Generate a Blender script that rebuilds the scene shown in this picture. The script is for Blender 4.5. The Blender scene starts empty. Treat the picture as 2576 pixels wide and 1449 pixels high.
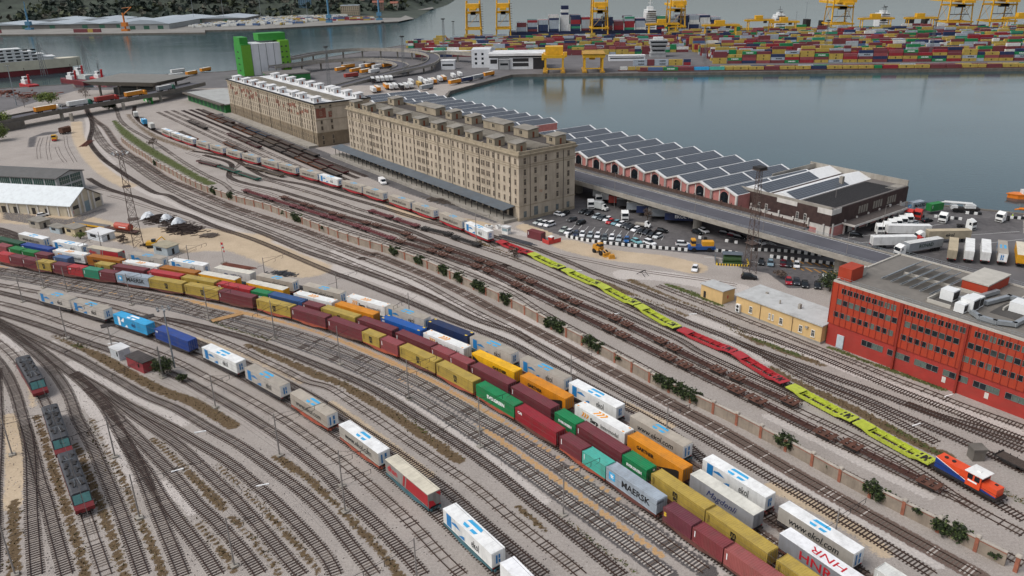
import bpy, bmesh, math, random, numpy as np
from mathutils import Vector, Matrix
random.seed(7)
C = bpy.context.scene.collection
SC = bpy.context.scene
PI = math.pi
# ------------------------------------------------------------------ camera (drone above the yard)
CF, CH, CP_, CR_ = 1996.982, 84.863, 0.384724582, -0.0175758481
_f = Vector((0, math.cos(CP_), -math.sin(CP_))); _r = Vector((1, 0, 0)); _u = Vector((0, math.sin(CP_), math.cos(CP_)))
_r2 = _r*math.cos(CR_) + _u*math.sin(CR_); _u2 = -_r*math.sin(CR_) + _u*math.cos(CR_)
cd = bpy.data.cameras.new('camera'); cam = bpy.data.objects.new('camera', cd); C.objects.link(cam)
M3 = Matrix((_r2, _u2, -_f)).transposed().to_4x4(); M3.translation = Vector((0, 0, CH)); cam.matrix_world = M3
cd.sensor_width = 36; cd.lens = CF/2576*36; cd.clip_end = 9000; cd.clip_start = 1
SC.camera = cam
# ------------------------------------------------------------------ light: overcast day
SUN_EL, SUN_AZ = 52, 250
w = bpy.data.worlds.new('World'); SC.world = w; w.use_nodes = True
nt = w.node_tree; bg = nt.nodes['Background']
sky = nt.nodes.new('ShaderNodeTexSky'); sky.sky_type = 'NISHITA'; sky.sun_disc = False
sky.sun_elevation = math.radians(SUN_EL); sky.sun_rotation = math.radians(SUN_AZ)
sky.air_density = 1.0; sky.dust_density = 3.0; sky.ozone_density = 1.5; sky.altitude = 0
hs = nt.nodes.new('ShaderNodeHueSaturation'); hs.inputs['Saturation'].default_value = 0.42
nt.links.new(sky.outputs[0], hs.inputs['Color']); nt.links.new(hs.outputs[0], bg.inputs[0]); bg.inputs[1].default_value = 0.15
sl = bpy.data.lights.new('sun', 'SUN'); sl.energy = 1.5; sl.angle = math.radians(28); sl.color = (1, .97, .93)
so = bpy.data.objects.new('sun', sl); C.objects.link(so)
_az = math.radians(SUN_AZ)   # sky sun_rotation is measured clockwise from +Y
sd = Vector((math.sin(_az)*math.cos(math.radians(SUN_EL)), math.cos(_az)*math.cos(math.radians(SUN_EL)), math.sin(math.radians(SUN_EL))))
so.rotation_euler = (-sd).to_track_quat('-Z', 'Y').to_euler(); so.location = (0, 0, 300)
SC.view_settings.view_transform = 'Standard'; SC.view_settings.look = 'None'; SC.view_settings.gamma = 1
SC.view_settings.exposure = 0.06; SC.view_settings.use_curve_mapping = False
SC.render.engine = 'CYCLES'
# ------------------------------------------------------------------ materials
def lin(h):
    if isinstance(h, str):
        v = [int(h[i:i+2], 16)/255 for i in (0, 2, 4)]
        return tuple(((c+.055)/1.055)**2.4 if c > .04045 else c/12.92 for c in v)
    return tuple(h)
MATS = {}
def mat(name, col, rough=.65, var=.25, scale=1.2, dirt=0., metal=0., bump=0., bscale=8., coat=None, streak=0.):
    """procedural paint / stone / metal: base colour broken by two noises, optional dirt, rain streaks and bump"""
    if name in MATS: return MATS[name]
    m = bpy.data.materials.new(name); m.use_nodes = True; n = m.node_tree.nodes; l = m.node_tree.links
    b = n['Principled BSDF']; b.inputs['Roughness'].default_value = rough; b.inputs['Metallic'].default_value = metal
    c = lin(col)
    tc = n.new('ShaderNodeTexCoord'); oi = n.new('ShaderNodeObjectInfo')
    ad = n.new('ShaderNodeVectorMath'); ad.operation = 'ADD'; l.new(tc.outputs['Object'], ad.inputs[0])
    sc_ = n.new('ShaderNodeVectorMath'); sc_.operation = 'SCALE'; sc_.inputs[3].default_value = 300
    cb = n.new('ShaderNodeCombineXYZ'); l.new(oi.outputs['Random'], cb.inputs[0]); l.new(oi.outputs['Random'], cb.inputs[1])
    l.new(cb.outputs[0], sc_.inputs[0]); l.new(sc_.outputs[0], ad.inputs[1])
    t = n.new('ShaderNodeTexNoise'); t.inputs['Scale'].default_value = scale; t.inputs['Detail'].default_value = 6; t.inputs['Roughness'].default_value = .65
    l.new(ad.outputs[0], t.inputs['Vector'])
    r = n.new('ShaderNodeValToRGB'); e = r.color_ramp.elements
    e[0].position = .32; e[1].position = .72
    e[0].color = tuple(max(0, x*(1-var)) for x in c)+(1,); e[1].color = tuple(min(1, x*(1+var*.6)) for x in c)+(1,)
    l.new(t.outputs[0], r.inputs[0]); out = r.outputs[0]
    if dirt > 0:
        t2 = n.new('ShaderNodeTexNoise'); t2.inputs['Scale'].default_value = scale*.35; t2.inputs['Detail'].default_value = 8; t2.inputs['Roughness'].default_value = .75
        mp = n.new('ShaderNodeMapping'); mp.inputs['Scale'].default_value = (3, 3, .4 if streak else 3); l.new(ad.outputs[0], mp.inputs[0]); l.new(mp.outputs[0], t2.inputs['Vector'])
        r2 = n.new('ShaderNodeValToRGB'); r2.color_ramp.elements[0].position = .47; r2.color_ramp.elements[1].position = .72
        r2.color_ramp.elements[0].color = (0, 0, 0, 1); r2.color_ramp.elements[1].color = (dirt,)*3+(1,)
        l.new(t2.outputs[0], r2.inputs[0])
        mx = n.new('ShaderNodeMixRGB'); l.new(r2.outputs[0], mx.inputs[0]); l.new(out, mx.inputs[1]); mx.inputs[2].default_value = (.11, .085, .06, 1); out = mx.outputs[0]
    l.new(out, b.inputs['Base Color'])
    if bump:
        bt = n.new('ShaderNodeTexNoise'); bt.inputs['Scale'].default_value = bscale; bt.inputs['Detail'].default_value = 4; l.new(ad.outputs[0], bt.inputs['Vector'])
        bp = n.new('ShaderNodeBump'); bp.inputs['Strength'].default_value = bump; bp.inputs['Distance'].default_value = .1
        l.new(bt.outputs[0], bp.inputs['Height']); l.new(bp.outputs[0], b.inputs['Normal'])
    MATS[name] = m; return m
def glass(name='window_glass', col=(.015, .02, .025), rough=.12):
    if name in MATS: return MATS[name]
    m = mat(name, col, rough, .5, .6); return m
# ------------------------------------------------------------------ mesh builder
class B:
    def __init__(s): s.v = []; s.f = []; s.m = []
    def add(s, vs, fs, mi=0):
        k = len(s.v); s.v += [tuple(p) for p in vs]; s.f += [tuple(k+i for i in f) for f in fs]; s.m += [mi]*len(fs)
    def box(s, x0, x1, y0, y1, z0, z1, mi=0, M=None):
        vs = [(x0,y0,z0),(x1,y0,z0),(x1,y1,z0),(x0,y1,z0),(x0,y0,z1),(x1,y0,z1),(x1,y1,z1),(x0,y1,z1)]
        if M is not None: vs = [M @ Vector(p) for p in vs]
        s.add(vs, [(3,2,1,0),(4,5,6,7),(0,1,5,4),(1,2,6,5),(2,3,7,6),(3,0,4,7)], mi)
    def cbox(s, c, d, rz=0., mi=0):
        M = Matrix.Translation(c) @ Matrix.Rotation(rz, 4, 'Z'); s.box(-d[0]/2, d[0]/2, -d[1]/2, d[1]/2, -d[2]/2, d[2]/2, mi, M)
    def prism(s, poly, z0, z1, mi=0, cap=True):
        n = len(poly); a = sum(poly[i][0]*poly[(i+1) % n][1]-poly[(i+1) % n][0]*poly[i][1] for i in range(n))
        if a < 0: poly = poly[::-1]
        vs = [(p[0], p[1], z0) for p in poly]+[(p[0], p[1], z1) for p in poly]
        fs = [(i, (i+1) % n, n+(i+1) % n, n+i) for i in range(n)]
        if cap: fs += [tuple(range(n-1, -1, -1)), tuple(range(n, 2*n))]
        s.add(vs, fs, mi)
    def xprism(s, prof, x0, x1, mi=0, axis='x'):
        """profile in (y,z), extruded along x (or profile (x,z) along y)"""
        n = len(prof)
        a = sum(prof[i][0]*prof[(i+1) % n][1]-prof[(i+1) % n][0]*prof[i][1] for i in range(n))
        if axis == 'x':
            if a < 0: prof = prof[::-1]
            vs = [(x0, p[0], p[1]) for p in prof]+[(x1, p[0], p[1]) for p in prof]
        else:
            if a > 0: prof = prof[::-1]
            vs = [(p[0], x0, p[1]) for p in prof]+[(p[0], x1, p[1]) for p in prof]
        s.add(vs, [(i, (i+1) % n, n+(i+1) % n, n+i) for i in range(n)]+[tuple(range(n-1, -1, -1)), tuple(range(n, 2*n))], mi)
    def cyl(s, p0, p1, r, n=8, r1=None, mi=0):
        p0 = Vector(p0); p1 = Vector(p1); d = (p1-p0); q = d.to_track_quat('Z', 'Y'); r1 = r if r1 is None else r1
        vs = []
        for p, rr in ((p0, r), (p1, r1)):
            for i in range(n):
                a = 2*PI*i/n; vs.append(p+q @ Vector((rr*math.cos(a), rr*math.sin(a), 0)))
        s.add(vs, [(i, (i+1) % n, n+(i+1) % n, n+i) for i in range(n)]+[tuple(range(n-1, -1, -1)), tuple(range(n, 2*n))], mi)
    def bar(s, p0, p1, w=.1, mi=0): s.cyl(p0, p1, w*.7, 4, None, mi)
    def path(s, pts, r, n=5, mi=0):
        for a, b in zip(pts, pts[1:]): s.cyl(a, b, r, n, None, mi)
    def sweep(s, pts, prof, mi=0):
        """sweep a (lateral, z) profile along a ground polyline of (x, y[, z])"""
        k = len(s.v); n = len(prof); N = len(pts)
        for i, p in enumerate(pts):
            a = pts[max(0, i-1)]; b = pts[min(N-1, i+1)]; dx, dy = b[0]-a[0], b[1]-a[1]; L = math.hypot(dx, dy) or 1
            nx, ny = -dy/L, dx/L; z = p[2] if len(p) > 2 else 0
            for q in prof: s.v.append((p[0]+nx*q[0], p[1]+ny*q[0], z+q[1]))
        for i in range(N-1):
            for j in range(n):
                j2 = (j+1) % n; s.f.append((k+i*n+j, k+i*n+j2, k+(i+1)*n+j2, k+(i+1)*n+j)); s.m.append(mi)
        s.f += [tuple(k+j for j in range(n-1, -1, -1)), tuple(k+(N-1)*n+j for j in range(n))]; s.m += [mi, mi]
    def mesh(s, name, mats, smooth=False):
        me = bpy.data.meshes.new(name); me.from_pydata(s.v, [], s.f)
        for m in (mats if isinstance(mats, (list, tuple)) else [mats]): me.materials.append(m)
        if len(me.materials) > 1: me.polygons.foreach_set('material_index', s.m)
        if smooth: me.polygons.foreach_set('use_smooth', [True]*len(me.polygons))
        me.update(); return me
    def obj(s, name, mats, parent=None, smooth=False, **k):
        return link(name, s.mesh(name, mats, smooth), parent, **k)
def link(name, me, parent=None, loc=None, rz=None, mat0=None):
    o = bpy.data.objects.new(name, me); C.objects.link(o)
    if parent is not None: o.parent = parent
    if loc is not None: o.location = loc
    if rz is not None: o.rotation_euler = (0, 0, rz)
    if mat0 is not None: o.material_slots[0].link = 'OBJECT'; o.material_slots[0].material = mat0
    return o
def tag(o, label, cat, group=None, kind=None):
    if label: o['label'] = label
    if cat: o['category'] = cat
    if group: o['group'] = group
    if kind: o['kind'] = kind
    return o
def thing(name, label, cat, loc=(0,0,0), rz=0., group=None):
    o = bpy.data.objects.new(name, None); C.objects.link(o); o.location = (loc[0], loc[1], loc[2] if len(loc) > 2 else 0); o.rotation_euler = (0, 0, rz)
    o.empty_display_size = .5
    return tag(o, label, cat, group)
def dup(root, loc, rz, label=None, group=None, mat0=None):
    """copy a thing with its parts and sub-parts; mesh data is shared"""
    r = root.copy(); C.objects.link(r); r.location = (loc[0], loc[1], loc[2] if len(loc) > 2 else 0); r.rotation_euler = (0, 0, rz)
    if label: r['label'] = label
    if group: r['group'] = group
    for ch in list(root.children):
        c = ch.copy(); C.objects.link(c); c.parent = r
        if mat0 is not None and ch.get('paint'): c.material_slots[0].link = 'OBJECT'; c.material_slots[0].material = mat0
        for g in list(ch.children):
            d = g.copy(); C.objects.link(d); d.parent = c
            if mat0 is not None and g.get('paint'): d.material_slots[0].link = 'OBJECT'; d.material_slots[0].material = mat0
    return r
_txt = {}
def text_mesh(s, size=1., mt=None, bold=0., shear=0., sx=1.):
    key = (s, size, mt.name, bold, shear, sx)
    if key in _txt: return _txt[key]
    cu = bpy.data.curves.new('lettering', 'FONT'); cu.body = s; cu.size = size; cu.extrude = .008; cu.offset = bold; cu.shear = shear
    cu.align_x = 'CENTER'; cu.align_y = 'CENTER'; cu.resolution_u = 2
    o = bpy.data.objects.new('lettering', cu); me = bpy.data.meshes.new_from_object(o); me.name = 'lettering'
    if sx != 1: me.transform(Matrix.Diagonal((sx, 1, 1, 1)))
    me.materials.clear(); me.materials.append(mt); bpy.data.objects.remove(o); bpy.data.curves.remove(cu)
    _txt[key] = me; return me
def lettering(s, size, mt, parent, loc, rot, name='lettering', **k):
    o = bpy.data.objects.new(name, text_mesh(s, size, mt, **k)); C.objects.link(o); o.parent = parent; o.location = loc; o.rotation_euler = rot; return o
FRONT = (PI/2, 0, 0)      # lettering upright on a face that looks along -y
def spline(pts, step=2.):
    """Catmull-Rom through ground points, resampled evenly"""
    P = [np.array(p, float) for p in pts]; P = [2*P[0]-P[1]]+P+[2*P[-1]-P[-2]]; out = []
    for i in range(1, len(P)-2):
        a, b, c, d = P[i-1], P[i], P[i+1], P[i+2]
        n = max(2, int(np.hypot(*(c-b)[:2])/1.5))
        ta = 0.; tb = ta+np.linalg.norm(b-a)**.5+1e-6; tc_ = tb+np.linalg.norm(c-b)**.5+1e-6; td = tc_+np.linalg.norm(d-c)**.5+1e-6
        for t in np.linspace(tb, tc_, n, endpoint=False):
            A1 = (tb-t)/(tb-ta)*a+(t-ta)/(tb-ta)*b; A2 = (tc_-t)/(tc_-tb)*b+(t-tb)/(tc_-tb)*c; A3 = (td-t)/(td-tc_)*c+(t-tc_)/(td-tc_)*d
            B1 = (tc_-t)/(tc_-ta)*A1+(t-ta)/(tc_-ta)*A2; B2 = (td-t)/(td-tb)*A2+(t-tb)/(td-tb)*A3
            out.append((tc_-t)/(tc_-tb)*B1+(t-tb)/(tc_-tb)*B2)
    out.append(P[-2]); out = np.array(out)
    for _ in range(6): out[1:-1] = out[1:-1]*.5+(out[:-2]+out[2:])*.25      # ease out survey jitter
    L = np.r_[0, np.cumsum(np.hypot(*np.diff(out[:, :2], axis=0).T))]; n = max(2, int(L[-1]/step)+1); s = np.linspace(0, L[-1], n)
    return np.stack([np.interp(s, L, out[:, i]) for i in range(out.shape[1])], 1)
# yard-aligned frame: u runs away along the warehouse front, v towards the sea
U0 = Vector((3.1, 272.8)); TH = math.radians(126.53); EU = Vector((math.cos(TH), math.sin(TH))); EV = Vector((math.cos(TH-PI/2), math.sin(TH-PI/2)))
def uv(u, v): p = U0+EU*u+EV*v; return (p.x, p.y)
FRAME = Matrix.Translation((U0.x, U0.y, 0)) @ Matrix.Rotation(TH-PI/2, 4, 'Z')   # local x = v (to the sea), local y = u (away)
RF = TH-PI/2
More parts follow.
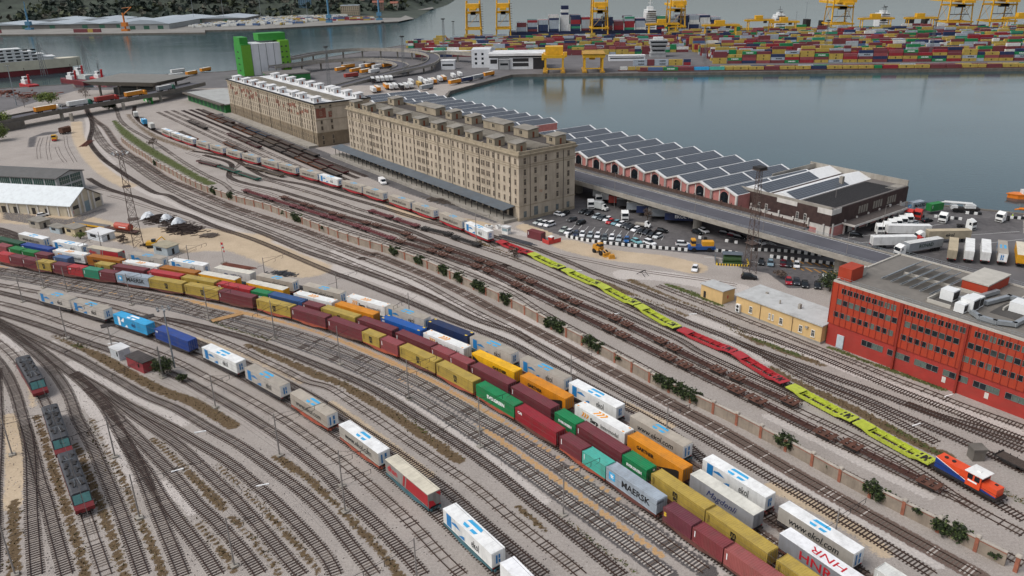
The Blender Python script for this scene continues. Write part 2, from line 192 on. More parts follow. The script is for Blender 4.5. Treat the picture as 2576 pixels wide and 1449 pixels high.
# surveyed ground positions (metres)
TRACKS = {"L0":["w",[[-120.3,164.8],[-115.9,157.6],[-106.1,141.7],[-107.3,143.8],[-98.2,127.9],[-91.7,116.4],[-86,107],[-79.9,96.3]]],"L1":["w",[[-125.4,172],[-121,167.5],[-116.1,162],[-109.8,154.1],[-105.8,148.6],[-104.1,146.2],[-99.5,139.7],[-94.8,132.8],[-90.5,125.7],[-85.1,116.2],[-80.6,108.4],[-73.2,96.1]]],"L2":["w",[[-99.5,139.7],[-94.3,132.4],[-89.5,125.6],[-85.7,120.1],[-81.8,115],[-77.2,108.3],[-72.8,102.1],[-68.5,96]]],"L3":["s",[[-131.6,181.8],[-127.6,178.7],[-123.4,174.9],[-118.9,170.4],[-110,160.3],[-102,151.1],[-91,136.2],[-80.7,121.9],[-73.4,111.5],[-68.9,105],[-62.4,95.8]]],"L4":["w",[[-138.7,193],[-133.6,188.9],[-127.5,183.8],[-121,177.9],[-115.3,172.6],[-110.4,167.9],[-104.9,161.9],[-97.6,153.1],[-89.4,141.2],[-84.1,134.7],[-75.8,123.3],[-69.8,114.9],[-63,105.1],[-56.7,95.7]]],"L5":["w",[[-139.4,194.2],[-134.7,190.7],[-125.4,183],[-116.9,176],[-108.4,168.4],[-100.3,161.1],[-94.1,155.2],[-89.5,150.2],[-85.5,145.5],[-81.5,140.1],[-77.2,134.4],[-72.7,128.4],[-68.9,123.1],[-62.5,113.4],[-57.5,105.9],[-53.1,99.4],[-50.6,95.5]]],"L5b":["w",[[-77.2,134.4],[-72.4,128.3],[-68.1,123.4],[-61.3,114.4],[-56.7,109],[-51.3,102.9],[-48.2,99.2],[-45.2,95.4]]],"L5c":["w",[[-94.1,155.2],[-88.4,149.6],[-83.1,143.8],[-79.2,139.5],[-73.8,133.9],[-68.7,128.4],[-64,123.5],[-59.7,118.7],[-53.2,111.3],[-52.2,110.6],[-47.8,105.9],[-43.2,100.9],[-38.9,95.5]]],"L6":["w",[[-89.4,152.8],[-82.6,146.6],[-77.1,141.7],[-72.6,137.9],[-67,133.3],[-61.3,127.6],[-55.3,121.2],[-49.6,115.2],[-51.8,117.8],[-47.4,112.8],[-43.1,107.8],[-39.3,103.3],[-35.5,98.6],[-32.5,95.1]]],"L7":["w",[[-100.9,162.3],[-95.5,158],[-89.7,153.4],[-84.5,149.2],[-78.7,144.9],[-74.2,141.8],[-68,137.3],[-61.9,132.4],[-57,128.6],[-51.3,123.5],[-44.9,116.8],[-44.9,116.9],[-39.9,111.5],[-35.3,106.2],[-31.7,101.9],[-28.4,97.6],[-27.3,95]]],"L8":["w",[[-139,194.7],[-135.3,191.8],[-127.4,186.5],[-119.7,181.1],[-112.3,175.9],[-102.8,169.2],[-95.9,163.6],[-87.6,157.2],[-80,151.1],[-74.7,147.8],[-70.3,145],[-60.2,136.6],[-53.9,131.8],[-45,123.3],[-36.2,114.6],[-30.1,107.3],[-27.2,103],[-24,98.6],[-21.4,94.9]]],"L9":["w",[[-141.7,199.2],[-138.8,197.7],[-129.3,192.5],[-119.8,187.1],[-109.4,180.6],[-103.9,177.3],[-96.5,173],[-90,169],[-81.6,163.4],[-74,158.1],[-66.6,152],[-57.6,144.6],[-51.1,138.6],[-45.3,133],[-38.9,126.1],[-33.4,119.9],[-29.8,114.7],[-25.8,110.1],[-20.8,103.9],[-16.3,97.9],[-14.1,94.7]]],"L10":["s",[[-146,206.2],[-143.1,205],[-133.4,200],[-123.7,194.3],[-113.9,188],[-105.2,183.1],[-97,178.7],[-86.8,172.4],[-78.7,166.9],[-70.5,160.1],[-63,154.3],[-55.8,148.1],[-51.5,144.4],[-45.6,138.9],[-40.7,133.9],[-34.4,127.3],[-28.4,120.5],[-24.6,116],[-19.5,109.7],[-15.3,104.2],[-12,99.3],[-8.2,94.5]]],"L11":["d",[[-102.9,195.4],[-89,185.5],[-76.1,175.9],[-62,165],[-48.9,154.3],[-38.3,144.6],[-32.1,137.6],[-26.2,131.6],[-20.8,125.7],[-15.6,119.7],[-12.4,116.2],[-7.8,109.9],[-3.5,104.1],[-0.7,100.5],[1.6,97.5],[4.2,94.2]]],"L12":["s",[[-153.3,219.6],[-151.3,218.7],[-144.3,216],[-137.1,212.8],[-122.2,207.1],[-110.6,201.5],[-99.2,194.9],[-87.8,188.8],[-80.6,184],[-74.3,179.4],[-66.2,173.2],[-58.3,166.5],[-51.1,160.7],[-44.1,154.7],[-42,155],[-37.2,149.9],[-31.5,143.8],[-25.4,137],[-19.8,130.6],[-14.6,124.9],[-9.7,119.4],[-7.6,117.1],[-0.7,107.7],[1.7,104.4],[4,101.7],[6.2,98.9],[8.4,96.2],[9.8,94.1]]],"L13":["d",[[-93.1,192.4],[-87.8,190.5],[-79.1,186.2],[-70.3,181.4],[-62.4,176.5],[-55.3,171.5],[-48.1,166.1],[-33.3,154.7],[-27.9,149.6],[-22.5,143.5],[-16.8,136.9],[-11.5,130.8],[-5.9,124.2],[-3.1,120.4],[-0.6,116.9],[1.9,113.1],[4.4,109.7],[7,106.5],[9.6,102.8],[12.1,99.2],[14.4,96],[15.8,93.9]]],"L14":["c",[[-157.9,227.4],[-155.9,226.5],[-146.4,223],[-131.8,216.4],[-118.3,210.6],[-105.3,205],[-90.5,198.3],[-85.4,195.5],[-76.4,190.3],[-68.5,185.7],[-60.8,180.6],[-53.3,175.4],[-45.2,169.8],[-27.1,154.5],[-21.2,148.8],[-16.1,143.1],[-10.6,136.7],[-5.5,130.6],[-0.6,124.7],[3,120],[6.3,115.5],[8.9,112.2],[12.5,107.4],[15.4,103.8],[18,100.2],[20.6,96.8],[22.5,93.9]]],"L15":["c",[[-161.2,232.8],[-159.1,232],[-149.4,228.3],[-135,222.4],[-121,216.4],[-107.7,210.5],[-92.5,203.6],[-85.9,198.8],[-75.9,193.8],[-68.1,189.5],[-60.4,185],[-53,180.3],[-43.8,173.7],[-20.1,154.2],[-16.7,150.5],[-11,144.1],[-6,138.2],[-0.5,132.7],[3.2,128],[7.1,123.1],[10.7,118.2],[13.8,114],[16.6,110.1],[19.9,106.4],[23,101.9],[25.5,98.4],[28.5,94.6]]],"RA1":["d",[[-188.8,349.4],[-173.6,332.3],[-156.9,318.4],[-153.6,316.4],[-136.8,301],[-121,288.4],[-106.7,273.8],[-94.7,263.6],[-86.1,256.1],[-54,224.3],[-45.3,216.8],[-36.9,208.8],[-28.3,200.6],[-23.4,195.5],[-16.3,188.4],[0.5,172.8],[5.5,165.8],[14.9,153.5],[23.8,142.2],[27.5,137.4],[30.6,133],[41.6,107.1],[45.5,101.8],[49.7,96.2],[52.1,93]]],"RA2":["x",[[-180.4,333.8],[-164.4,323.7],[-157,318.6]]],"RA3":["x",[[-165.8,319],[-157,312.8],[-147.7,305.1],[-131.8,292.3],[-119.3,281.2],[-106,271.6],[-96.8,264.7]]],"RB":["w",[[-298.9,569.9],[-278.3,532],[-259.6,498.6],[-243.4,465.1],[-230.4,435.7],[-216.6,412.4],[-198.5,385.5],[-183.9,366.5],[-164.7,342.2],[-144.7,319.5],[-142.7,319.5],[-129.5,304.9],[-114.5,289.6],[-102.6,278.9],[-84.4,262.1],[-67.4,244.5],[-56.2,235],[-38.4,218.9],[-26.3,207.8],[-18.7,199.5],[-8.3,186.9],[-0.2,180.8],[5.2,173.5],[11.3,165.3],[16.4,158.1],[21.2,151.5],[25.7,145.4],[29.9,139.9],[35,132.8],[49.1,112.1],[52.4,107.3],[55.5,102.9],[58.8,97.9],[61.9,92.8]]],"RC":["s",[[-259.6,498.6],[-243.3,470.8],[-226.5,442.1],[-209.1,414.8],[-184.9,384.7],[-168.2,361.9],[-150.6,339.2],[-136.4,323],[-124.3,310.8],[-107.5,294.2],[-88.2,275.8],[-71.1,260],[-58.8,247.7],[-45.7,234.7],[-49.1,238.9],[-39.9,229.4],[-27.2,216.4],[-19.2,205.7],[-11.8,195.8],[-5.1,187.5],[1.3,179.9],[5.2,173.5]]],"RD":["b",[[-298.9,569.9],[-275.4,527],[-260.2,502.9],[-241.2,476.4],[-224.8,448.9],[-208,420.9],[-192.3,398.8],[-177.5,378.6],[-159.1,355.2],[-186.1,391.5],[-166.2,364.2],[-149.1,342.4],[-136,328.9],[-123.4,315.4],[-109.5,300.3],[-90.1,282.8],[-72.7,267],[-60.1,254.2],[-51.7,246.1],[-42.4,237.9],[-45.7,242.2],[-32.1,228],[-19.8,214.1],[-12.2,204.5],[-5.2,194.7],[-0.1,188.4],[6,180.5],[11.8,172.7],[18.1,163.8],[24,155.9],[29.4,148.6],[34.3,141.7],[39,135.6],[50.9,117.4],[54.9,111.6],[58.6,106.4],[62.5,100.9],[66.1,95.8],[68.4,92.6]]],"RE":["s",[[-251,481.3],[-233.9,449.7],[-216.8,421.7],[-203.4,402.5],[-184.8,380.2],[-164.1,352.3],[-147.1,330.7],[-133.4,315.1],[-117.4,298.1],[-104.9,286],[-85.9,267.7],[-68.9,250.8],[-57.3,240.4],[-45.4,228.1],[-34.6,217.7],[-29.5,211.7],[-24.5,206.6],[-18.7,199.5]]],"RF":["s",[[-275.2,563.6],[-261.2,536.6],[-246.4,507.3],[-233.2,484.9],[-218.9,464.1],[-206.3,447.7],[-184.7,418.4],[-169.6,396.4],[-153.7,373.7],[-137.3,352],[-123.2,334.7],[-117.5,325.3],[-117.4,324.8],[-96.2,304.7],[-75.7,283.4],[-59.9,268.1],[-44.9,254.6],[-34,244],[-23.2,233.5],[-16.9,226.1],[-9.2,217.5],[-0,206.2],[7.8,192.5],[17.1,178.6],[23.4,169.3],[29.2,160.9],[36.1,150.5],[42.5,141.6],[49.2,132],[54.4,124.7],[59.2,118.2],[63.6,112.1],[68.2,106],[72.4,100.4],[76.5,94.9]]],"RT8":["s",[[-109.6,320.2],[-81.8,293.9],[-55.8,269.7],[-35.9,249.5],[-25.6,240.4],[-7.4,221.7],[1.2,209.8],[15.5,190.8],[27,175.1],[49.6,144.1],[59.7,129.8],[67.5,119.8],[71.7,113.5],[73.9,112.3],[76.6,107.9],[79.1,103.8],[80.6,101.6]]],"RT7":["s",[[-90.8,308.5],[-64.5,283.1],[-37,258.8],[-37.3,258.2],[-23.6,244.5],[-6.4,226.9],[6.2,211],[17.3,196.1],[24.8,187.2],[35.4,172],[41.4,162.8],[46,156.2],[48.7,153],[57.4,141.3],[57.6,140.6],[61.4,135.8],[64.5,131.4],[67.5,127.2],[69.5,123.9],[71.3,120.6],[73.1,117.3],[74.4,111.8],[76.6,107.9]]],"RG":["w",[[-152.9,393.9],[-132.8,373.6],[-123.9,345.2],[-95.8,321.4],[-82.7,309.2],[-70.4,297.8],[-59,287.2],[-48.2,277.2],[-35.4,264.8],[-24.6,251.6],[-13.8,240.5],[0.1,225.8],[-4.3,230.2],[6.7,217.9],[15.1,207.2],[22.8,198],[26.8,192.7],[32.2,185.3],[37.2,178.5],[42,172],[42.4,169.6],[47.8,161.8],[52.9,155.1],[57.5,148.9],[60.7,144.2]]],"RH":["s",[[-155,399.7],[-129.3,377.2],[-126.5,353.3],[-109.7,343.1],[-92.1,327.1],[-72.6,308.2],[-60.3,294.7],[-49.2,283.9],[-36,270.1],[-29.5,263.8],[-21.8,258],[-16.8,251.7],[-6.4,241.8],[3.4,230.9],[12.3,219.4],[20.4,208.3],[27.8,197.8],[33,190.4],[38,182.8],[41.9,177.4]]],"RU":["w",[[-163.1,404.7],[-138.4,387.2],[-107.5,345.1],[-87.8,330.9],[-68.4,312],[-51,295.8],[-37.3,281.9],[-10.8,255.9],[-4.4,246]]],"RU2":["w",[[-148.5,399.2],[-123.2,376.7],[-97,346.6],[-76.5,327.1],[-57.9,308.5],[-46.5,297.7],[-35.8,286.6]]],"RU3":["x",[[-164,400.5],[-149.9,385.4],[-129.9,361],[-121.4,337.4],[-100.3,319.4],[-91.1,309.4]]],"RI":["w",[[-9.6,259.8],[5.3,246.1],[11.3,238.5],[18.5,229.1],[25,219.3],[31.4,212],[33.8,209.4],[42.2,198.2],[49.1,190.1],[53.9,183.7],[58.4,177.6],[62.2,174.6],[65.9,169.7],[70.1,165],[73.7,159.6],[78.2,153.3],[81.2,148.5],[84.5,144.5],[87.6,140.4],[90.5,136.5],[92.5,133.4],[94.6,130.9],[96.7,128.3]]],"RJ":["s",[[41.5,209.5],[45.4,204.2],[49.3,198.8],[53.2,194],[58,187.3],[63.8,179.6],[67.5,174.4],[71.5,168.8],[75.3,163.5],[80,157.6],[83,152.6],[86.5,148.6],[89.6,144.3],[92.5,140.2],[95.6,136.8],[99.3,132.6]]],"RK1":["d",[[33.1,200.4],[38.6,192.8],[42.2,188],[45.8,182.5],[49.5,178.5],[53,174.3],[53.8,172.5],[59,166.2],[63.3,161.8],[67.3,157.2],[71.1,152.8],[75.8,148.2],[79.1,143.9],[82.4,140.1],[85.4,136.2],[88.3,132.5],[91.1,128.9],[94.5,124.6]]],"RK2":["d",[[53.8,172.5],[58.6,165],[62.5,159.3],[66,153.6],[70.4,147.9],[74,143.9],[76.9,139.1],[79.9,135],[82.8,131.1],[84.9,128.2],[87.9,123.2],[90.6,118.2]]],"RK3":["w",[[58.5,164.5],[61.9,157.7],[65.2,151.3],[69.7,146.1],[72.8,141.2],[75.6,136.1],[78.1,131.3],[79.9,127.6]]],"RK4":["d",[[80.9,142.4],[84,138.4],[86.4,135.7],[89.2,134],[92.5,131.4],[96,127.1]]],"RL":["x",[[6,245.4],[11.4,240.3],[17,234.7],[24.3,230.4],[32.3,224.6],[38.8,221],[44.5,218.1],[54.4,213.7],[63.7,208.5]]],"M1":["x",[[-262.9,447.1],[-248.9,418.1],[-234.4,392.3]]],"M2":["x",[[-260.3,450.3],[-245.6,421],[-227.5,389.1]]],"M3":["x",[[-240.5,420.5],[-227.2,398.7],[-216.5,382.9]]],"M4":["x",[[-251.8,451.3],[-234.7,420],[-211.4,382.5]]],"H1":["w",[[-186,275.9],[-184.6,275.1],[-176.6,269.6],[-168.9,263]]],"H2":["w",[[-183.7,272.2],[-182.4,271.4],[-174.3,265.8],[-167,259.6]]],"T1":["w",[[-171.5,224.4],[-153.1,215.5],[-134.9,206.4],[-117.1,196.8],[-99.8,186.6],[-83.2,175.6],[-67.2,163.8],[-52.1,151],[-37.7,137.2],[-24.2,122.5],[-11.5,106.9],[0.5,90.3],[11.7,73],[22.4,54.9]]],"T2":["d",[[-196.2,265.5],[-177.8,248.2],[-156.2,235.3],[-132.7,224.9],[-108.7,215.2],[-84.9,204.9],[-62.2,193],[-41,178.9],[-21.5,162.4],[-3.7,143.5],[12.7,122.7],[28.4,100.8],[44,79],[60.6,58.8]]],"T3":["b",[[-201.7,276.1],[-182.8,257.2],[-160.6,243],[-136.3,231.5],[-111.3,221.1],[-86.4,210.2],[-62.5,198],[-40.1,183.5],[-19.3,166.5],[-0.4,146.9],[17,125.1],[33.2,101.7],[49,77.7],[65.1,54.4]]],"T4":["b",[[-205.8,281.8],[-185.5,262.5],[-161.7,247.8],[-135.9,235.7],[-109.4,224.5],[-83.2,212.8],[-58,199.6],[-34.4,184.1],[-12.6,166],[7.2,145.2],[25.3,122],[42.2,97.1],[58.4,71.4],[74.9,46.2]]],"T5":["b",[[-199.8,285.9],[-179.8,266.7],[-156.5,252],[-131.2,239.9],[-105.1,228.6],[-79.3,216.9],[-54.5,203.7],[-31.3,188.3],[-9.8,170.5],[9.8,150],[27.8,127.3],[44.5,103],[60.7,78],[77.2,53.5]]],"T6":["w",[[-257.5,555.1],[-243.3,522.1],[-226.3,491.9],[-206.9,463.9],[-185.5,437.7],[-162.6,412.9],[-138.8,389],[-114.3,365.5],[-89.8,342.2],[-65.7,318.4],[-42.5,293.8],[5.8,236.3],[15.4,222],[24.9,208.2],[33.4,193.6],[41.5,178.5],[51,165.5],[58.5,149.9],[67,134.8],[75.1,119.9],[81.8,107.5],[82.8,105.2]]],"S0":["d",[[-208.9,538.9],[-188.2,510.9],[-167.4,482.8],[-146.7,454.8],[-125.9,426.8],[-105.2,398.8],[-84.4,370.8],[-63.1,343.2]]],"S1":["d",[[-212.4,536.3],[-191.6,508.3],[-170.9,480.3],[-150.1,452.3],[-129.4,424.3],[-108.6,396.3],[-87.9,368.2],[-66.6,340.7]]],"S2":["d",[[-216.3,533.4],[-195.6,505.4],[-174.8,477.4],[-154.1,449.4],[-133.3,421.3],[-112.6,393.3],[-91.8,365.3],[-70.5,337.7]]],"S3":["s",[[-223.4,534.4],[-204.8,509.2],[-186.1,484.1],[-167.5,458.9],[-148.9,433.8],[-130.3,408.7],[-111.7,383.5],[-93,358.4]]],"S4":["s",[[-227.2,531.6],[-207.9,505.5],[-188.6,479.5],[-169.3,453.4],[-150,427.3],[-130.7,401.3],[-111.4,375.2],[-92,349.2]]],"S5":["s",[[-231,528.7],[-211,501.7],[-191.1,474.8],[-171.1,447.8],[-151.1,420.8],[-131.1,393.8],[-111.1,366.9],[-91.1,339.9]]]}
TRACK_PLACE = {"L0":"along the bottom left edge","L1":"leftmost of the fan of tracks near the locomotives","L2":"branching right off the leftmost track","L3":"carrying the three black locomotives","L4":"just right of the black locomotives","L5":"passing the double crossing right of the locomotives","L5b":"short branch splitting off after the crossing","L5c":"curving right from the crossing","L6":"second curve right of the crossing","L7":"third curve right of the crossing","L8":"passing left of the red brick hut","L9":"passing right of the red brick hut","L10":"in front of the grey trailer train on the left","L11":"directly behind the left trailer train","L12":"second behind the left trailer train","L13":"beside a brown weedy strip","L14":"left of the lower ochre walkway","L15":"between the two ochre walkways","RA1":"behind the rear row of trailers","RA2":"short spur from the left shed","RA3":"beside the covered sleeper pile","RB":"outer line of the big curve","RC":"third line of the big curve","RD":"next to the ivy wall on the city side","RE":"short middle line of the big curve","RF":"along the sea side of the ivy wall","RT8":"under the front row of rusty wagons","RT7":"under the back row of rusty wagons","RG":"between the rusty wagons and the lime wagons","RH":"under the short black and maroon wagons","RU":"second line left of the long trailer train","RU2":"first line left of the long trailer train","RU3":"short spur before the rusty wagons","RI":"in front of the yellow house","RJ":"ending at the buffer stop by the yellow hut","RK1":"curving away from the lime wagons towards the red building","RK2":"leading to the black flat wagon","RK3":"lowest line beside the lime wagons","RK4":"short crossing line before the red building","RL":"crossing the sandy lot by the car park","M1":"leftmost siding behind the left shed","M2":"second siding behind the left shed","M3":"siding under the yellow rail machine","M4":"siding under the brown boxcar","H1":"upper line behind the small huts","H2":"lower line behind the small huts","T1":"under the left trailer train","T2":"under the front container train","T3":"under the second container train","T4":"under the third container train","T5":"under the rear trailer train","T6":"under the long central trailer train","S0":"nearest the stone warehouses","S1":"second from the stone warehouses","S2":"third from the stone warehouses","S3":"fourth from the stone warehouses","S4":"fifth from the stone warehouses","S5":"sixth from the stone warehouses"}
MASKS = [["d",1.3,1,[[-87,114.1],[-83.8,108.5],[-80.3,102.3],[-76.9,96.7]]],["s",1.6,0.9,[[-105.1,143.2],[-101.9,139.3],[-93.9,126.2],[-90.3,119.9],[-86.9,113.5]]],["d",1.3,1,[[-98.8,143],[-94.4,136.3],[-90.2,130.6],[-84.6,122.8],[-79.2,115.3],[-75.6,110.5],[-71.8,105.1],[-67.5,99.2],[-65.8,96.4]]],["d",1.3,1,[[-85.2,131.7],[-80.6,125.8],[-77.4,121.1],[-73.4,115.9],[-69.3,110.3],[-65,104.3],[-61.7,99.3],[-59.6,96]]],["d",1.1,0.9,[[-87.2,141.2],[-81.4,133.3],[-75.7,126],[-70.1,118.6],[-65.2,111.2],[-60.7,105.4],[-57.1,100.6],[-53.8,96.1]]],["d",1.3,1,[[-70.7,133.4],[-65,128.1],[-61,123.6],[-57.3,119.7],[-52.9,115.3],[-49.9,112.1]]],["d",1.2,0.9,[[-53.7,109.2],[-50.5,105.4],[-47,101.5],[-43.6,96.9]]],["d",1.2,0.8,[[-55.7,124.6],[-51.1,120.3],[-47.1,115.8],[-43.3,111.6]]],["d",1.2,0.8,[[-47.5,109.1],[-43,104.3],[-39.1,99.8],[-36.2,96.2]]],["d",1.2,0.8,[[-45,114],[-41.1,109.2],[-37.4,105.1],[-33.5,100.5],[-29.8,95.8]]],["d",1.2,0.8,[[-44.8,126.7],[-40.1,122.6],[-36.3,118.7],[-31.6,113.7],[-33.5,116.1],[-28.2,108.9],[-23.7,103.8],[-20.3,99.4],[-17.7,95]]],["d",1.5,1,[[-115.6,183.3],[-108.3,178],[-101.6,173],[-94.6,167],[-87.7,161.2],[-81.5,156.4],[-79.6,154.9],[-73.9,150.9],[-69.3,149.1],[-64.6,144.8],[-60.5,141.7],[-56.8,138.3]]],["g",0.9,0.7,[[-108.8,177.4],[-105.4,175.9]]],["d",1.6,1,[[-65,175.2],[-58.7,171],[-50.7,164.9],[-45.3,159.9],[-38.4,155.4],[-33.4,150.3],[-27.2,144.4],[-21.4,138],[-15.9,131.5],[-10.7,125.2]]],["g",0.7,0.8,[[-78.4,189.6],[-71.8,185.1],[-65.6,181.2],[-60,177.8]]],["g",0.8,0.7,[[-22.8,141.8],[-17.1,134.6]]],["d",0.8,0.8,[[0.4,110.6],[3.3,106.9],[4.6,104.3]]],["g",0.5,0.7,[[8.5,106.7],[10.5,103.9],[12.9,100.6],[16,96.9],[17.9,94.5]]],["g",3.4,0.75,[[-243.9,498.4],[-220,456.8],[-197.6,424.2],[-174.3,392.6],[-156.5,370.2],[-139.1,347.6],[-129.6,336.1]]],["d",3,0.6,[[-246.1,520.8],[-221.3,479.7],[-197.9,444.1],[-178.5,422.6],[-157.2,399.7]]],["d",1.5,0.8,[[-11.5,252],[-4.4,242.3],[0.3,235.6],[4.1,230.9]]],["d",1.8,0.7,[[25.5,214.1],[32.6,203.5],[38.9,194.6],[44.2,188.7]]],["d",1.8,0.7,[[34.4,213.7],[40.5,204],[46.9,195.1],[51.7,187.6],[55.8,179.1],[59.6,171.3]]],["g",1.8,0.8,[[44.3,209.4],[49.4,203.6],[52.4,199.1],[55,194.7]]],["g",1.2,0.7,[[58.9,173.7],[61.7,170.2],[64,167.5],[66.3,164.8]]],["d",1.5,0.7,[[54.4,181.7],[58.9,173.7],[66.7,163.5],[70.1,160.3]]],["d",1.7,0.9,[[59.1,158.4],[62.7,152],[65.8,146],[69.2,141.3],[72.5,134.8],[75.1,129.8],[77.7,125.6],[79.4,123.5]]],["g",1,0.6,[[73.5,134.3],[76.6,128.1],[78.7,123.9]]],["g",1.1,0.8,[[74.8,168.3],[78.7,165],[78,162.8],[82,159.6],[85.6,155.3],[89.1,151.2],[91.4,147.9]]],["g",0.9,0.5,[[82.5,115.5],[83.8,111.8],[85.2,109.3]]],["d",1,0.6,[[-101.4,328.8],[-88.1,315.2]]],["d",1,0.6,[[-85.4,320.7],[-66.6,302.8]]],["d",1,0.6,[[-156,437.3],[-104.1,371.4],[-87.3,348.6]]],["d",1,0.6,[[-142.8,404.6],[-128.9,383.8]]],["d",1,0.6,[[-51.8,295],[-45.7,291.3]]],["d",1,0.6,[[-119.5,341.6],[-93.7,313.6]]],["g",0.7,0.7,[[-131.8,389.4],[-110.4,364.4],[-98.6,349.4]]],["o",1,1,[[-161.3,235.7],[-146.1,229.2],[-131.6,223],[-117.6,216.9],[-104.4,211.1],[-93.4,206],[-73.3,195.9],[-61.8,190.3],[-50.6,183.5],[-45,179.5],[-16.7,154.1],[-11.3,148.8],[-5.7,142.5],[1.5,133.7],[5.5,128.2],[9.3,123.1],[12.3,119.3],[15.1,115.7],[18,111.7],[20.8,107.8]]],["o",0.8,1,[[-157.3,229],[-143.2,223.9],[-133.6,219.7],[-119.4,212.9],[-106.3,207.5],[-90.8,201.1],[-80.8,196.5],[-71.9,191.5],[-62.3,186.2],[-53,180.2],[-43.6,173],[-22.4,154.3],[-16.6,148.9],[-10.9,142.4],[-5.6,135.2],[-0.5,128.1],[4,122.6],[8.2,117.2],[11.3,113],[14.3,108.8],[17.1,104.8],[19.8,101.3],[22.3,98]]],["o",0.9,0.9,[[-78.7,190.5],[-70,185.3],[-62.4,180.9],[-59.5,179.2]]],["p",1,0.9,[[-58.8,178.8],[-51.4,173.7],[-42.3,166.5],[-27.7,153.4],[-21.5,146.3],[-15.8,140.1],[-10.4,133.1],[-6.7,128.7],[-0.6,120],[2,116.1],[5,112.1]]],["p",1.2,0.8,[[20.8,107.7],[23.4,104.1],[27.2,99.3],[30.7,94.6]]],["s",1.1,0.7,[[-38.5,146.8],[-32.1,139.7],[-24.7,131.4],[-20.5,126.3],[-15.3,120.3]]],["s",1.1,0.6,[[-79.1,180],[-67.3,172],[-57.8,164.6],[-47.2,155.9]]],["s",7,1,[[-193.9,290.9],[-172.4,285.7],[-164.4,284.4],[-145,271.4],[-127.9,262.1],[-116.4,253.6]]],["s",9,1,[[-127.4,265],[-113.5,258.9],[-100.5,255.5],[-89.9,255]]],["s",7,1,[[-106.1,252.1],[-95.6,255.3],[-82.8,247.1],[-69.6,234.7],[-62.2,227.7]]],["s",5,0.8,[[-108,266.8],[-95.6,261.9],[-87.5,256.2]]],["s",4,0.7,[[-267.5,495.1],[-240.1,443.3],[-204.8,386],[-180.1,352.1],[-163.7,333.7]]],["p",1.1,1,[[-270,512.7],[-249.6,473.3],[-229.7,429.1],[-208.3,394.4],[-186.9,366.7],[-160,331.4],[-142,312.7],[-148.7,321.8],[-128.2,298.7],[-108.5,279.1],[-91.1,263.1],[-76.5,248.7],[-67.7,239.2],[-81,255.2],[-67.5,242],[-54.8,228.4],[-45.2,217.7]]],["p",0.9,0.9,[[-226.3,433.1],[-206.4,402.2],[-189,376.4]]],["p",0.8,0.8,[[-247.7,482.2],[-230.8,454.1],[-212.7,425.5]]],["p",1.1,1,[[-55.3,230.7],[-42,218.6],[-29.8,207.5],[-18.4,194.5],[-6.6,182.3],[-0.2,176.8],[5.6,167.9],[13.1,158.6]]],["p",1,1,[[-57,238.7],[-40.9,223.6],[-30.3,212.2],[-23.5,207.7]]],["p",1,1,[[-58,244.1],[-43.7,229.6],[-30.9,217.6],[-22.8,207.7],[-15.4,199.4],[-6.7,188.4],[-0.2,182.8]]],["p",1.1,1,[[-0.2,185],[7.1,175.6],[13.7,166],[19.8,157.9],[26.4,150],[32.4,142.3],[38.6,133.8],[46,121.3],[50.8,114.4],[55.1,108],[59.4,101],[63.6,95.2]]],["p",1.4,0.8,[[-0.1,193.2],[7.4,182.3],[16.3,169.5],[22.4,161.2]]],["s",1.3,0.7,[[23,144.3],[27.7,139],[31.1,135.5]]],["s",2,0.7,[[45,114.8],[46.9,113.1],[55.8,101.8],[56.6,98.3]]],["p",1.2,1,[[-129.9,183.2],[-124.8,178.7],[-120.7,175.1]]],["p",1,1,[[-114.9,179],[-110.8,174.7]]],["p",1.2,1,[[-104.6,167.3],[-96,161.5],[-89.9,156.7],[-81.9,150.9],[-74.3,145.5],[-69,141.9],[-74.2,145.6],[-67,139.6]]],["p",1.2,1,[[-103.2,161.2],[-97.1,154.7],[-92.2,149.2],[-86.6,143.5],[-88.4,144.6],[-84,140.1],[-79.2,133.6],[-74.3,126],[-69.5,119.3]]],["p",1,1,[[-63.5,119.2],[-59.2,115.8],[-56,112],[-60.9,117.6],[-57.7,114.3],[-54.8,110.9]]],["s",1,0.6,[[-112.5,163.4],[-106.8,155.1],[-102.1,147.5]]],["s",5,1,[[18.5,246.7],[25.6,239.5],[34.5,234.3],[46.2,230.1],[54,223.5]]],["s",4,0.9,[[5.6,266.8],[10.5,258.7]]],["p",4,1,[[33.7,218.7],[44.3,217.1],[53.8,211.3],[63.1,206.2]]],["p",2.2,0.9,[[-9,269.6],[-0.3,262],[8,256.2]]],["s",3,0.9,[[-56.7,316.9],[-46.8,299.8],[-37.4,282.7],[-18.1,276.1],[-9,268.9]]],["p",1.8,0.8,[[46.3,187.4],[56.1,176.6],[65.4,168.1],[72.8,160.9],[74.2,157.5],[79.9,151.6],[86.8,143.9],[92.9,136.4],[97.7,130]]],["p",1.6,0.7,[[49.9,176.1],[54.8,169.8],[58.1,161.4]]],["p",1.5,0.8,[[-13.3,228],[-4.1,215.7],[6.3,203.1],[15.7,192.5]]],["p",1.3,0.8,[[51.1,138.2],[57.9,129.4],[63.6,120.8],[70.4,111.9]]]]
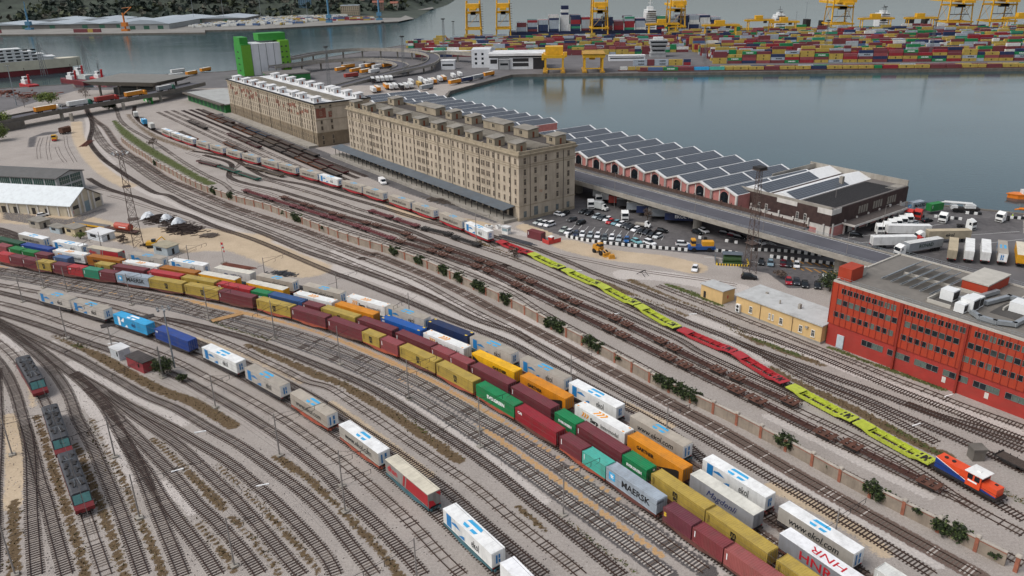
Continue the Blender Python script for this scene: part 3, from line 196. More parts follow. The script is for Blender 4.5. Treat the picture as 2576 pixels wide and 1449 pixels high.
POLYS = [["a",1,[[3.3,272.2],[10.7,263.6],[16.5,256.2],[29.6,246.1],[44.9,240.4],[59.6,234.8],[66.4,230.8],[68.6,222],[75.3,217.5],[77.3,205.8],[87.2,205.3],[91.9,211.9],[112.5,215.7],[141.7,202.8],[183.4,271.7],[150,289.4],[87.2,337.4],[28.9,360.6],[23.4,293.3]]],["a",0.8,[[-1.7,274.2],[-35.4,318.9],[-101.7,409.2],[-183.8,520.1],[-189.1,516.2],[-111.7,411.8],[-66.1,346],[-42.3,313.9],[-16.4,283.2],[-5.7,271.3]]],["a",0.75,[[-270.1,446],[-271.2,463.9],[-261.9,466.8],[-260.6,457.5],[-266.9,450.9],[-252.2,421.5],[-256.4,420.3]]],["a",0.6,[[-201.1,303],[-178.9,291.6],[-165.7,286.8],[-158.9,302.1],[-154.5,296.7],[-157.8,284],[-165.3,274],[-191.5,286.8]]]]
TRAINS = {"T1":[["tr","plain",2.36,87.57,-56.14],["tr","ekol",-6.74,100.58,-53.83],["tr","dhan",-17.87,115.02,-50.88],["tr","ekolcom",-28.22,127.14,-48.1],["tr","ekolcomG",-40.55,140.12,-44.84],["tr","ekolG",-53.26,152.07,-41.62],["tr","ekol",-66.27,163.01,-38.54],["c45","navy",-81.8,174.62,-35.23],["c45","ltblue",-96.08,184.2,-32.57],["tr","ekolG",-111.17,193.43,-30.19],["tr","ekolG",-123.9,200.58,-28.54]],"T2":[["c40","pinkred",35.51,90.58,-54.61],["c20","maroon2",30.11,98.24,-54.96],["c20","maroonBB",26.49,103.41,-54.97],["c40","maersk",20.4,112.05,-54.6],["c20","turq",14.92,119.67,-53.89],["c20","maroon",11.16,124.76,-53.23],["c40","crimson",4.95,132.87,-51.87],["c40","evergreen",-3.04,142.68,-49.71],["c40","msc",-11.95,152.71,-46.93],["c40","msc",-21,161.89,-43.86],["c20","maroonlt",-28.33,168.63,-41.3],["c20","msc",-33.33,172.88,-39.55],["c40","maroon",-40.73,178.73,-37.02],["c40","maroon",-51.48,186.33,-33.52],["c40","msc",-62.27,193.04,-30.35],["c40","maroon",-74.41,199.72,-27.29],["c40","msc",-85.63,205.21,-25.01],["c40","msc",-97.75,210.62,-23.19],["c40","maersk",-109.25,215.41,-22.13],["c20","maroon",-118.27,219.04,-21.8],["c20","teal",-124.13,221.38,-21.84],["c20","red",-129.98,223.74,-22.1],["c20","maroon",-135.81,226.13,-22.59],["c20","msc",-142.15,228.82,-23.41],["c20","maroon",-147.9,231.37,-24.45],["c20","maroon",-153.58,234.03,-25.78],["c20","red",-159.2,236.84,-27.43]],"T3":[["c40","msc",42.26,87.86,-56.86],["c40","msc",34.7,99.4,-56.58],["c40","msc",27.77,109.75,-55.8],["c20","evergreen",21.91,118.23,-54.79],["c40","maroon",16.41,125.85,-53.6],["c20","evergreen",10.74,133.36,-52.18],["c40","maroon",4.23,141.48,-50.34],["c40","maroon",-4.39,151.41,-47.67],["c20","maroonlt",-11.4,158.81,-45.38],["c20","maroonlt",-15.91,163.26,-43.88],["c40","maroon",-22.84,169.65,-41.56],["c40","maroon",-33.27,178.36,-38.12],["c40","msc",-43.82,186.15,-34.83],["c20","maroon",-51.93,191.55,-32.49],["c40","blue",-60.04,196.5,-30.34],["c20","evergreen",-68.25,201.12,-28.39],["c40","red",-76.77,205.56,-26.63],["c40","msc",-88.83,211.33,-24.63],["c40","red",-100.6,216.55,-23.27],["c40","maroon",-113.1,221.81,-22.52],["c20","msc",-122.77,225.81,-22.47],["c20","slate",-138.96,232.65,-23.59],["c20","maroon",-146.66,236.1,-24.73],["c20","green",-152.45,238.83,-25.9],["c20","green",-158.27,241.75,-27.37],["c20","maroonlt",-164.59,245.15,-29.35]],"T4":[["tr","hnr",44.88,92.88,-57.54],["tr","magd",34.69,108.54,-56.19],["c45","gartO",25.93,121.16,-54.42],["c45","sarp",17.25,132.83,-52.25],["c45","gartO",6.78,145.67,-49.23],["c45","gartY",-3.74,157.19,-45.96],["c45","sarp",-15.56,168.65,-42.19],["c45","dkblue",-26.92,178.32,-38.64],["c45","gartO",-40.07,188.12,-34.79],["c45","sarp",-52.63,196.31,-31.49],["tr","gartW",-67.86,205.05,-28.11],["tr","gartW",-83.88,213.11,-25.39],["c45","gartB",-97.62,219.34,-23.78],["c45","sarp",-111.14,225.16,-22.92],["c45","gartB",-124.82,230.92,-22.84],["c45","sarp",-138.53,236.79,-23.67],["c45","navy",-152.48,243.16,-25.64],["c45","dkgreen",-165.44,249.78,-28.72]],"T5":[["c40","whitebox",55.68,85.68,-57.3],["tr","ekolcom",46.88,99.4,-56.96],["tr","ekol",37.89,112.97,-55.86],["tr","ekolcomG",27.37,127.93,-53.79],["tr","ekol",16.76,141.76,-51.1],["tr","ekolG",6.95,153.33,-48.25],["tr","ekolG",-4.46,165.36,-44.72],["c45","navyY",-15.1,175.27,-41.38],["tr","ekolG",-26.63,184.84,-37.86],["c45","sarp",-37.99,193.13,-34.62],["tr","ekolcomG",-51.46,201.87,-31.18],["tr","ekolcomG",-66.7,210.5,-27.95],["tr","netlog",-80.99,217.7,-25.63],["tr","ekol",-97.2,225.15,-23.91],["tr","ekolG",-112.25,231.69,-23.25],["tr","redgrey",-128.75,238.83,-23.73],["tr","ekol",-143.41,245.49,-25.4],["tr","ekolcom",-159.69,253.8,-29.01]],"T6":[["tr","ekol",-10.77,255.06,-53.76],["tr","ekolcomG",-20.19,267.44,-51.74],["tr","ekolcomG",-31.28,280.99,-49.71],["tr","ekolcomG",-41.24,292.42,-48.18],["tr","ekolcomG",-53.42,305.65,-46.64],["tr","ekolcomG",-63.67,316.3,-45.61],["tr","ekol",-75.64,328.32,-44.68],["tr","ekolcomG",-86.65,339.09,-44.07],["tr","ekolcomG",-98.94,350.9,-43.66],["tr","ekolcomG",-109.67,361.1,-43.53],["tr","ekolcomG",-122.53,373.34,-43.65],["tr","ekolcomG",-133.74,384.09,-44],["tr","ekolcomG",-145.91,395.97,-44.65],["tr","ekolcomG",-156.84,406.92,-45.48],["tr","ekolcom",-169.18,419.73,-46.72],["tr","ekolcom",-179.32,430.73,-47.99],["tr","ekolcom",-189.46,442.3,-49.53],["c20","whitebox",-208.64,466.19,-53.23],["c20","ltblue",-218.91,480.56,-55.72],["c20","whitebox",-235.7,507.63,-60.76]]}
POCKETS = [["red",[-5.64,247.76],[6.26,236.24]],["lime",[5.31,235.48],[15.6,223.05]],["lime",[15.1,220.99],[25.63,208.64]],["lime",[24.52,207.59],[33.38,194.41]],["lime",[32.42,193.04],[42.43,179.8]],["red",[41.03,178.05],[50.81,164.63]],["red",[49.19,163.7],[59.09,150.57]],["lime",[57.52,148.22],[67.5,134.78]],["lime",[65.98,133.83],[76.26,120.25]]]
RUST_JOINTS = [[-110.69,321.27],[-38.11,252.71],[-23.8,238.47],[-9.56,222.95],[14.21,192.04],[25.33,177.4],[36.98,161.21],[48.46,145.5],[61.22,127.85],[73.44,112.23]]
RUST_JOINTS_BACK = [[-91.87,309.91],[-50.17,269.81],[-35.13,255.72],[-21.42,242.68],[-8.22,228.94],[15.73,198.4],[26.79,182.96],[36.84,170.11],[47.34,155],[58.46,140.7]]
SHUNTER = [[75.09,117.88],[80.15,110.26]]
LOCOS = [[[-113.09,164.76],[-101.84,151.16]],[[-95.07,142.22],[-84.83,127.58]],[[-83.07,125.07],[-72.64,110.46]]]
CARS = [["car","b0b9b2",18.1,260.6,-2.09],["car","e8e8e8",19.7,258.3,-2.1],["car","26304a",22,256.2,-1.81],["car","e8e8e8",24.1,255.5,-1.77],["car","a9b1b4",26.7,254.6,-1.82],["car","e8e8e8",29.1,253.9,-1.82],["car","555c5e",31.3,251.9,-1.79],["car","e8e8e8",33.6,251.6,-1.81],["car","a9b1b4",35.8,250.1,-1.81],["car","1f5a94",38.2,248.9,-1.8],["car","7fb4b8",41.2,247.2,-1.08],["suv","eeeeee",45.2,245.5,-0.92],["car","a9b1b4",31.1,275.9,-2.24],["car","4a4e50",32.8,273.7,-2.24],["car","e8e8e8",34.6,272,-2.25],["car","b5121b",35.2,269.2,-2.21],["car","6f9aa5",37,267.7,-2.26],["car","e8e8e8",38.5,265.9,-2.27],["car","1c1e20",40.4,264.3,-2.27],["car","2a2c30",41.2,262.3,-2.28],["car","eeeeee",42.9,259.9,-2.31],["car","16181a",44.4,257.6,-2.29],["car","1c1f28",46,256.2,-2.3],["car","17181a",47.3,253.9,-2.28],["car","c9cccb",49,252.1,-2.29],["car","e8e8e8",17.8,279.4,-0.77],["car","17191b",20.2,280.7,-2.05],["car","4a4a4c",21.9,272.5,-2.4],["car","14171a",24.7,268.8,-2.34],["car","3a3d3e",26.9,282.2,-2.33],["car","17181a",28.8,280.1,-2.25],["car","b6bcba",9.9,269.9,-2.46],["car","e8e8e8",11.5,268.4,-2.32],["suv","eeeeee",13.6,267,-2.39],["car","17181a",51.4,257.8,-0.49],["car","1c1f22",63,255.5,-1.08],["car","e8e8e8",65.6,257.2,-1.15],["car","17181c",72.2,254.4,-0.63],["car","5a1420",74.5,251.9,-0.76],["car","14161c",75.8,249.8,-0.75],["suv","e8e8e8",55.6,243.6,-0.19],["car","e8e8e8",80.6,243.9,-1.04],["suv","14161a",68.6,213.4,-0.22],["car","e8e8e8",54.6,221.1,-1.9],["car","15181a",75.7,225.6,-1.91],["car","7f97a3",78.2,224.6,-1.87],["car","5e1622",81.8,224,-1.88],["car","2c2f33",83.4,223.5,-1.89],["car","e8e8e8",85.5,222.7,-1.91],["car","a01828",78.8,209.7,-1.87],["car","2c3038",80.9,209.2,-1.88],["car","15171a",82.5,207,-1.89],["car","1a1c1e",85.7,206.1,-1.9],["car","4a6068",89,207.4,-1.9],["car","17191b",114.4,249.9,-0.45],["car","b4bbbd",138.6,261.4,-2.72],["car","17191b",145,264.3,0.4],["car","eeeeee",-177.3,290.4,0.69],["van","eeeeee",-54.3,330.5,-1.13]]
POLES = [["c",-137.1,205.6,8],["c",-136.9,216.1,9.5],["c",-128.4,212.9,3.2],["c",-105,202,9.3],["c",-112.1,181,8.5],["c",-95.8,171.2,6.3],["c",-79.5,160.1,7],["c",-79.2,159.1,7.5],["c",-62.7,145.6,7.7],["c",-79.8,190.8,4],["c",-59.2,178.8,8.7],["c",-44.4,127.3,9.2],["c",-22.3,147.6,5.5],["c",-6.6,129.1,9.3],["c",-30.7,117.4,4.3],["c",-28.8,110.2,7.9],["c",-15,93.9,7.7],["c",-40.1,164.3,9.8],["c",-22.3,147.8,9.3],["c",-6.9,135,5.9],["c",7.9,108.3,9.8],["c",-59.3,179.2,10.2],["c",-75.7,127.8,8.8],["c",-63.2,109.5,8.8],["c",-43.5,97.5,9.1],["c",-76.6,96.4,9.2],["c",-95.9,129.1,8.4],["c",-11.6,251.4,11.7],["c",-48.3,203.4,6.6],["c",-26.8,189.1,6.2],["c",12.5,152.9,4.5],["c",49.3,99.2,6],["c",-99.1,229.8,6.5],["c",-72.5,218,6.2],["c",-133.7,245.9,5.1],["c",-99.5,230.8,6.2],["c",-81.3,194.3,8.1],["c",28.5,127.7,9]]
WALL = [[-209.6,429.8],[-193.2,406.2],[-180.7,390.1],[-164.7,367.7],[-155,356.1],[-136.5,333],[-123.1,318.9],[-106,303.4],[-95.3,295.3],[-87.7,288],[-71.5,270.7],[-52.5,251.8],[-40.7,242],[-32.7,234.1],[-24.9,225.8],[2,192.7],[5.3,187.7],[14.9,174.4],[21.5,165.6],[27.8,156.2],[30.9,151.4],[40.9,139.1],[44.3,134.8],[54.1,120.7],[57.2,115.7],[64,106.8],[67.4,102.4],[70.9,97.8],[74.3,93.4]]
IVY = [[-167.4,371.8,2],[-121.1,317.4,2.4],[-111.3,309.2,2.6],[-77.3,277.3,4],[-65.7,263.6,1.4],[-36.4,239.1,2.5],[-28.1,229.5,2.4],[-19.2,220.4,2.6],[-14.7,214.1,2.6],[-7.9,207.6,4],[0.5,198.9,3],[11,180.4,5],[19.3,168.8,4],[23.2,161,1],[32.9,150,3.4],[36.2,145.1,4.4],[49.6,125.3,2.4],[53.7,118.2,1],[61.5,111.1,2.6],[68.7,101.4,3.4],[71.1,94.5,1.4],[63.4,104,1.2],[-85.2,284,1]]
TRACTORS = [["tractor","white",33.8,296.1,-1.55],["tractor","white",30,288.9,-1.54],["tractor","white",40.7,273.6,-1.57],["tractor","white",122.9,253.4,-1.59],["tractor","white",126.1,255.4,-1.6],["tractor","white",129,258,-1.61],["tractor","white",131.5,259.5,-1.62],["tractor","white",134.4,261.6,-1.63],["tractor","white",137.4,263.7,-1.64],["tractor","white",150.9,264.1,-2.32],["tractor","white",154,256,-1.05],["tractor","white",171,263.5,-2.57],["tractor","red",141.2,268.8,-2.29],["tractor","red",144.3,268.6,-2.3]]
LORRIES = [["t","dark",-109.3,656.1,1.81],["t","white",-105.6,658.6,1.8],["t","white",-102.2,660,1.8],["t","white",-98.8,661.9,1.79],["t","white",-95.8,663.4,1.79],["t","white",-76.6,640.3,1.86],["t","msc",-68.8,625.4,1.85],["t","white",-69.8,651,1.84],["t","white",-64.5,635.9,1.84],["t","white",-61.4,641.2,1.84],["t","orange",-58.9,643.8,1.83],["t","white",-55,655,1.82],["t","orange",-52.2,659.4,1.82],["t","white",-45.3,672.1,1.8],["t","white",-40.4,681,1.79],["t","orange",-41.9,635.9,-2.17],["t","navy",-33.1,649.2,-2.17],["t","grey",-24.9,663.1,-2.17],["t","orange",-16.3,680.9,-2.17],["t","white",-100.2,600.5,1.91],["t","orange",-97.6,605.2,1.9],["t","orange",-93,617.7,1.89],["t","white",-89.6,614.6,1.89],["t","white",-86.1,616.8,1.88],["t","dark",-81.2,613.6,1.88],["t","white",-77.9,617.4,1.87],["t","white",-74.8,620.7,1.86],["t","grey",-61.5,608.6,-2.17],["t","orange",-147.3,756,-2.26],["t","white",-132.9,757.7,-2.01],["t","orange",-127.9,760.9,-2.01],["t","white",-119.5,748.1,-2.03],["t","orange",-111.9,758.5,-2.03],["t","orange",-150.4,734,-2],["t","orange",-135.4,724.6,-2.02],["t","orange",-125.1,716.1,-2.04],["t","white",-117.1,715,-2.05],["t","red",-132.1,686.9,-2.31],["t","orange",-280,723.8,-1.86],["t","orange",-276.3,748.3,-1.85],["t","white",-287.1,707.9,-2.17],["t","white",-298.7,740.6,-2.14]]
# ------------------------------------------------------------------ ground, water, hills
LAND = [(900,-60),(900,-100),(420,150),(183,272),(165,282),(150,289),uv(-62,118),uv(240,118),(-43,599),(3,690),(16,691),(82,686),(216,680),(355,675),(425,672),(900,650),(900,1060),(654,1050),(454,1047),(332,1054),(254,1052),(130,1038),(5,1034),(-48,1080),(-83,1069),(-110,1031),(-123,993),(-150,936),(-190,858),(-216,807),(-260,750),(-310,735),(-316,654),(-348,655),(-363,680),(-379,673),(-412,660),(-700,640),(-700,-100)]
LAND = LAND[1:]
FARLAND = [(-1900,1340),(-889,1308),(-784,1289),(-622,1272),(-456,1258),(-474,1308),(-395,1311),(-188,1444),(-170,1531),(-200,1640),(-242,1817),(-172,1857),(-165,1899),(-219,2300),(-600,2700),(-1900,2700)]
def inpoly(X, Y, poly):
    r = np.zeros(X.shape, bool); n = len(poly)
    for i in range(n):
        x0, y0 = poly[i]; x1, y1 = poly[(i+1) % n]
        if y0 == y1: continue
        c = ((y0 > Y) != (y1 > Y)) & (X < (x1-x0)*(Y-y0)/(y1-y0)+x0); r ^= c
    return r
def pdist(X, Y, pts, closed=False):
    """distance to a polyline, evaluated only near it"""
    d = np.full(X.shape, 1e3); P = [tuple(p[:2]) for p in pts]+([tuple(pts[0][:2])] if closed else [])
    for (x0, y0), (x1, y1) in zip(P, P[1:]):
        sel = (X > min(x0, x1)-14) & (X < max(x0, x1)+14) & (Y > min(y0, y1)-14) & (Y < max(y0, y1)+14)
        if not sel.any(): continue
        x = X[sel]-x0; y = Y[sel]-y0; dx, dy = x1-x0, y1-y0; L = dx*dx+dy*dy+1e-9
        t = np.clip((x*dx+y*dy)/L, 0, 1); d[sel] = np.minimum(d[sel], np.hypot(x-t*dx, y-t*dy))
    return d
def ramp(node, stops):
    e = node.color_ramp.elements
    while len(e) < len(stops): e.new(.5)
    for q, (p, c) in zip(e, stops): q.position = p; q.color = tuple(lin(c))+(1,)
def ground_material():
    m = bpy.data.materials.new('yard_ground'); m.use_nodes = True; n = m.node_tree.nodes; l = m.node_tree.links; b = n['Principled BSDF']
    b.inputs['Roughness'].default_value = .95; b.inputs['Specular IOR Level'].default_value = .15
    tc = n.new('ShaderNodeTexCoord')
    def noise(s, det=6, rough=.65, vec=None):
        t = n.new('ShaderNodeTexNoise'); t.inputs['Scale'].default_value = s; t.inputs['Detail'].default_value = det; t.inputs['Roughness'].default_value = rough
        l.new(tc.outputs['Object'], t.inputs['Vector']); return t
    def mix(fac, a, c, typ='MIX'):
        x = n.new('ShaderNodeMixRGB'); x.blend_type = typ
        if isinstance(fac, float): x.inputs[0].default_value = fac
        else: l.new(fac, x.inputs[0])
        for k, q in ((1, a), (2, c)):
            if isinstance(q, tuple): x.inputs[k].default_value = q+(1,)
            else: l.new(q, x.inputs[k])
        return x.outputs[0]
    def cr(src, stops):
        r = n.new('ShaderNodeValToRGB'); ramp(r, stops); l.new(src, r.inputs[0]); return r.outputs[0]
    n1 = noise(.09, 8); n2 = noise(2.2, 5, .7); n3 = noise(.55, 8, .7); n4 = noise(9., 3, .8)
    base = cr(n1.outputs[0], [(.3, '7f7976'), (.48, '9b9490'), (.6, 'a69f9a'), (.74, 'b6aea7')])
    base = mix(.5, base, cr(n2.outputs[0], [(.3, '6e6660'), (.5, 'a1988f'), (.7, 'c6bdb2')]))
    base = mix(.35, base, cr(n4.outputs[0], [(.32, '57504b'), (.5, '9f968e'), (.68, 'd8d0c6')]))
    stain = n.new('ShaderNodeValToRGB'); ramp(stain, [(.52, (0,0,0)), (.7, (1,1,1))]); l.new(n3.outputs[0], stain.inputs[0])
    base = mix(stain.outputs[0], base, lin('7b6b5c'), 'MIX') if False else base
    a1 = n.new('ShaderNodeAttribute'); a1.attribute_name = 'm1'; a2 = n.new('ShaderNodeAttribute'); a2.attribute_name = 'm2'
    s1 = n.new('ShaderNodeSeparateColor'); l.new(a1.outputs['Color'], s1.inputs[0]); s2 = n.new('ShaderNodeSeparateColor'); l.new(a2.outputs['Color'], s2.inputs[0])
    def brk(w, amt=.9, lo=.42, hi=.62):
        """break a smooth weight into ragged patches"""
        x = n.new('ShaderNodeMath'); x.operation = 'MULTIPLY_ADD'; l.new(n3.outputs[0], x.inputs[0]); x.inputs[1].default_value = amt*.7; y = n.new('ShaderNodeMath'); y.operation = 'ADD'; x.inputs[2].default_value = -amt*.35
        l.new(x.outputs[0], y.inputs[0]); l.new(w, y.inputs[1])
        z = n.new('ShaderNodeMath'); z.operation = 'MULTIPLY_ADD'; l.new(n2.outputs[0], z.inputs[0]); z.inputs[1].default_value = .9; z.inputs[2].default_value = -.45
        q = n.new('ShaderNodeMath'); q.operation = 'ADD'; l.new(y.outputs[0], q.inputs[0]); l.new(z.outputs[0], q.inputs[1])
        r = n.new('ShaderNodeMapRange'); r.interpolation_type = 'SMOOTHSTEP'; r.inputs[1].default_value = lo; r.inputs[2].default_value = hi; l.new(q.outputs[0], r.inputs[0])
        g = n.new('ShaderNodeMath'); g.operation = 'MULTIPLY'; l.new(r.outputs[0], g.inputs[0])
        h = n.new('ShaderNodeMapRange'); h.inputs[1].default_value = .02; h.inputs[2].default_value = .2; l.new(w, h.inputs[0]); l.new(h.outputs[0], g.inputs[1]); return g.outputs[0]
    sand = cr(n2.outputs[0], [(.3, 'a5927b'), (.55, 'c0ad94'), (.75, 'd0c0a8')])
    sand = mix(.45, sand, cr(n1.outputs[0], [(.3, '97866f'), (.6, 'c4b197'), (.8, 'd5c7b0')]))
    pale = cr(n2.outputs[0], [(.3, 'a39b95'), (.55, 'bdb5ae'), (.75, 'cfc8c2')])
    ochre = cr(n2.outputs[0], [(.3, 'a5835c'), (.6, 'bd9a70'), (.8, 'c9a981')])
    dry = cr(n2.outputs[0], [(.3, '4a3b28'), (.5, '635340'), (.62, '6e5d45'), (.75, '84745a')])
    green = cr(n4.outputs[0], [(.3, '333a1e'), (.5, '4e5630'), (.7, '6d7048')])
    dark = cr(n4.outputs[0], [(.3, '2d2b2b'), (.5, '575352'), (.72, '8b8583')])
    brown = cr(n4.outputs[0], [(.3, '43352f'), (.5, '6c5b53'), (.72, '8d7d74')])
    asph = cr(n1.outputs[0], [(.3, '4d4b4c'), (.5, '5f5c5c'), (.65, '6d6a69'), (.78, '7d7977')])
    asph = mix(.4, asph, cr(n3.outputs[0], [(.35, '484647'), (.55, '676464'), (.75, '827e7c')]))
    col = mix(brk(a2.outputs['Alpha'], .7), base, pale)
    col = mix(brk(s2.outputs[1], .5), col, dark); col = mix(brk(s2.outputs[2], .5), col, brown)
    col = mix(brk(a1.outputs['Alpha'], .8), col, sand); col = mix(brk(s1.outputs[2], .5), col, ochre)
    col = mix(brk(s2.outputs[0], .5), col, asph)
    col = mix(brk(s1.outputs[0], 1.1), col, dry); col = mix(brk(s1.outputs[1], 1.1), col, green)
    l.new(col, b.inputs['Base Color'])
    bp = n.new('ShaderNodeBump'); bp.inputs['Strength'].default_value = .5; bp.inputs['Distance'].default_value = .12
    l.new(n4.outputs[0], bp.inputs['Height']); l.new(bp.outputs[0], b.inputs['Normal'])
    return m
def build_ground():
    mg = ground_material()
    tracks = [(TR_STYLE[k], TR_LINE[k]) for k in TR_LINE]
    for nm, (x0, x1, y0, y1, st) in (('yard_ground', (-240, 140, 78, 250, .8)), ('yard_ground', (-340, 200, 250, 640, 1.6))):
        xs = np.arange(x0, x1+st, st); ys = np.arange(y0, y1+st*.5, st); X, Y = np.meshgrid(xs, ys); sh = X.shape
        ch = {c: np.zeros(sh) for c in 'dgosakbp'}
        for c, hw, s, pts in MASKS:
            d = pdist(X, Y, spline(pts, 3.) if len(pts) > 2 else pts); ch[c] = np.maximum(ch[c], s*np.clip(1-(d-hw*.55)/(hw*.9), 0, 1))
        for c, s, poly in POLYS:
            d = pdist(X, Y, poly, True); i = inpoly(X, Y, poly); sd_ = np.where(i, d, -d); ch[c] = np.maximum(ch[c], s*np.clip((sd_+.6)/1.4, 0, 1))
        for sty, pts in tracks:
            d = pdist(X, Y, pts); wt = np.clip(1-(d-1.25)/1.2, 0, 1)
            if sty in 'cd': ch['k'] = np.maximum(ch['k'], wt*(.9 if sty == 'c' else .5))
            elif sty == 'b': ch['b'] = np.maximum(ch['b'], wt*.95)
            elif sty == 'w': ch['b'] = np.maximum(ch['b'], wt*.2)
            for c in 'dgo': ch[c] *= np.where(wt > .4, .25 if c != 'd' else .35, 1)
        P = np.stack([X, Y, np.zeros(sh)], -1).reshape(-1, 3)
        if st < 1: P[:, 2] = 0
        ny, nx = sh; idx = np.arange(ny*nx).reshape(sh); q = np.stack([idx[:-1, :-1], idx[:-1, 1:], idx[1:, 1:], idx[1:, :-1]], -1).reshape(-1, 4)
        cx = X[:-1, :-1].ravel()+st/2; cy = Y[:-1, :-1].ravel()+st/2
        keep = (np.abs(cx) < cy*.70+34) & inpoly(cx, cy, LAND)
        for s in (-1.5, 1.5): keep &= inpoly(cx+s, cy+s, LAND) & inpoly(cx+s, cy-s, LAND)
        q = q[keep]; used = np.unique(q); rm = np.full(ny*nx, -1); rm[used] = np.arange(len(used)); q = rm[q]
        me = bpy.data.meshes.new(nm); me.vertices.add(len(used)); me.vertices.foreach_set('co', P[used].ravel().astype('f'))
        me.loops.add(q.size); me.loops.foreach_set('vertex_index', q.ravel().astype('i')); me.polygons.add(len(q)); me.polygons.foreach_set('loop_start', (np.arange(len(q))*4).astype('i'))
        me.update(calc_edges=True)
        for an, cs in (('m1', 'dgos'), ('m2', 'akbp')):
            at = me.attributes.new(an, 'FLOAT_COLOR', 'POINT'); at.data.foreach_set('color', np.stack([ch[c].ravel()[used] for c in cs], -1).ravel().astype('f'))
        me.materials.append(mg); o = link(nm, me); tag(o, 'pale gravel ground of the railway yard', 'ground', kind='structure')
    asm = mat('asphalt', '676464', .9, .3, .06, bump=.2)
    b = B(); b.add([(p[0], p[1], -.06) for p in LAND], [tuple(range(len(LAND)-1, -1, -1))]); o = b.obj('port_ground', asm); tag(o, 'grey asphalt ground of the port', 'ground', kind='structure')
    if o.data.polygons[0].normal.z < 0: o.data.flip_normals()
    b = B(); b.add([(p[0], p[1], 0.) for p in FARLAND], [tuple(range(len(FARLAND)))]); o = b.obj('far_port_ground', mat('far_concrete', '85827c', .9, .25, .03)); tag(o, 'pale concrete ground of the far harbour', 'ground', kind='structure')
    if o.data.polygons[0].normal.z < 0: o.data.flip_normals()
    cq = mat('quay_concrete', '6d675f', .9, .4, .25, dirt=.7)
    for nm, pts, lab in (('quay_wall', LAND[1:12], 'concrete quay wall round the near basin'), ('quay_wall', LAND[11:33], 'concrete quay wall of the container pier'), ('quay_wall', LAND[32:], 'concrete quay wall by the dry dock'), ('quay_wall', FARLAND[:8], 'concrete quay wall of the far harbour')):
        b = B(); b.sweep([(p[0], p[1], 0) for p in pts], [(-.1, -5), (-.1, .25), (1.5, .25), (1.5, -5)] if pts is not FARLAND else [(-1.5, -5), (-1.5, .25), (.1, .25), (.1, -5)]); tag(b.obj(nm, cq), lab, 'quay wall', kind='structure')
    # fenders along the far quay and the pier
    # water
    m = bpy.data.materials.new('harbour_water'); m.use_nodes = True; n = m.node_tree.nodes; l = m.node_tree.links; p = n['Principled BSDF']
    p.inputs['Roughness'].default_value = .12; p.inputs['IOR'].default_value = 1.33
    tc = n.new('ShaderNodeTexCoord'); t0 = n.new('ShaderNodeTexNoise'); t0.inputs['Scale'].default_value = .006; t0.inputs['Detail'].default_value = 3; l.new(tc.outputs['Object'], t0.inputs['Vector'])
    r = n.new('ShaderNodeValToRGB'); ramp(r, [(.3, (.018, .052, .062)), (.7, (.032, .075, .082))]); l.new(t0.outputs[0], r.inputs[0]); l.new(r.outputs[0], p.inputs['Base Color'])
    t1 = n.new('ShaderNodeTexNoise'); t1.inputs['Scale'].default_value = .45; t1.inputs['Detail'].default_value = 4; t1.inputs['Roughness'].default_value = .6
    t2 = n.new('ShaderNodeTexNoise'); t2.inputs['Scale'].default_value = .02; t2.inputs['Detail'].default_value = 4
    mp = n.new('ShaderNodeMapping'); mp.inputs['Scale'].default_value = (.7, 1.5, 1); l.new(tc.outputs['Object'], mp.inputs[0]); l.new(mp.outputs[0], t1.inputs['Vector']); l.new(mp.outputs[0], t2.inputs['Vector'])
    r2 = n.new('ShaderNodeMapRange'); r2.inputs[1].default_value = .35; r2.inputs[2].default_value = .7; r2.inputs[3].default_value = .05; r2.inputs[4].default_value = .22; l.new(t2.outputs[0], r2.inputs[0])
    bp = n.new('ShaderNodeBump'); bp.inputs['Distance'].default_value = .35; l.new(r2.outputs[0], bp.inputs['Strength']); l.new(t1.outputs[0], bp.inputs['Height']); l.new(bp.outputs[0], p.inputs['Normal'])
    b = B(); b.add([(-2600, 200, -2), (3200, 200, -2), (3200, 4200, -2), (-2600, 4200, -2)], [(0, 1, 2, 3)]); tag(b.obj('sea_water', m), 'blue-grey harbour water', 'water', kind='structure')
    # hill beyond the far harbour
    xs = np.linspace(-1900, -150, 70); ys = np.linspace(1560, 2500, 40); X, Y = np.meshgrid(xs, ys); rng = np.random.RandomState(3)
    shore = np.interp(X, [-1900, -700, -420, -260, -190, -150], [1560, 1560, 1600, 1680, 1850, 1900]); f = np.clip((Y-shore)/420, 0, 1); f = f*f*(3-2*f)
    edge = np.clip((-165-X)/160, 0, 1); Z = -3+3.2*np.clip(edge*6, 0, 1)+f*edge*(95+14*np.sin(X/130.)+10*np.cos(Y/90+X/60))+rng.rand(*X.shape)*3*f
    idx = np.arange(X.size).reshape(X.shape); q = np.stack([idx[:-1, :-1], idx[:-1, 1:], idx[1:, 1:], idx[1:, :-1]], -1).reshape(-1, 4)
    me = bpy.data.meshes.new('hillside'); me.from_pydata(np.stack([X, Y, Z], -1).reshape(-1, 3).tolist(), [], q.tolist()); me.materials.append(mat('hill_scrub', '3c4439', .95, .5, .03)); tag(link('hillside', me), 'dark wooded hillside beyond the far harbour', 'hill', kind='structure')
    global HILL; HILL = (X, Y, Z)
TR_LINE = {k: spline(p, 2.) for k, (s, p) in TRACKS.items()}; TR_STYLE = {k: s for k, (s, p) in TRACKS.items()}
build_ground()
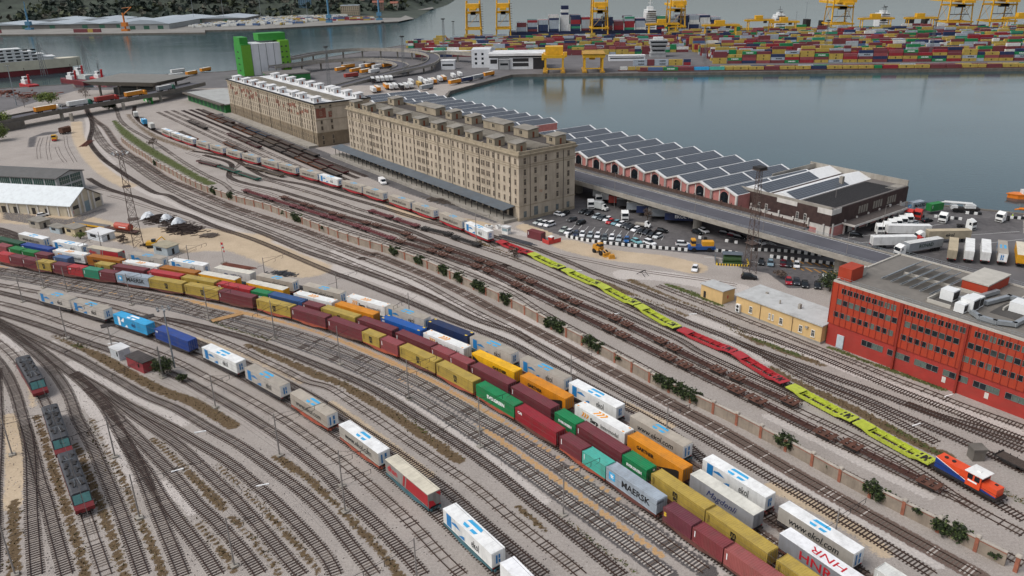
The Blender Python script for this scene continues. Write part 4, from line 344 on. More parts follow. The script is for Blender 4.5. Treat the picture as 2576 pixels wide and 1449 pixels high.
# ------------------------------------------------------------------ railway tracks
RAILM = mat('rail_steel', '4a3830', .5, .4, .8, metal=.3); WOODS = mat('sleeper_wood', '3f322c', .9, .5, 3); CONCS = mat('sleeper_concrete', 'b4aca3', .9, .25, 2); OLDS = mat('sleeper_weathered', '6d6259', .9, .4, 2)
TRLAB = dict(w='track on dark wooden sleepers', s='dusty track sunk into pale gravel', d='old track on dark stained ballast', c='track on pale concrete sleepers', b='track on rusty brown ballast', x='disused rails almost buried in gravel')
def build_track(key, style, pts, where):
    root = thing('railway_track', f'{TRLAB[style]}, {where}', 'railway track', (pts[0][0], pts[0][1], 0)); root['kind'] = 'structure'
    ox, oy = pts[0][0], pts[0][1]; loc = [(p[0]-ox, p[1]-oy) for p in pts]
    rz = .14 if style != 'x' else .06
    for s in (-1, 1):
        b = B(); off = s*.7525; prof = [(off-.07, 0), (off+.07, 0), (off+.045, rz+.03), (off-.045, rz+.03)]
        b.sweep([(x, y, .03) for x, y in loc], prof); b.obj('rail', RAILM, root)
    if style == 'x': return
    b = B(); P = np.array(loc); L = np.r_[0, np.cumsum(np.hypot(*np.diff(P, axis=0).T))]; d = .62 if style != 's' else .66
    rnd = random.Random(hash(key) % 1000 if False else sum(map(ord, key)))
    for s in np.arange(.3, L[-1], d):
        if style == 's' and rnd.random() < .25: continue
        x = np.interp(s, L, P[:, 0]); y = np.interp(s, L, P[:, 1]); x2 = np.interp(s+.5, L, P[:, 0]); y2 = np.interp(s+.5, L, P[:, 1])
        a = math.atan2(y2-y, x2-x) if s+.5 < L[-1] else a
        h = {'w': .075, 'd': .07, 'c': .085, 'b': .07, 's': .042}[style]; j = rnd.uniform(-.04, .04)
        M = Matrix.Translation((x+ox-ox, y, 0)) @ Matrix.Rotation(a+j*.6, 4, 'Z')
        mi = 0 if rnd.random() < .82 else 1
        b.box(-.12, .12, -1.25+j, 1.25+j, .004, h, mi, M)
    ms = {'w': (WOODS, OLDS), 'd': (WOODS, WOODS), 'c': (CONCS, OLDS), 'b': (OLDS, CONCS), 's': (OLDS, WOODS)}[style]
    o = b.obj('sleepers', list(ms), root); o['kind'] = 'stuff'
for k in TR_LINE: build_track(k, TR_STYLE[k], TR_LINE[k], TRACK_PLACE.get(k, 'in the yard'))
# ------------------------------------------------------------------ rolling stock
WHITE = mat('white_paint', 'ebebe7', .5, .1, .6, dirt=.25, streak=1); BLACK = mat('black_print', '16181b', .6, .2); NAVYP = mat('navy_print', '1d2a5e', .6, .2); DARKIRON = mat('dark_iron', '2a2624', .7, .5, 2)
BLUEP = mat('blue_print', '1f78b4', .5, .15); CYANP = mat('cyan_print', '39a9dc', .5, .15); ORANGEP = mat('orange_print', 'f0a02a', .5, .1); WHITEP = mat('white_print', 'f2f2f0', .5, .05); REDP = mat('red_print', 'c0202e', .5, .15); YELP = mat('yellow_print', 'e8c33a', .5, .1)
RUBBER = mat('rubber', '17171a', .9, .3)
def paint(name, h, **k): return mat(name, h, k.get('r', .5), k.get('v', .16), .5, dirt=k.get('d', .35), streak=1)
PAINT = dict(maroon=paint('maroon_container_paint', '73343a'), maroon2=paint('faded_maroon_paint', '803a3d'), maroonBB=paint('plum_container_paint', '6c353e'), maroonlt=paint('brick_container_paint', '91474a'), pinkred=paint('pale_brick_container_paint', '9a5450'),
 msc=paint('mustard_container_paint', 'b49a48'), evergreen=paint('green_container_paint', '12804a'), green=paint('leaf_green_container_paint', '1f7a3a'), dkgreen=paint('dark_green_container_paint', '225236'), maersk=paint('grey_blue_container_paint', 'a3adb6'), turq=paint('turquoise_container_paint', '4fb09f'), teal=paint('teal_container_paint', '2f8a6a'),
 crimson=paint('crimson_container_paint', '92202c'), red=paint('red_container_paint', 'b5363a'), blue=paint('blue_container_paint', '2f5587'), navy=paint('navy_container_paint', '27478f'), dkblue=paint('royal_blue_container_paint', '1c5aa6'), navyY=paint('dark_navy_container_paint', '1d2f55'), slate=paint('slate_blue_container_paint', '4a668f'),
 ltblue=paint('sky_blue_container_paint', '36a6d8'), gartO=paint('orange_container_paint', 'd78a1e'), gartB=paint('brown_orange_container_paint', 'a8691f'), gartY=paint('yellow_container_paint', 'efb61c'), sarp=WHITE, whitebox=paint('off_white_container_paint', 'd8d8d2'))
COLN = dict(maroon='maroon', maroon2='faded maroon', maroonBB='plum', maroonlt='brick red', pinkred='pale brick red', msc='mustard yellow', evergreen='green', green='leaf green', dkgreen='dark green', maersk='grey blue', turq='turquoise', teal='teal green', crimson='crimson', red='red', blue='blue', navy='navy', dkblue='royal blue', navyY='dark navy', slate='slate blue', ltblue='sky blue', gartO='orange', gartB='brown orange', gartY='yellow', sarp='white', whitebox='off white')
def corr(n, x0, x1, d):
    """trapezoid corrugation points along x, depth d"""
    p = (x1-x0)/n; out = []
    for i in range(n):
        a = x0+i*p; out += [(a, 0), (a+p*.25, 0), (a+p*.45, d), (a+p*.8, d)]
    return out+[(x1, 0)]
CONT = {}
def container_parts(L, H):
    key = (L, H)
    if key in CONT: return CONT[key]
    w2 = 1.219; b = B(); h0, h1 = .16, H-.12; n = int(L/.29)
    for sx in (-1, 1):
        for sy in (-1, 1): b.cbox((sx*(L/2-.08), sy*(w2-.08), H/2), (.16, .16, H))
    for sy in (-1, 1):
        b.cbox((0, sy*(w2-.05), .09), (L-.32, .1, .15)); b.cbox((0, sy*(w2-.05), H-.07), (L-.32, .1, .12))
        c = corr(n, -L/2+.16, L/2-.16, .045); k = len(b.v)
        for x, d in c: b.v += [(x, sy*(w2-.015-d), h0), (x, sy*(w2-.015-d), h1)]
        for i in range(len(c)-1):
            q = (k+2*i, k+2*i+2, k+2*i+3, k+2*i+1); b.f.append(q if sy < 0 else q[::-1]); b.m.append(0)
    c = corr(int(L/.42), -L/2+.16, L/2-.16, .03); k = len(b.v)
    for x, d in c: b.v += [(x, -w2+.1, H-.035-d), (x, w2-.1, H-.035-d)]
    for i in range(len(c)-1): b.f.append((k+2*i, k+2*i+2, k+2*i+3, k+2*i+1)); b.m.append(0)
    b.cbox((-L/2+.05, 0, H/2), (.06, 2.2, H-.1)); b.cbox((L/2-.14, 0, H/2), (.06, 2.2, H-.1)); b.cbox((0, 0, .1), (L-.4, 2.2, .1))
    body = b.mesh('body', PAINT['maroon'])
    b = B(); b.cbox((L/2-.05, .56, H/2), (.05, 1.08, H-.3))
    for y in (.2, .55, .9): b.cbox((L/2-.015, y, H/2), (.02, .06, H-.36))
    door = b.mesh('door', PAINT['maroon'])
    b = B()
    for y in (.3, .85): b.cyl((L/2+.02, y, .2), (L/2+.02, y, H-.2), .03, 5)
    rods = b.mesh('lock_rods', mat('galvanised_rod', '8f9294', .4, .2, metal=.6))
    CONT[key] = (body, door, rods); return CONT[key]
def star_panel(t, x, y, z):
    b = B(); b.box(x-.75, x+.75, y-.012, y, z-.75, z+.75); b.obj('blue_panel', CYANP, t)
    b = B(); vs = [(x+(.62 if i % 2 == 0 else .22)*math.sin(PI*i/7), y-.02, z+(.62 if i % 2 == 0 else .22)*math.cos(PI*i/7)) for i in range(14)]
    b.add(vs+[(x, y-.022, z)], [(14, (i+1) % 14, i) for i in range(14)]); b.obj('star', WHITEP, t)
def zigzag(t, x, y, z, s, top=False):
    b = B()
    for k in range(3):
        o = k*.62*s
        pts = [(x+o, -.5*s), (x+o+.3*s, -.5*s), (x+o+.75*s, .2*s), (x+o+.45*s, .2*s)]
        pts2 = [(x+o+.45*s, .2*s), (x+o+.75*s, .2*s), (x+o+.6*s, .5*s), (x+o+.15*s, .5*s)]
        for q in (pts, pts2):
            if top: b.prism([(a, y+c) for a, c in q], z, z+.015)
            else: b.xprism([(a, z+c) for a, c in q], y-.015, y, axis='y')
    b.obj('chevron_mark', ORANGEP, t)
def make_container(kind, st, x, y, yaw, z, label, group):
    L = {'c20': 6.06, 'c40': 12.19, 'c45': 13.72}[kind]; H = 2.75 if kind != 'c20' else 2.62; base = z
    p = PAINT[st]; t = thing('freight_container', label, 'container', (x, y, base), yaw, group)
    body, door, rods = container_parts(L, H)
    o = link('body', body, t, mat0=p); Y = -1.225; ZM = H*.5
    for s in (0, 1):
        d = link('door', door, t, mat0=p); r = link('lock_rods', rods, d)
        if s: d.scale = (1, -1, 1)
    if st == 'maersk':
        star_panel(t, -4.6, Y, ZM+.1); lettering('MAERSK', 1.75, BLACK, t, (1.1, Y, ZM), FRONT, bold=.03, sx=1.05)
        lettering('MAERSK', .5, BLACK, t, (L/2+.03, -.5, H-.6), (PI/2, 0, PI/2))
    elif st == 'msc':
        X = 0 if kind == 'c20' else (-.4 if yaw < -.9 else .3)
        lettering('m', 1.75, BLACK, t, (X, Y, ZM+.42), FRONT, bold=.06, sx=.85); lettering('sc', 1.1, BLACK, t, (X+.05, Y, ZM-.45), FRONT, bold=.06)
        b = B(); b.box(-L/2+.5, -L/2+.56, Y-.01, Y, .8, H-.5); b.box(-L/2+.75, -L/2+.8, Y-.01, Y, 1., H-.5); b.obj('code_marks', BLACK, t)
    elif st == 'evergreen':
        lettering('EVERGREEN', 1.05 if kind == 'c40' else .72, WHITEP, t, (.3 if kind == 'c40' else 0, Y, ZM), FRONT, bold=.035)
        b = B(); b.cyl((L/2+.03, .6, 2.0), (L/2+.045, .6, 2.0), .22, 12); b.obj('round_mark', WHITEP, t)
    elif st == 'sarp':
        zigzag(t, -4.9, Y, ZM+.25, 1.05); zigzag(t, -2.2, .0, H-.02, 1.5, True)
        lettering('Sarp', 1.25, BLACK, t, (-1.3, Y, ZM-.1), FRONT, bold=.05); lettering('Intermodal', 1.2, BLACK, t, (2.9, Y, ZM-.12), FRONT, sx=.92)
        b = B()
        for sx in (-1, 1):
            for sy in (-1, 1): b.cbox((sx*(L/2-.7), sy*.9, H), (.5, .25, .03))
        b.obj('corner_pads', ORANGEP, t)
    elif st in ('gartO', 'gartB', 'gartY'):
        b = B(); b.xprism([(.5, .1), (L/2-.9, .1), (L/2-.9, 1.9), (L/2-1.5, 1.9)] if st != 'gartY' else [(-L/2+.2, .1), (-L/2+.2, 2.2), (-1.5, .1)], Y-.012, Y, axis='y'); b.obj('dark_wedge', mat('dark_print', '26211e' if st != 'gartY' else '26304a', .6, .2), t)
        lettering('GARTNER', .95, BLACK, t, (-2.3 if st != 'gartY' else 2.2, Y, ZM+.15), FRONT, bold=.04)
    elif st == 'ltblue':
        b = B(); b.box(-4.9, -4.0, Y-.012, Y, .2, 2.5); b.xprism([(-3.8, 1.5), (-2.6, 2.5), (-2.1, 2.5), (-2.6, 1.35)], Y-.012, Y, axis='y'); b.xprism([(-2.4, .2), (-1., .2), (-1.5, .9)], Y-.012, Y, axis='y'); b.obj('white_panels', WHITEP, t)
        lettering('ekol', 1.7, NAVYP, t, (1.4, Y, ZM), FRONT, sx=.6); emblem(t, H-.01, WHITEP, 1)
    elif st == 'crimson': lettering('CAI', .8, WHITEP, t, (-L/2+1.4, Y, H-.75), FRONT, bold=.03)
    elif st == 'maroonBB': lettering('BB', .7, YELP, t, (-L/2+.5, Y, H-1.2), (PI/2, PI/2, 0), bold=.02)
    elif st in ('dkblue', 'navyY', 'red', 'navy'):
        lettering('DFDS' if False else 'EXI' if st == 'dkblue' else 'CAI' if st == 'red' else 'SCF', .55, WHITEP, t, (-L/2+1.0, Y, H-.7), FRONT, bold=.02) if st != 'navyY' else None
        if st in ('navyY', 'dkblue'):
            b = B()
            for sx in (-1, 1):
                for sy in (-1, 1): b.cbox((sx*(L/2-.7), sy*.95, H), (.7, .42, .03))
            b.obj('corner_pads', YELP, t)
    else:
        b = B(); b.box(-L/2+.45, -L/2+.62, Y-.01, Y, 1.1, 2.2); b.obj('code_marks', WHITEP, t)
    return t
def emblem(t, z, m, s=1, side=1):
    b = B(); h = z+.014
    b.prism([(-1.9*s, .25), (-1.5*s, .85), (1.6*s, .85), (1.9*s, .25)], z, h); b.prism([(-1.9*s, -.3), (-1.5*s, -.85), (-.4*s, -.85), (-.4*s, -.3)], z, h); b.prism([(.3*s, -.3), (.3*s, -.85), (1.5*s, -.85), (1.8*s, -.3)], z, h)
    return b.obj('roof_emblem', m, t)
# --- semi-trailers / swap bodies
TRP = dict(ekol=('dcdcd8', 'efefec'), ekolG=('b7b0a7', 'a89f92'), ekolcom=('a9a399', 'f0f0ee'), ekolcomG=('a59c90', 'b5ab9c'), plain=('e2e2e0', 'f2f2f2'), dhan=('8d8a85', 'd5cdb9'), magd=('8d8d8f', 'd9d6ca'), hnr=('8a8b8f', 'ececec'), netlog=('c9c9c6', 'd8d3c4'), gartW=('e0a01c', 'd9d4c6'), redgrey=('8f8a86', 'c9bea8'))
def paintT(st): a, c = TRP[st]; return (mat('trailer_side_'+a, a, .55, .14, .5, dirt=.3, streak=1), mat('trailer_roof_'+c, c, .55, .14, .5, dirt=.3))
_tp = {}
def trailer_meshes():
    if _tp: return _tp
    L, w2 = 13.6, 1.25; b = B(); b.box(-L/2, L/2, -w2, w2, .12, 2.72)
    for i in range(14):
        x = -L/2+.5+i*.97
        for sy in (-1, 1): b.cbox((x, sy*(w2+.008), 1.4), (.05, .016, 2.5))
    for sy in (-1, 1): b.cbox((0, sy*(w2+.012), .2), (L, .03, .14)); b.cbox((0, sy*(w2+.012), 2.66), (L, .03, .1))
    _tp['body'] = b.mesh('body', WHITE)
    b = B(); b.box(-L/2, L/2, -w2-.02, w2+.02, 2.72, 2.79)
    for i in range(15): b.cbox((-L/2+.4+i*.92, 0, 2.8), (.05, 2.5, .02))
    _tp['roof'] = b.mesh('roof', WHITE)
    b = B(); b.cbox((L/2+.025, .61, 1.42), (.05, 1.2, 2.5))
    for y in (.25, .95): b.cyl((L/2+.07, y, .25), (L/2+.07, y, 2.6), .03, 5)
    b.cbox((L/2+.06, .1, 1.4), (.04, .08, 2.4)); _tp['door'] = b.mesh('rear_door', WHITE)
    b = B(); b.box(-L/2+.3, L/2-.1, -.5, .5, -.25, .12)
    for x in (3., 4.3, 5.6): b.cbox((x, 0, -.3), (.2, 2.2, .15))
    b.cbox((L/2-.05, 0, -.15), (.12, 2.3, .2)); _tp['chassis'] = b.mesh('chassis', DARKIRON)
    b = B(); b.cyl((0, -.16, 0), (0, .16, 0), .5, 12); _tp['wheel'] = b.mesh('wheel', RUBBER)
    b = B()
    for y in (-1.0, 1.0): b.cbox((L/2+.03, y, .02), (.06, .3, .14))
    _tp['lamp'] = b.mesh('tail_lamps', REDP)
    return _tp
def make_trailer(st, x, y, yaw, z, label, group, wheels=True, cat='trailer'):
    T = trailer_meshes(); side, roof = paintT(st); t = thing('semi_trailer', label, cat, (x, y, z), yaw, group)
    link('body', T['body'], t, mat0=side); r = link('roof', T['roof'], t, mat0=roof); link('chassis', T['chassis'], t); link('tail_lamps', T['lamp'], t)
    for s in (1, -1):
        d = link('rear_door', T['door'], t, mat0=WHITE if st[:4] == 'ekol' or st == 'plain' else side); d.scale = (1, s, 1)
    if wheels:
        for wx in (3., 4.3, 5.6):
            for wy in (-1.02, 1.02): link('wheel', T['wheel'], t, (wx, wy, -.42))
    Y = -1.283; RZ = 2.815
    if st in ('ekol', 'ekolG'):
        b = B(); b.box(-5.7, -4.35, Y-.012, Y, .3, 2.62); b.xprism([(-4.2, 1.5), (-4.2, 1.78), (-3., 2.1), (-1.7, 1.5)], Y-.012, Y, axis='y'); b.xprism([(-2.3, .3), (-.6, .3), (-.6, 1.0), (-1.2, .9)], Y-.012, Y, axis='y'); b.obj('blue_panels', BLUEP, t)
        lettering('ekol', 2.0, BLACK, t, (2.4, Y, 1.3), FRONT, sx=.62, bold=.01); emblem(t, RZ, CYANP)
        b = B(); X = 6.8+.09; b.box(X, X+.02, -.55, -.25, .7, 2.2); b.box(X, X+.02, -.05, .25, 1.5, 2.2); b.box(X, X+.02, -.05, .25, .7, 1.3); b.obj('rear_emblem', BLUEP, t)
    elif st[:7] == 'ekolcom':
        lettering('www.ekol.com', 1.75, BLACK, t, (-.2, Y, 1.35), (PI/2, .07 if False else 0, 0), shear=.25, bold=.012, sx=.86); emblem(t, RZ, CYANP, .85)
        b = B(); X = 6.8+.09; b.box(X, X+.02, -.75, -.45, .5, 2.3); b.box(X, X+.02, .05, .45, 1.5, 2.3); b.box(X, X+.02, .05, .45, .5, 1.3); b.obj('rear_emblem', BLUEP, t)
    elif st == 'hnr':
        lettering('HNR', 2.2, REDP, t, (-.2, Y, 1.35), FRONT, sx=1.25, bold=.02); lettering('HNR', 1.9, REDP, t, (1.0, 0, RZ), (0, 0, PI), sx=1.5)
    elif st == 'magd': lettering('Magdenli', 1.7, NAVYP, t, (.1, Y, 1.35), FRONT, shear=.4, sx=1.05)
    elif st == 'netlog':
        lettering('NETLOG', 1.1, NAVYP, t, (1.6, Y, 1.4), FRONT, bold=.01); b = B(); b.box(-3., -1.7, Y-.012, Y, 1., 1.7); b.obj('blue_panels', NAVYP, t)
    elif st == 'gartW':
        lettering('GARTNER', 1.1, BLACK, t, (1.2, Y, 1.5), FRONT, bold=.03); b = B(); b.xprism([(-6.6, .3), (-6.6, 2.4), (-2.8, .3)], Y-.012, Y, axis='y'); b.xprism([(3.6, .3), (6.6, .3), (6.6, 1.4)], Y-.012, Y, axis='y'); b.obj('dark_wedge', mat('dark_print', '26211e', .6, .2), t)
    elif st in ('dhan', 'redgrey'):
        lettering('dhan', 1.7, REDP, t, (-4.4, Y, 1.5), FRONT, bold=.03)
        b = B(); b.xprism([(-1.2, .3), (-.6, .3), (-.1, 2.6), (-.7, 2.6)], Y-.012, Y, axis='y'); b.xprism([(-.2, .3), (6.75, .3), (6.75, 2.6), (.35, 2.6)], Y-.012, Y, axis='y'); b.obj('red_panels', mat('red_curtain', 'a3262c', .6, .15), t)
        b = B(); b.xprism([(-1.2, .2), (.2, .2), (-.3, 1.2), (-1.2, 1.5)], 6.89, 6.91); b.xprism([(1.2, 2.6), (.3, 2.6), (1.2, 1.6)], 6.89, 6.91); b.obj('red_swoosh', REDP, t)
    return t
# --- wagons
def bogie_mesh():
    b = B()
    for y in (-.95, .95): b.xprism([(-1.35, .3), (1.35, .3), (1.35, .62), (.5, .75), (-.5, .75), (-1.35, .62)], y-.09, y+.09, axis='y')
    b.cbox((0, 0, .6), (.6, 1.9, .25)); return b.mesh('bogie', DARKIRON)
def wheelset_mesh():
    b = B()
    for y in (-.75, .75): b.cyl((0, y-.07, .46), (0, y+.07, .46), .46, 14)
    b.cyl((0, -1, .46), (0, 1, .46), .09, 6); return b.mesh('wheelset', mat('wheel_steel', '3a3330', .5, .4, metal=.4))
BOGIE, WSET = bogie_mesh(), wheelset_mesh()
def add_bogies(t, xs):
    for x in xs:
        bo = link('bogie', BOGIE, t, (x, 0, .15))
        for dx in (-.9, .9): link('wheelset', WSET, bo, (dx, 0, 0))
def buffers(b, L, z=.98):
    for sx in (-1, 1):
        for y in (-.87, .87): b.cyl((sx*(L/2-.05), y, z), (sx*(L/2+.4), y, z), .1, 6); b.cyl((sx*(L/2+.4), y, z), (sx*(L/2+.46), y, z), .24, 8)
        b.cbox((sx*(L/2+.15), 0, z), (.35, .2, .2))
_wf = {}
def flat_wagon_mesh(L):
    if L in _wf: return _wf[L]
    b = B()
    for y in (-1.2, 1.2): b.xprism([(-L/2, .95), (-L/2, 1.2), (L/2, 1.2), (L/2, .95), (L/2-2.4, .82), (L/2-4.2, .48), (-L/2+4.2, .48), (-L/2+2.4, .82)], y-.07, y+.07, axis='y')
    n = int(L/1.4)
    for i in range(n+1): b.cbox((-L/2+.1+i*(L-.2)/n, 0, 1.08), (.16, 2.3, .18))
    b.cbox((0, 0, 1.0), (L, .5, .22))
    for sx in (-1, 1): b.box(sx*L/2-.06, sx*L/2+.06, -1.3, 1.3, .8, 1.2)
    buffers(b, L); _wf[L] = b.mesh('frame', DARKIRON); return _wf[L]
WCOL = dict(orange=mat('orange_wagon_paint', 'a8513a', .7, .3, .8, dirt=.6), brown=mat('brown_wagon_paint', '6a3c34', .8, .35, .8, dirt=.6), teal=mat('teal_wagon_paint', '3f6b74', .7, .3, .8, dirt=.5), dark=mat('sooty_wagon_paint', '3a3536', .8, .35, .8, dirt=.4), red=mat('red_wagon_paint', 'b02a33', .55, .22, .9, dirt=.45), lime=mat('lime_wagon_paint', 'b4bf3f', .55, .2, .9, dirt=.4), rust=mat('rusty_wagon_paint', '4d2f28', .85, .45, 1.2, dirt=.5), rust2=mat('brown_rust_paint', '5e3a2c', .85, .45, 1.2, dirt=.4), orust=mat('orange_rust_paint', '8d5230', .8, .4, 1.2, dirt=.5), black=mat('black_wagon_paint', '2b2929', .8, .4, 1., dirt=.3), blue=mat('blue_wagon_paint', '3a5671', .7, .3, .9, dirt=.5), tan=mat('weathered_deck_paint', '7d6e5c', .8, .35, 1., dirt=.5), maroon=mat('maroon_wagon_paint', '6d3236', .75, .3, 1., dirt=.5), teal2=mat('green_wagon_paint', '2f7a68', .65, .3, 1., dirt=.4))
def flat_wagon(x, y, yaw, L, col, label, group):
    t = thing('flat_wagon', label, 'wagon', (x, y, 0), yaw, group); link('frame', flat_wagon_mesh(round(L, 1)), t, mat0=WCOL[col]); add_bogies(t, (-L/2+2.2, L/2-2.2)); return t
_pw = {}
def pocket_meshes(L=16.3):
    if _pw: return _pw
    b = B(); h = L/2
    for sy in (-1, 1):     # high side sills with dips
        prof = [(-h, .95), (-h, 1.16), (-h+2.6, 1.2), (-h+3.4, 1.1), (-h+4.6, .98)]
        n = 6
        for i in range(n+1): xx = -h+4.6+i*(L-9.2)/n; prof += [(xx, 1.0), (xx+.25, 1.08), (xx+.6, 1.08), (xx+.85, 1.0)] if i < n else [(xx, 1.0)]
        prof += [(h-3.4, 1.1), (h-2.6, 1.2), (h, 1.16), (h, .95), (h-2.2, .85), (h-3.8, .38), (-h+3.8, .38), (-h+2.2, .85)]
        b.xprism(prof, sy*1.34-.07, sy*1.34+.07, axis='y')
    for sy in (-1, 1): b.box(-h+3.4, h-3.4, sy*.95-.35, sy*.95+.35, .34, .42); b.box(-h+3.6, h-3.6, sy*.62-.04, sy*.62+.04, .35, .7)
    for x in (-h+3.5, -2.4, 1.2, h-5.2, h-3.5): b.box(x-.12, x+.12, -1.3, 1.3, .5, .74)
    _pw['frame'] = b.mesh('frame', WCOL['lime'])
    b = B()
    for sx in (-1, 1): b.box(sx*(h-1.7)-1.7, sx*(h-1.7)+1.7, -1.3, 1.3, 1.02, 1.15)
    _pw['deck'] = b.mesh('end_deck', WCOL['lime'])
    b = B()
    for k in range(3): b.box(h-2.9+k*.8, h-2.5+k*.8, .25, 1.0, 1.15, 1.17); b.box(h-2.9+k*.8, h-2.5+k*.8, -1.0, -.25, 1.15, 1.17)
    b.cbox((h-1.6, 0, 1.2), (.9, .5, .16)); b.cbox((h-1.6, 0, 1.28), (.3, 1.2, .06)); buffers(b, L, .95); _pw['hitch'] = b.mesh('hitch', DARKIRON)
    return _pw
def pocket_wagon(x, y, yaw, col, label, group):
    P = pocket_meshes(); t = thing('pocket_wagon', label, 'wagon', (x, y, 0), yaw, group)
    link('frame', P['frame'], t, mat0=WCOL[col]); link('end_deck', P['deck'], t, mat0=WCOL[col]); link('hitch', P['hitch'], t); add_bogies(t, (-6.4, 6.4)); return t
_rw = {}
def rust_mesh(L=18.6):
    if _rw: return _rw
    b = B(); h = L/2
    for y in (-.42, .42): b.xprism([(-h, .92), (-h, 1.12), (h, 1.12), (h, .92), (h-3.5, .85), (h-5, .6), (-h+5, .6), (-h+3.5, .85)], y-.06, y+.06, axis='y')
    for y in (-1.05, 1.05): b.box(-h+4.2, h-4.2, y-.05, y+.05, .95, 1.1)
    for i in range(7): x = -h+4.4+i*(L-8.8)/6; b.box(x-.09, x+.09, -1.1, 1.1, .93, 1.06)
    for x in (-3, 3): b.add([(x-.06, -.4, 1.1), (x+1.2, -1.0, 1.1), (x+1.3, -1.0, 1.1), (x+.06, -.4, 1.1)], [(0, 1, 2, 3)])
    buffers(b, L, .97); _rw['frame'] = b.mesh('frame', WCOL['rust'])
    b = B()
    for sx in (-1, 1):
        c = sx*(h-2.0)
        for dx in (-1.45, 0, 1.45): b.box(c+dx-.4, c+dx+.4, -1.3, 1.3, 1.12, 1.2)
        for y in (-1.2, 0, 1.2): b.box(c-1.85, c+1.85, y-.14, y+.14, 1.1, 1.19)
        for dx in (-1.45, 1.45):
            for y in (-1.15, 1.15): b.cbox((c+dx, y, 1.26), (.3, .2, .16))
    _rw['deck'] = b.mesh('bolster_deck', WCOL['rust2']); return _rw
def rust_wagon(x, y, yaw, label, group, c1='rust', c2='rust2', Ls=1.):
    P = rust_mesh(); t = thing('skeleton_wagon', label, 'wagon', (x, y, 0), yaw, group)
    f = link('frame', P['frame'], t, mat0=WCOL[c1]); d = link('bolster_deck', P['deck'], t, mat0=WCOL[c2]); f.scale = d.scale = (Ls, 1, 1); add_bogies(t, (-7.2*Ls, 7.2*Ls)); return t
_bw = {}
def low_wagon(x, y, yaw, L, col, label, group):
    """old flat wagon with a boarded deck and stanchion pockets"""
    k = round(L, 0)
    if k not in _bw:
        b = B(); b.box(-k/2, k/2, -1.3, 1.3, 1.0, 1.2); n = int(k/1.2)
        for i in range(n+1):
            xx = -k/2+.1+i*(k-.2)/n
            for sy in (-1, 1): b.cbox((xx, sy*1.36, 1.15), (.12, .12, .42))
        for sx in (-1, 1): b.box(sx*(k/2-.05)-.05, sx*(k/2-.05)+.05, -1.3, 1.3, 1.0, 1.5)
        b2 = B(); b2.box(-k/2+.1, k/2-.1, -1.15, 1.15, 1.2, 1.225); buffers(b, k, .97)
        for y_ in (-.5, .5): b.xprism([(-k/2+1, 1.0), (k/2-1, 1.0), (k/2-3.5, .6), (-k/2+3.5, .6)], y_-.06, y_+.06, axis='y')
        _bw[k] = (b.mesh('frame', WCOL['rust']), b2.mesh('deck_boards', mat('old_deck_boards', '4a4039', .9, .5, 3)))
    t = thing('old_flat_wagon', label, 'wagon', (x, y, 0), yaw, group); link('frame', _bw[k][0], t, mat0=WCOL[col]); link('deck_boards', _bw[k][1], t); add_bogies(t, (-k/2+2.6, k/2-2.6)); return t
# --- place the loaded trains
ORD = ['nearest', 'second', 'third', 'fourth', 'fifth', 'sixth', 'seventh', 'eighth', 'ninth', 'tenth', 'eleventh', 'twelfth', 'thirteenth', 'fourteenth', 'fifteenth', 'sixteenth', 'seventeenth', 'eighteenth', 'nineteenth', 'twentieth', 'twenty-first', 'twenty-second', 'twenty-third', 'twenty-fourth', 'twenty-fifth', 'twenty-sixth', 'twenty-seventh', 'twenty-eighth']
ROWN = dict(T1='left train', T2='front container row', T3='second container row', T4='third container row', T5='rear trailer row', T6='central train')
TRD = dict(ekol='white trailer with blue side bar', ekolG='dusty grey trailer with blue side bar', ekolcom='white-roofed trailer with web address', ekolcomG='tan-roofed trailer with web address', plain='plain white trailer', dhan='grey and red trailer', magd='grey trailer with blue script', hnr='grey trailer with red letters', netlog='pale trailer with blue square', gartW='yellow trailer with pale roof', redgrey='faded red and grey trailer')
SZ = dict(c20='short', c40='long', c45='extra-long')
def wagon_col(row, i):
    if row == 'T1': return 'teal' if i in (0, 1, 2) else 'orange' if i in (3, 4) else 'dark'
    if row == 'T6': return 'red' if i < 17 else 'dark'
    if row == 'T5': return ('teal', 'dark', 'brown')[i % 3]
    if row == 'T4': return ('brown', 'dark')[i % 2]
    return 'orange' if 3 <= i <= 14 and i % 3 else 'brown'
for row, items in TRAINS.items():
    g = 'loads on the '+ROWN[row]; i = 0; n = len(items); wi = 0
    zb = 1.22
    for i, (k, st, x, y, yaw) in enumerate(items):
        yr = math.radians(yaw); o = ORD[i]
        if k == 'tr': make_trailer(st, x, y, yr, zb+.1, f'{TRD[st]}, {o} from the near end of the {ROWN[row]}', g)
        else: make_container(k, st, x, y, yr, zb, f'{COLN[st]} {SZ[k]} container, {o} from the near end of the {ROWN[row]}', g)
    i = 0
    while i < n:
        k, st, x, y, yaw = items[i]; L = {'c20': 6.3, 'c40': 12.4, 'c45': 13.8, 'tr': 13.9}[k]; pts = [(x, y)]; j = i
        while k == 'c20' and j+1 < n and items[j+1][0] == 'c20' and len(pts) < 2 and math.hypot(items[j+1][2]-x, items[j+1][3]-y) < 8: j += 1; pts.append(items[j][2:4])
        if len(pts) == 2: L = 12.6
        elif k == 'c20': L = 7.2
        cx = sum(p[0] for p in pts)/len(pts); cy = sum(p[1] for p in pts)/len(pts)
        c = wagon_col(row, i); flat_wagon(cx, cy, math.radians(yaw), L-.5, c, f'{dict(orange="orange-red", brown="brown", teal="blue-green", dark="sooty black", red="red")[c]} flat wagon under the {ORD[i]} load of the {ROWN[row]}', 'wagons under the '+ROWN[row]); i = j+1
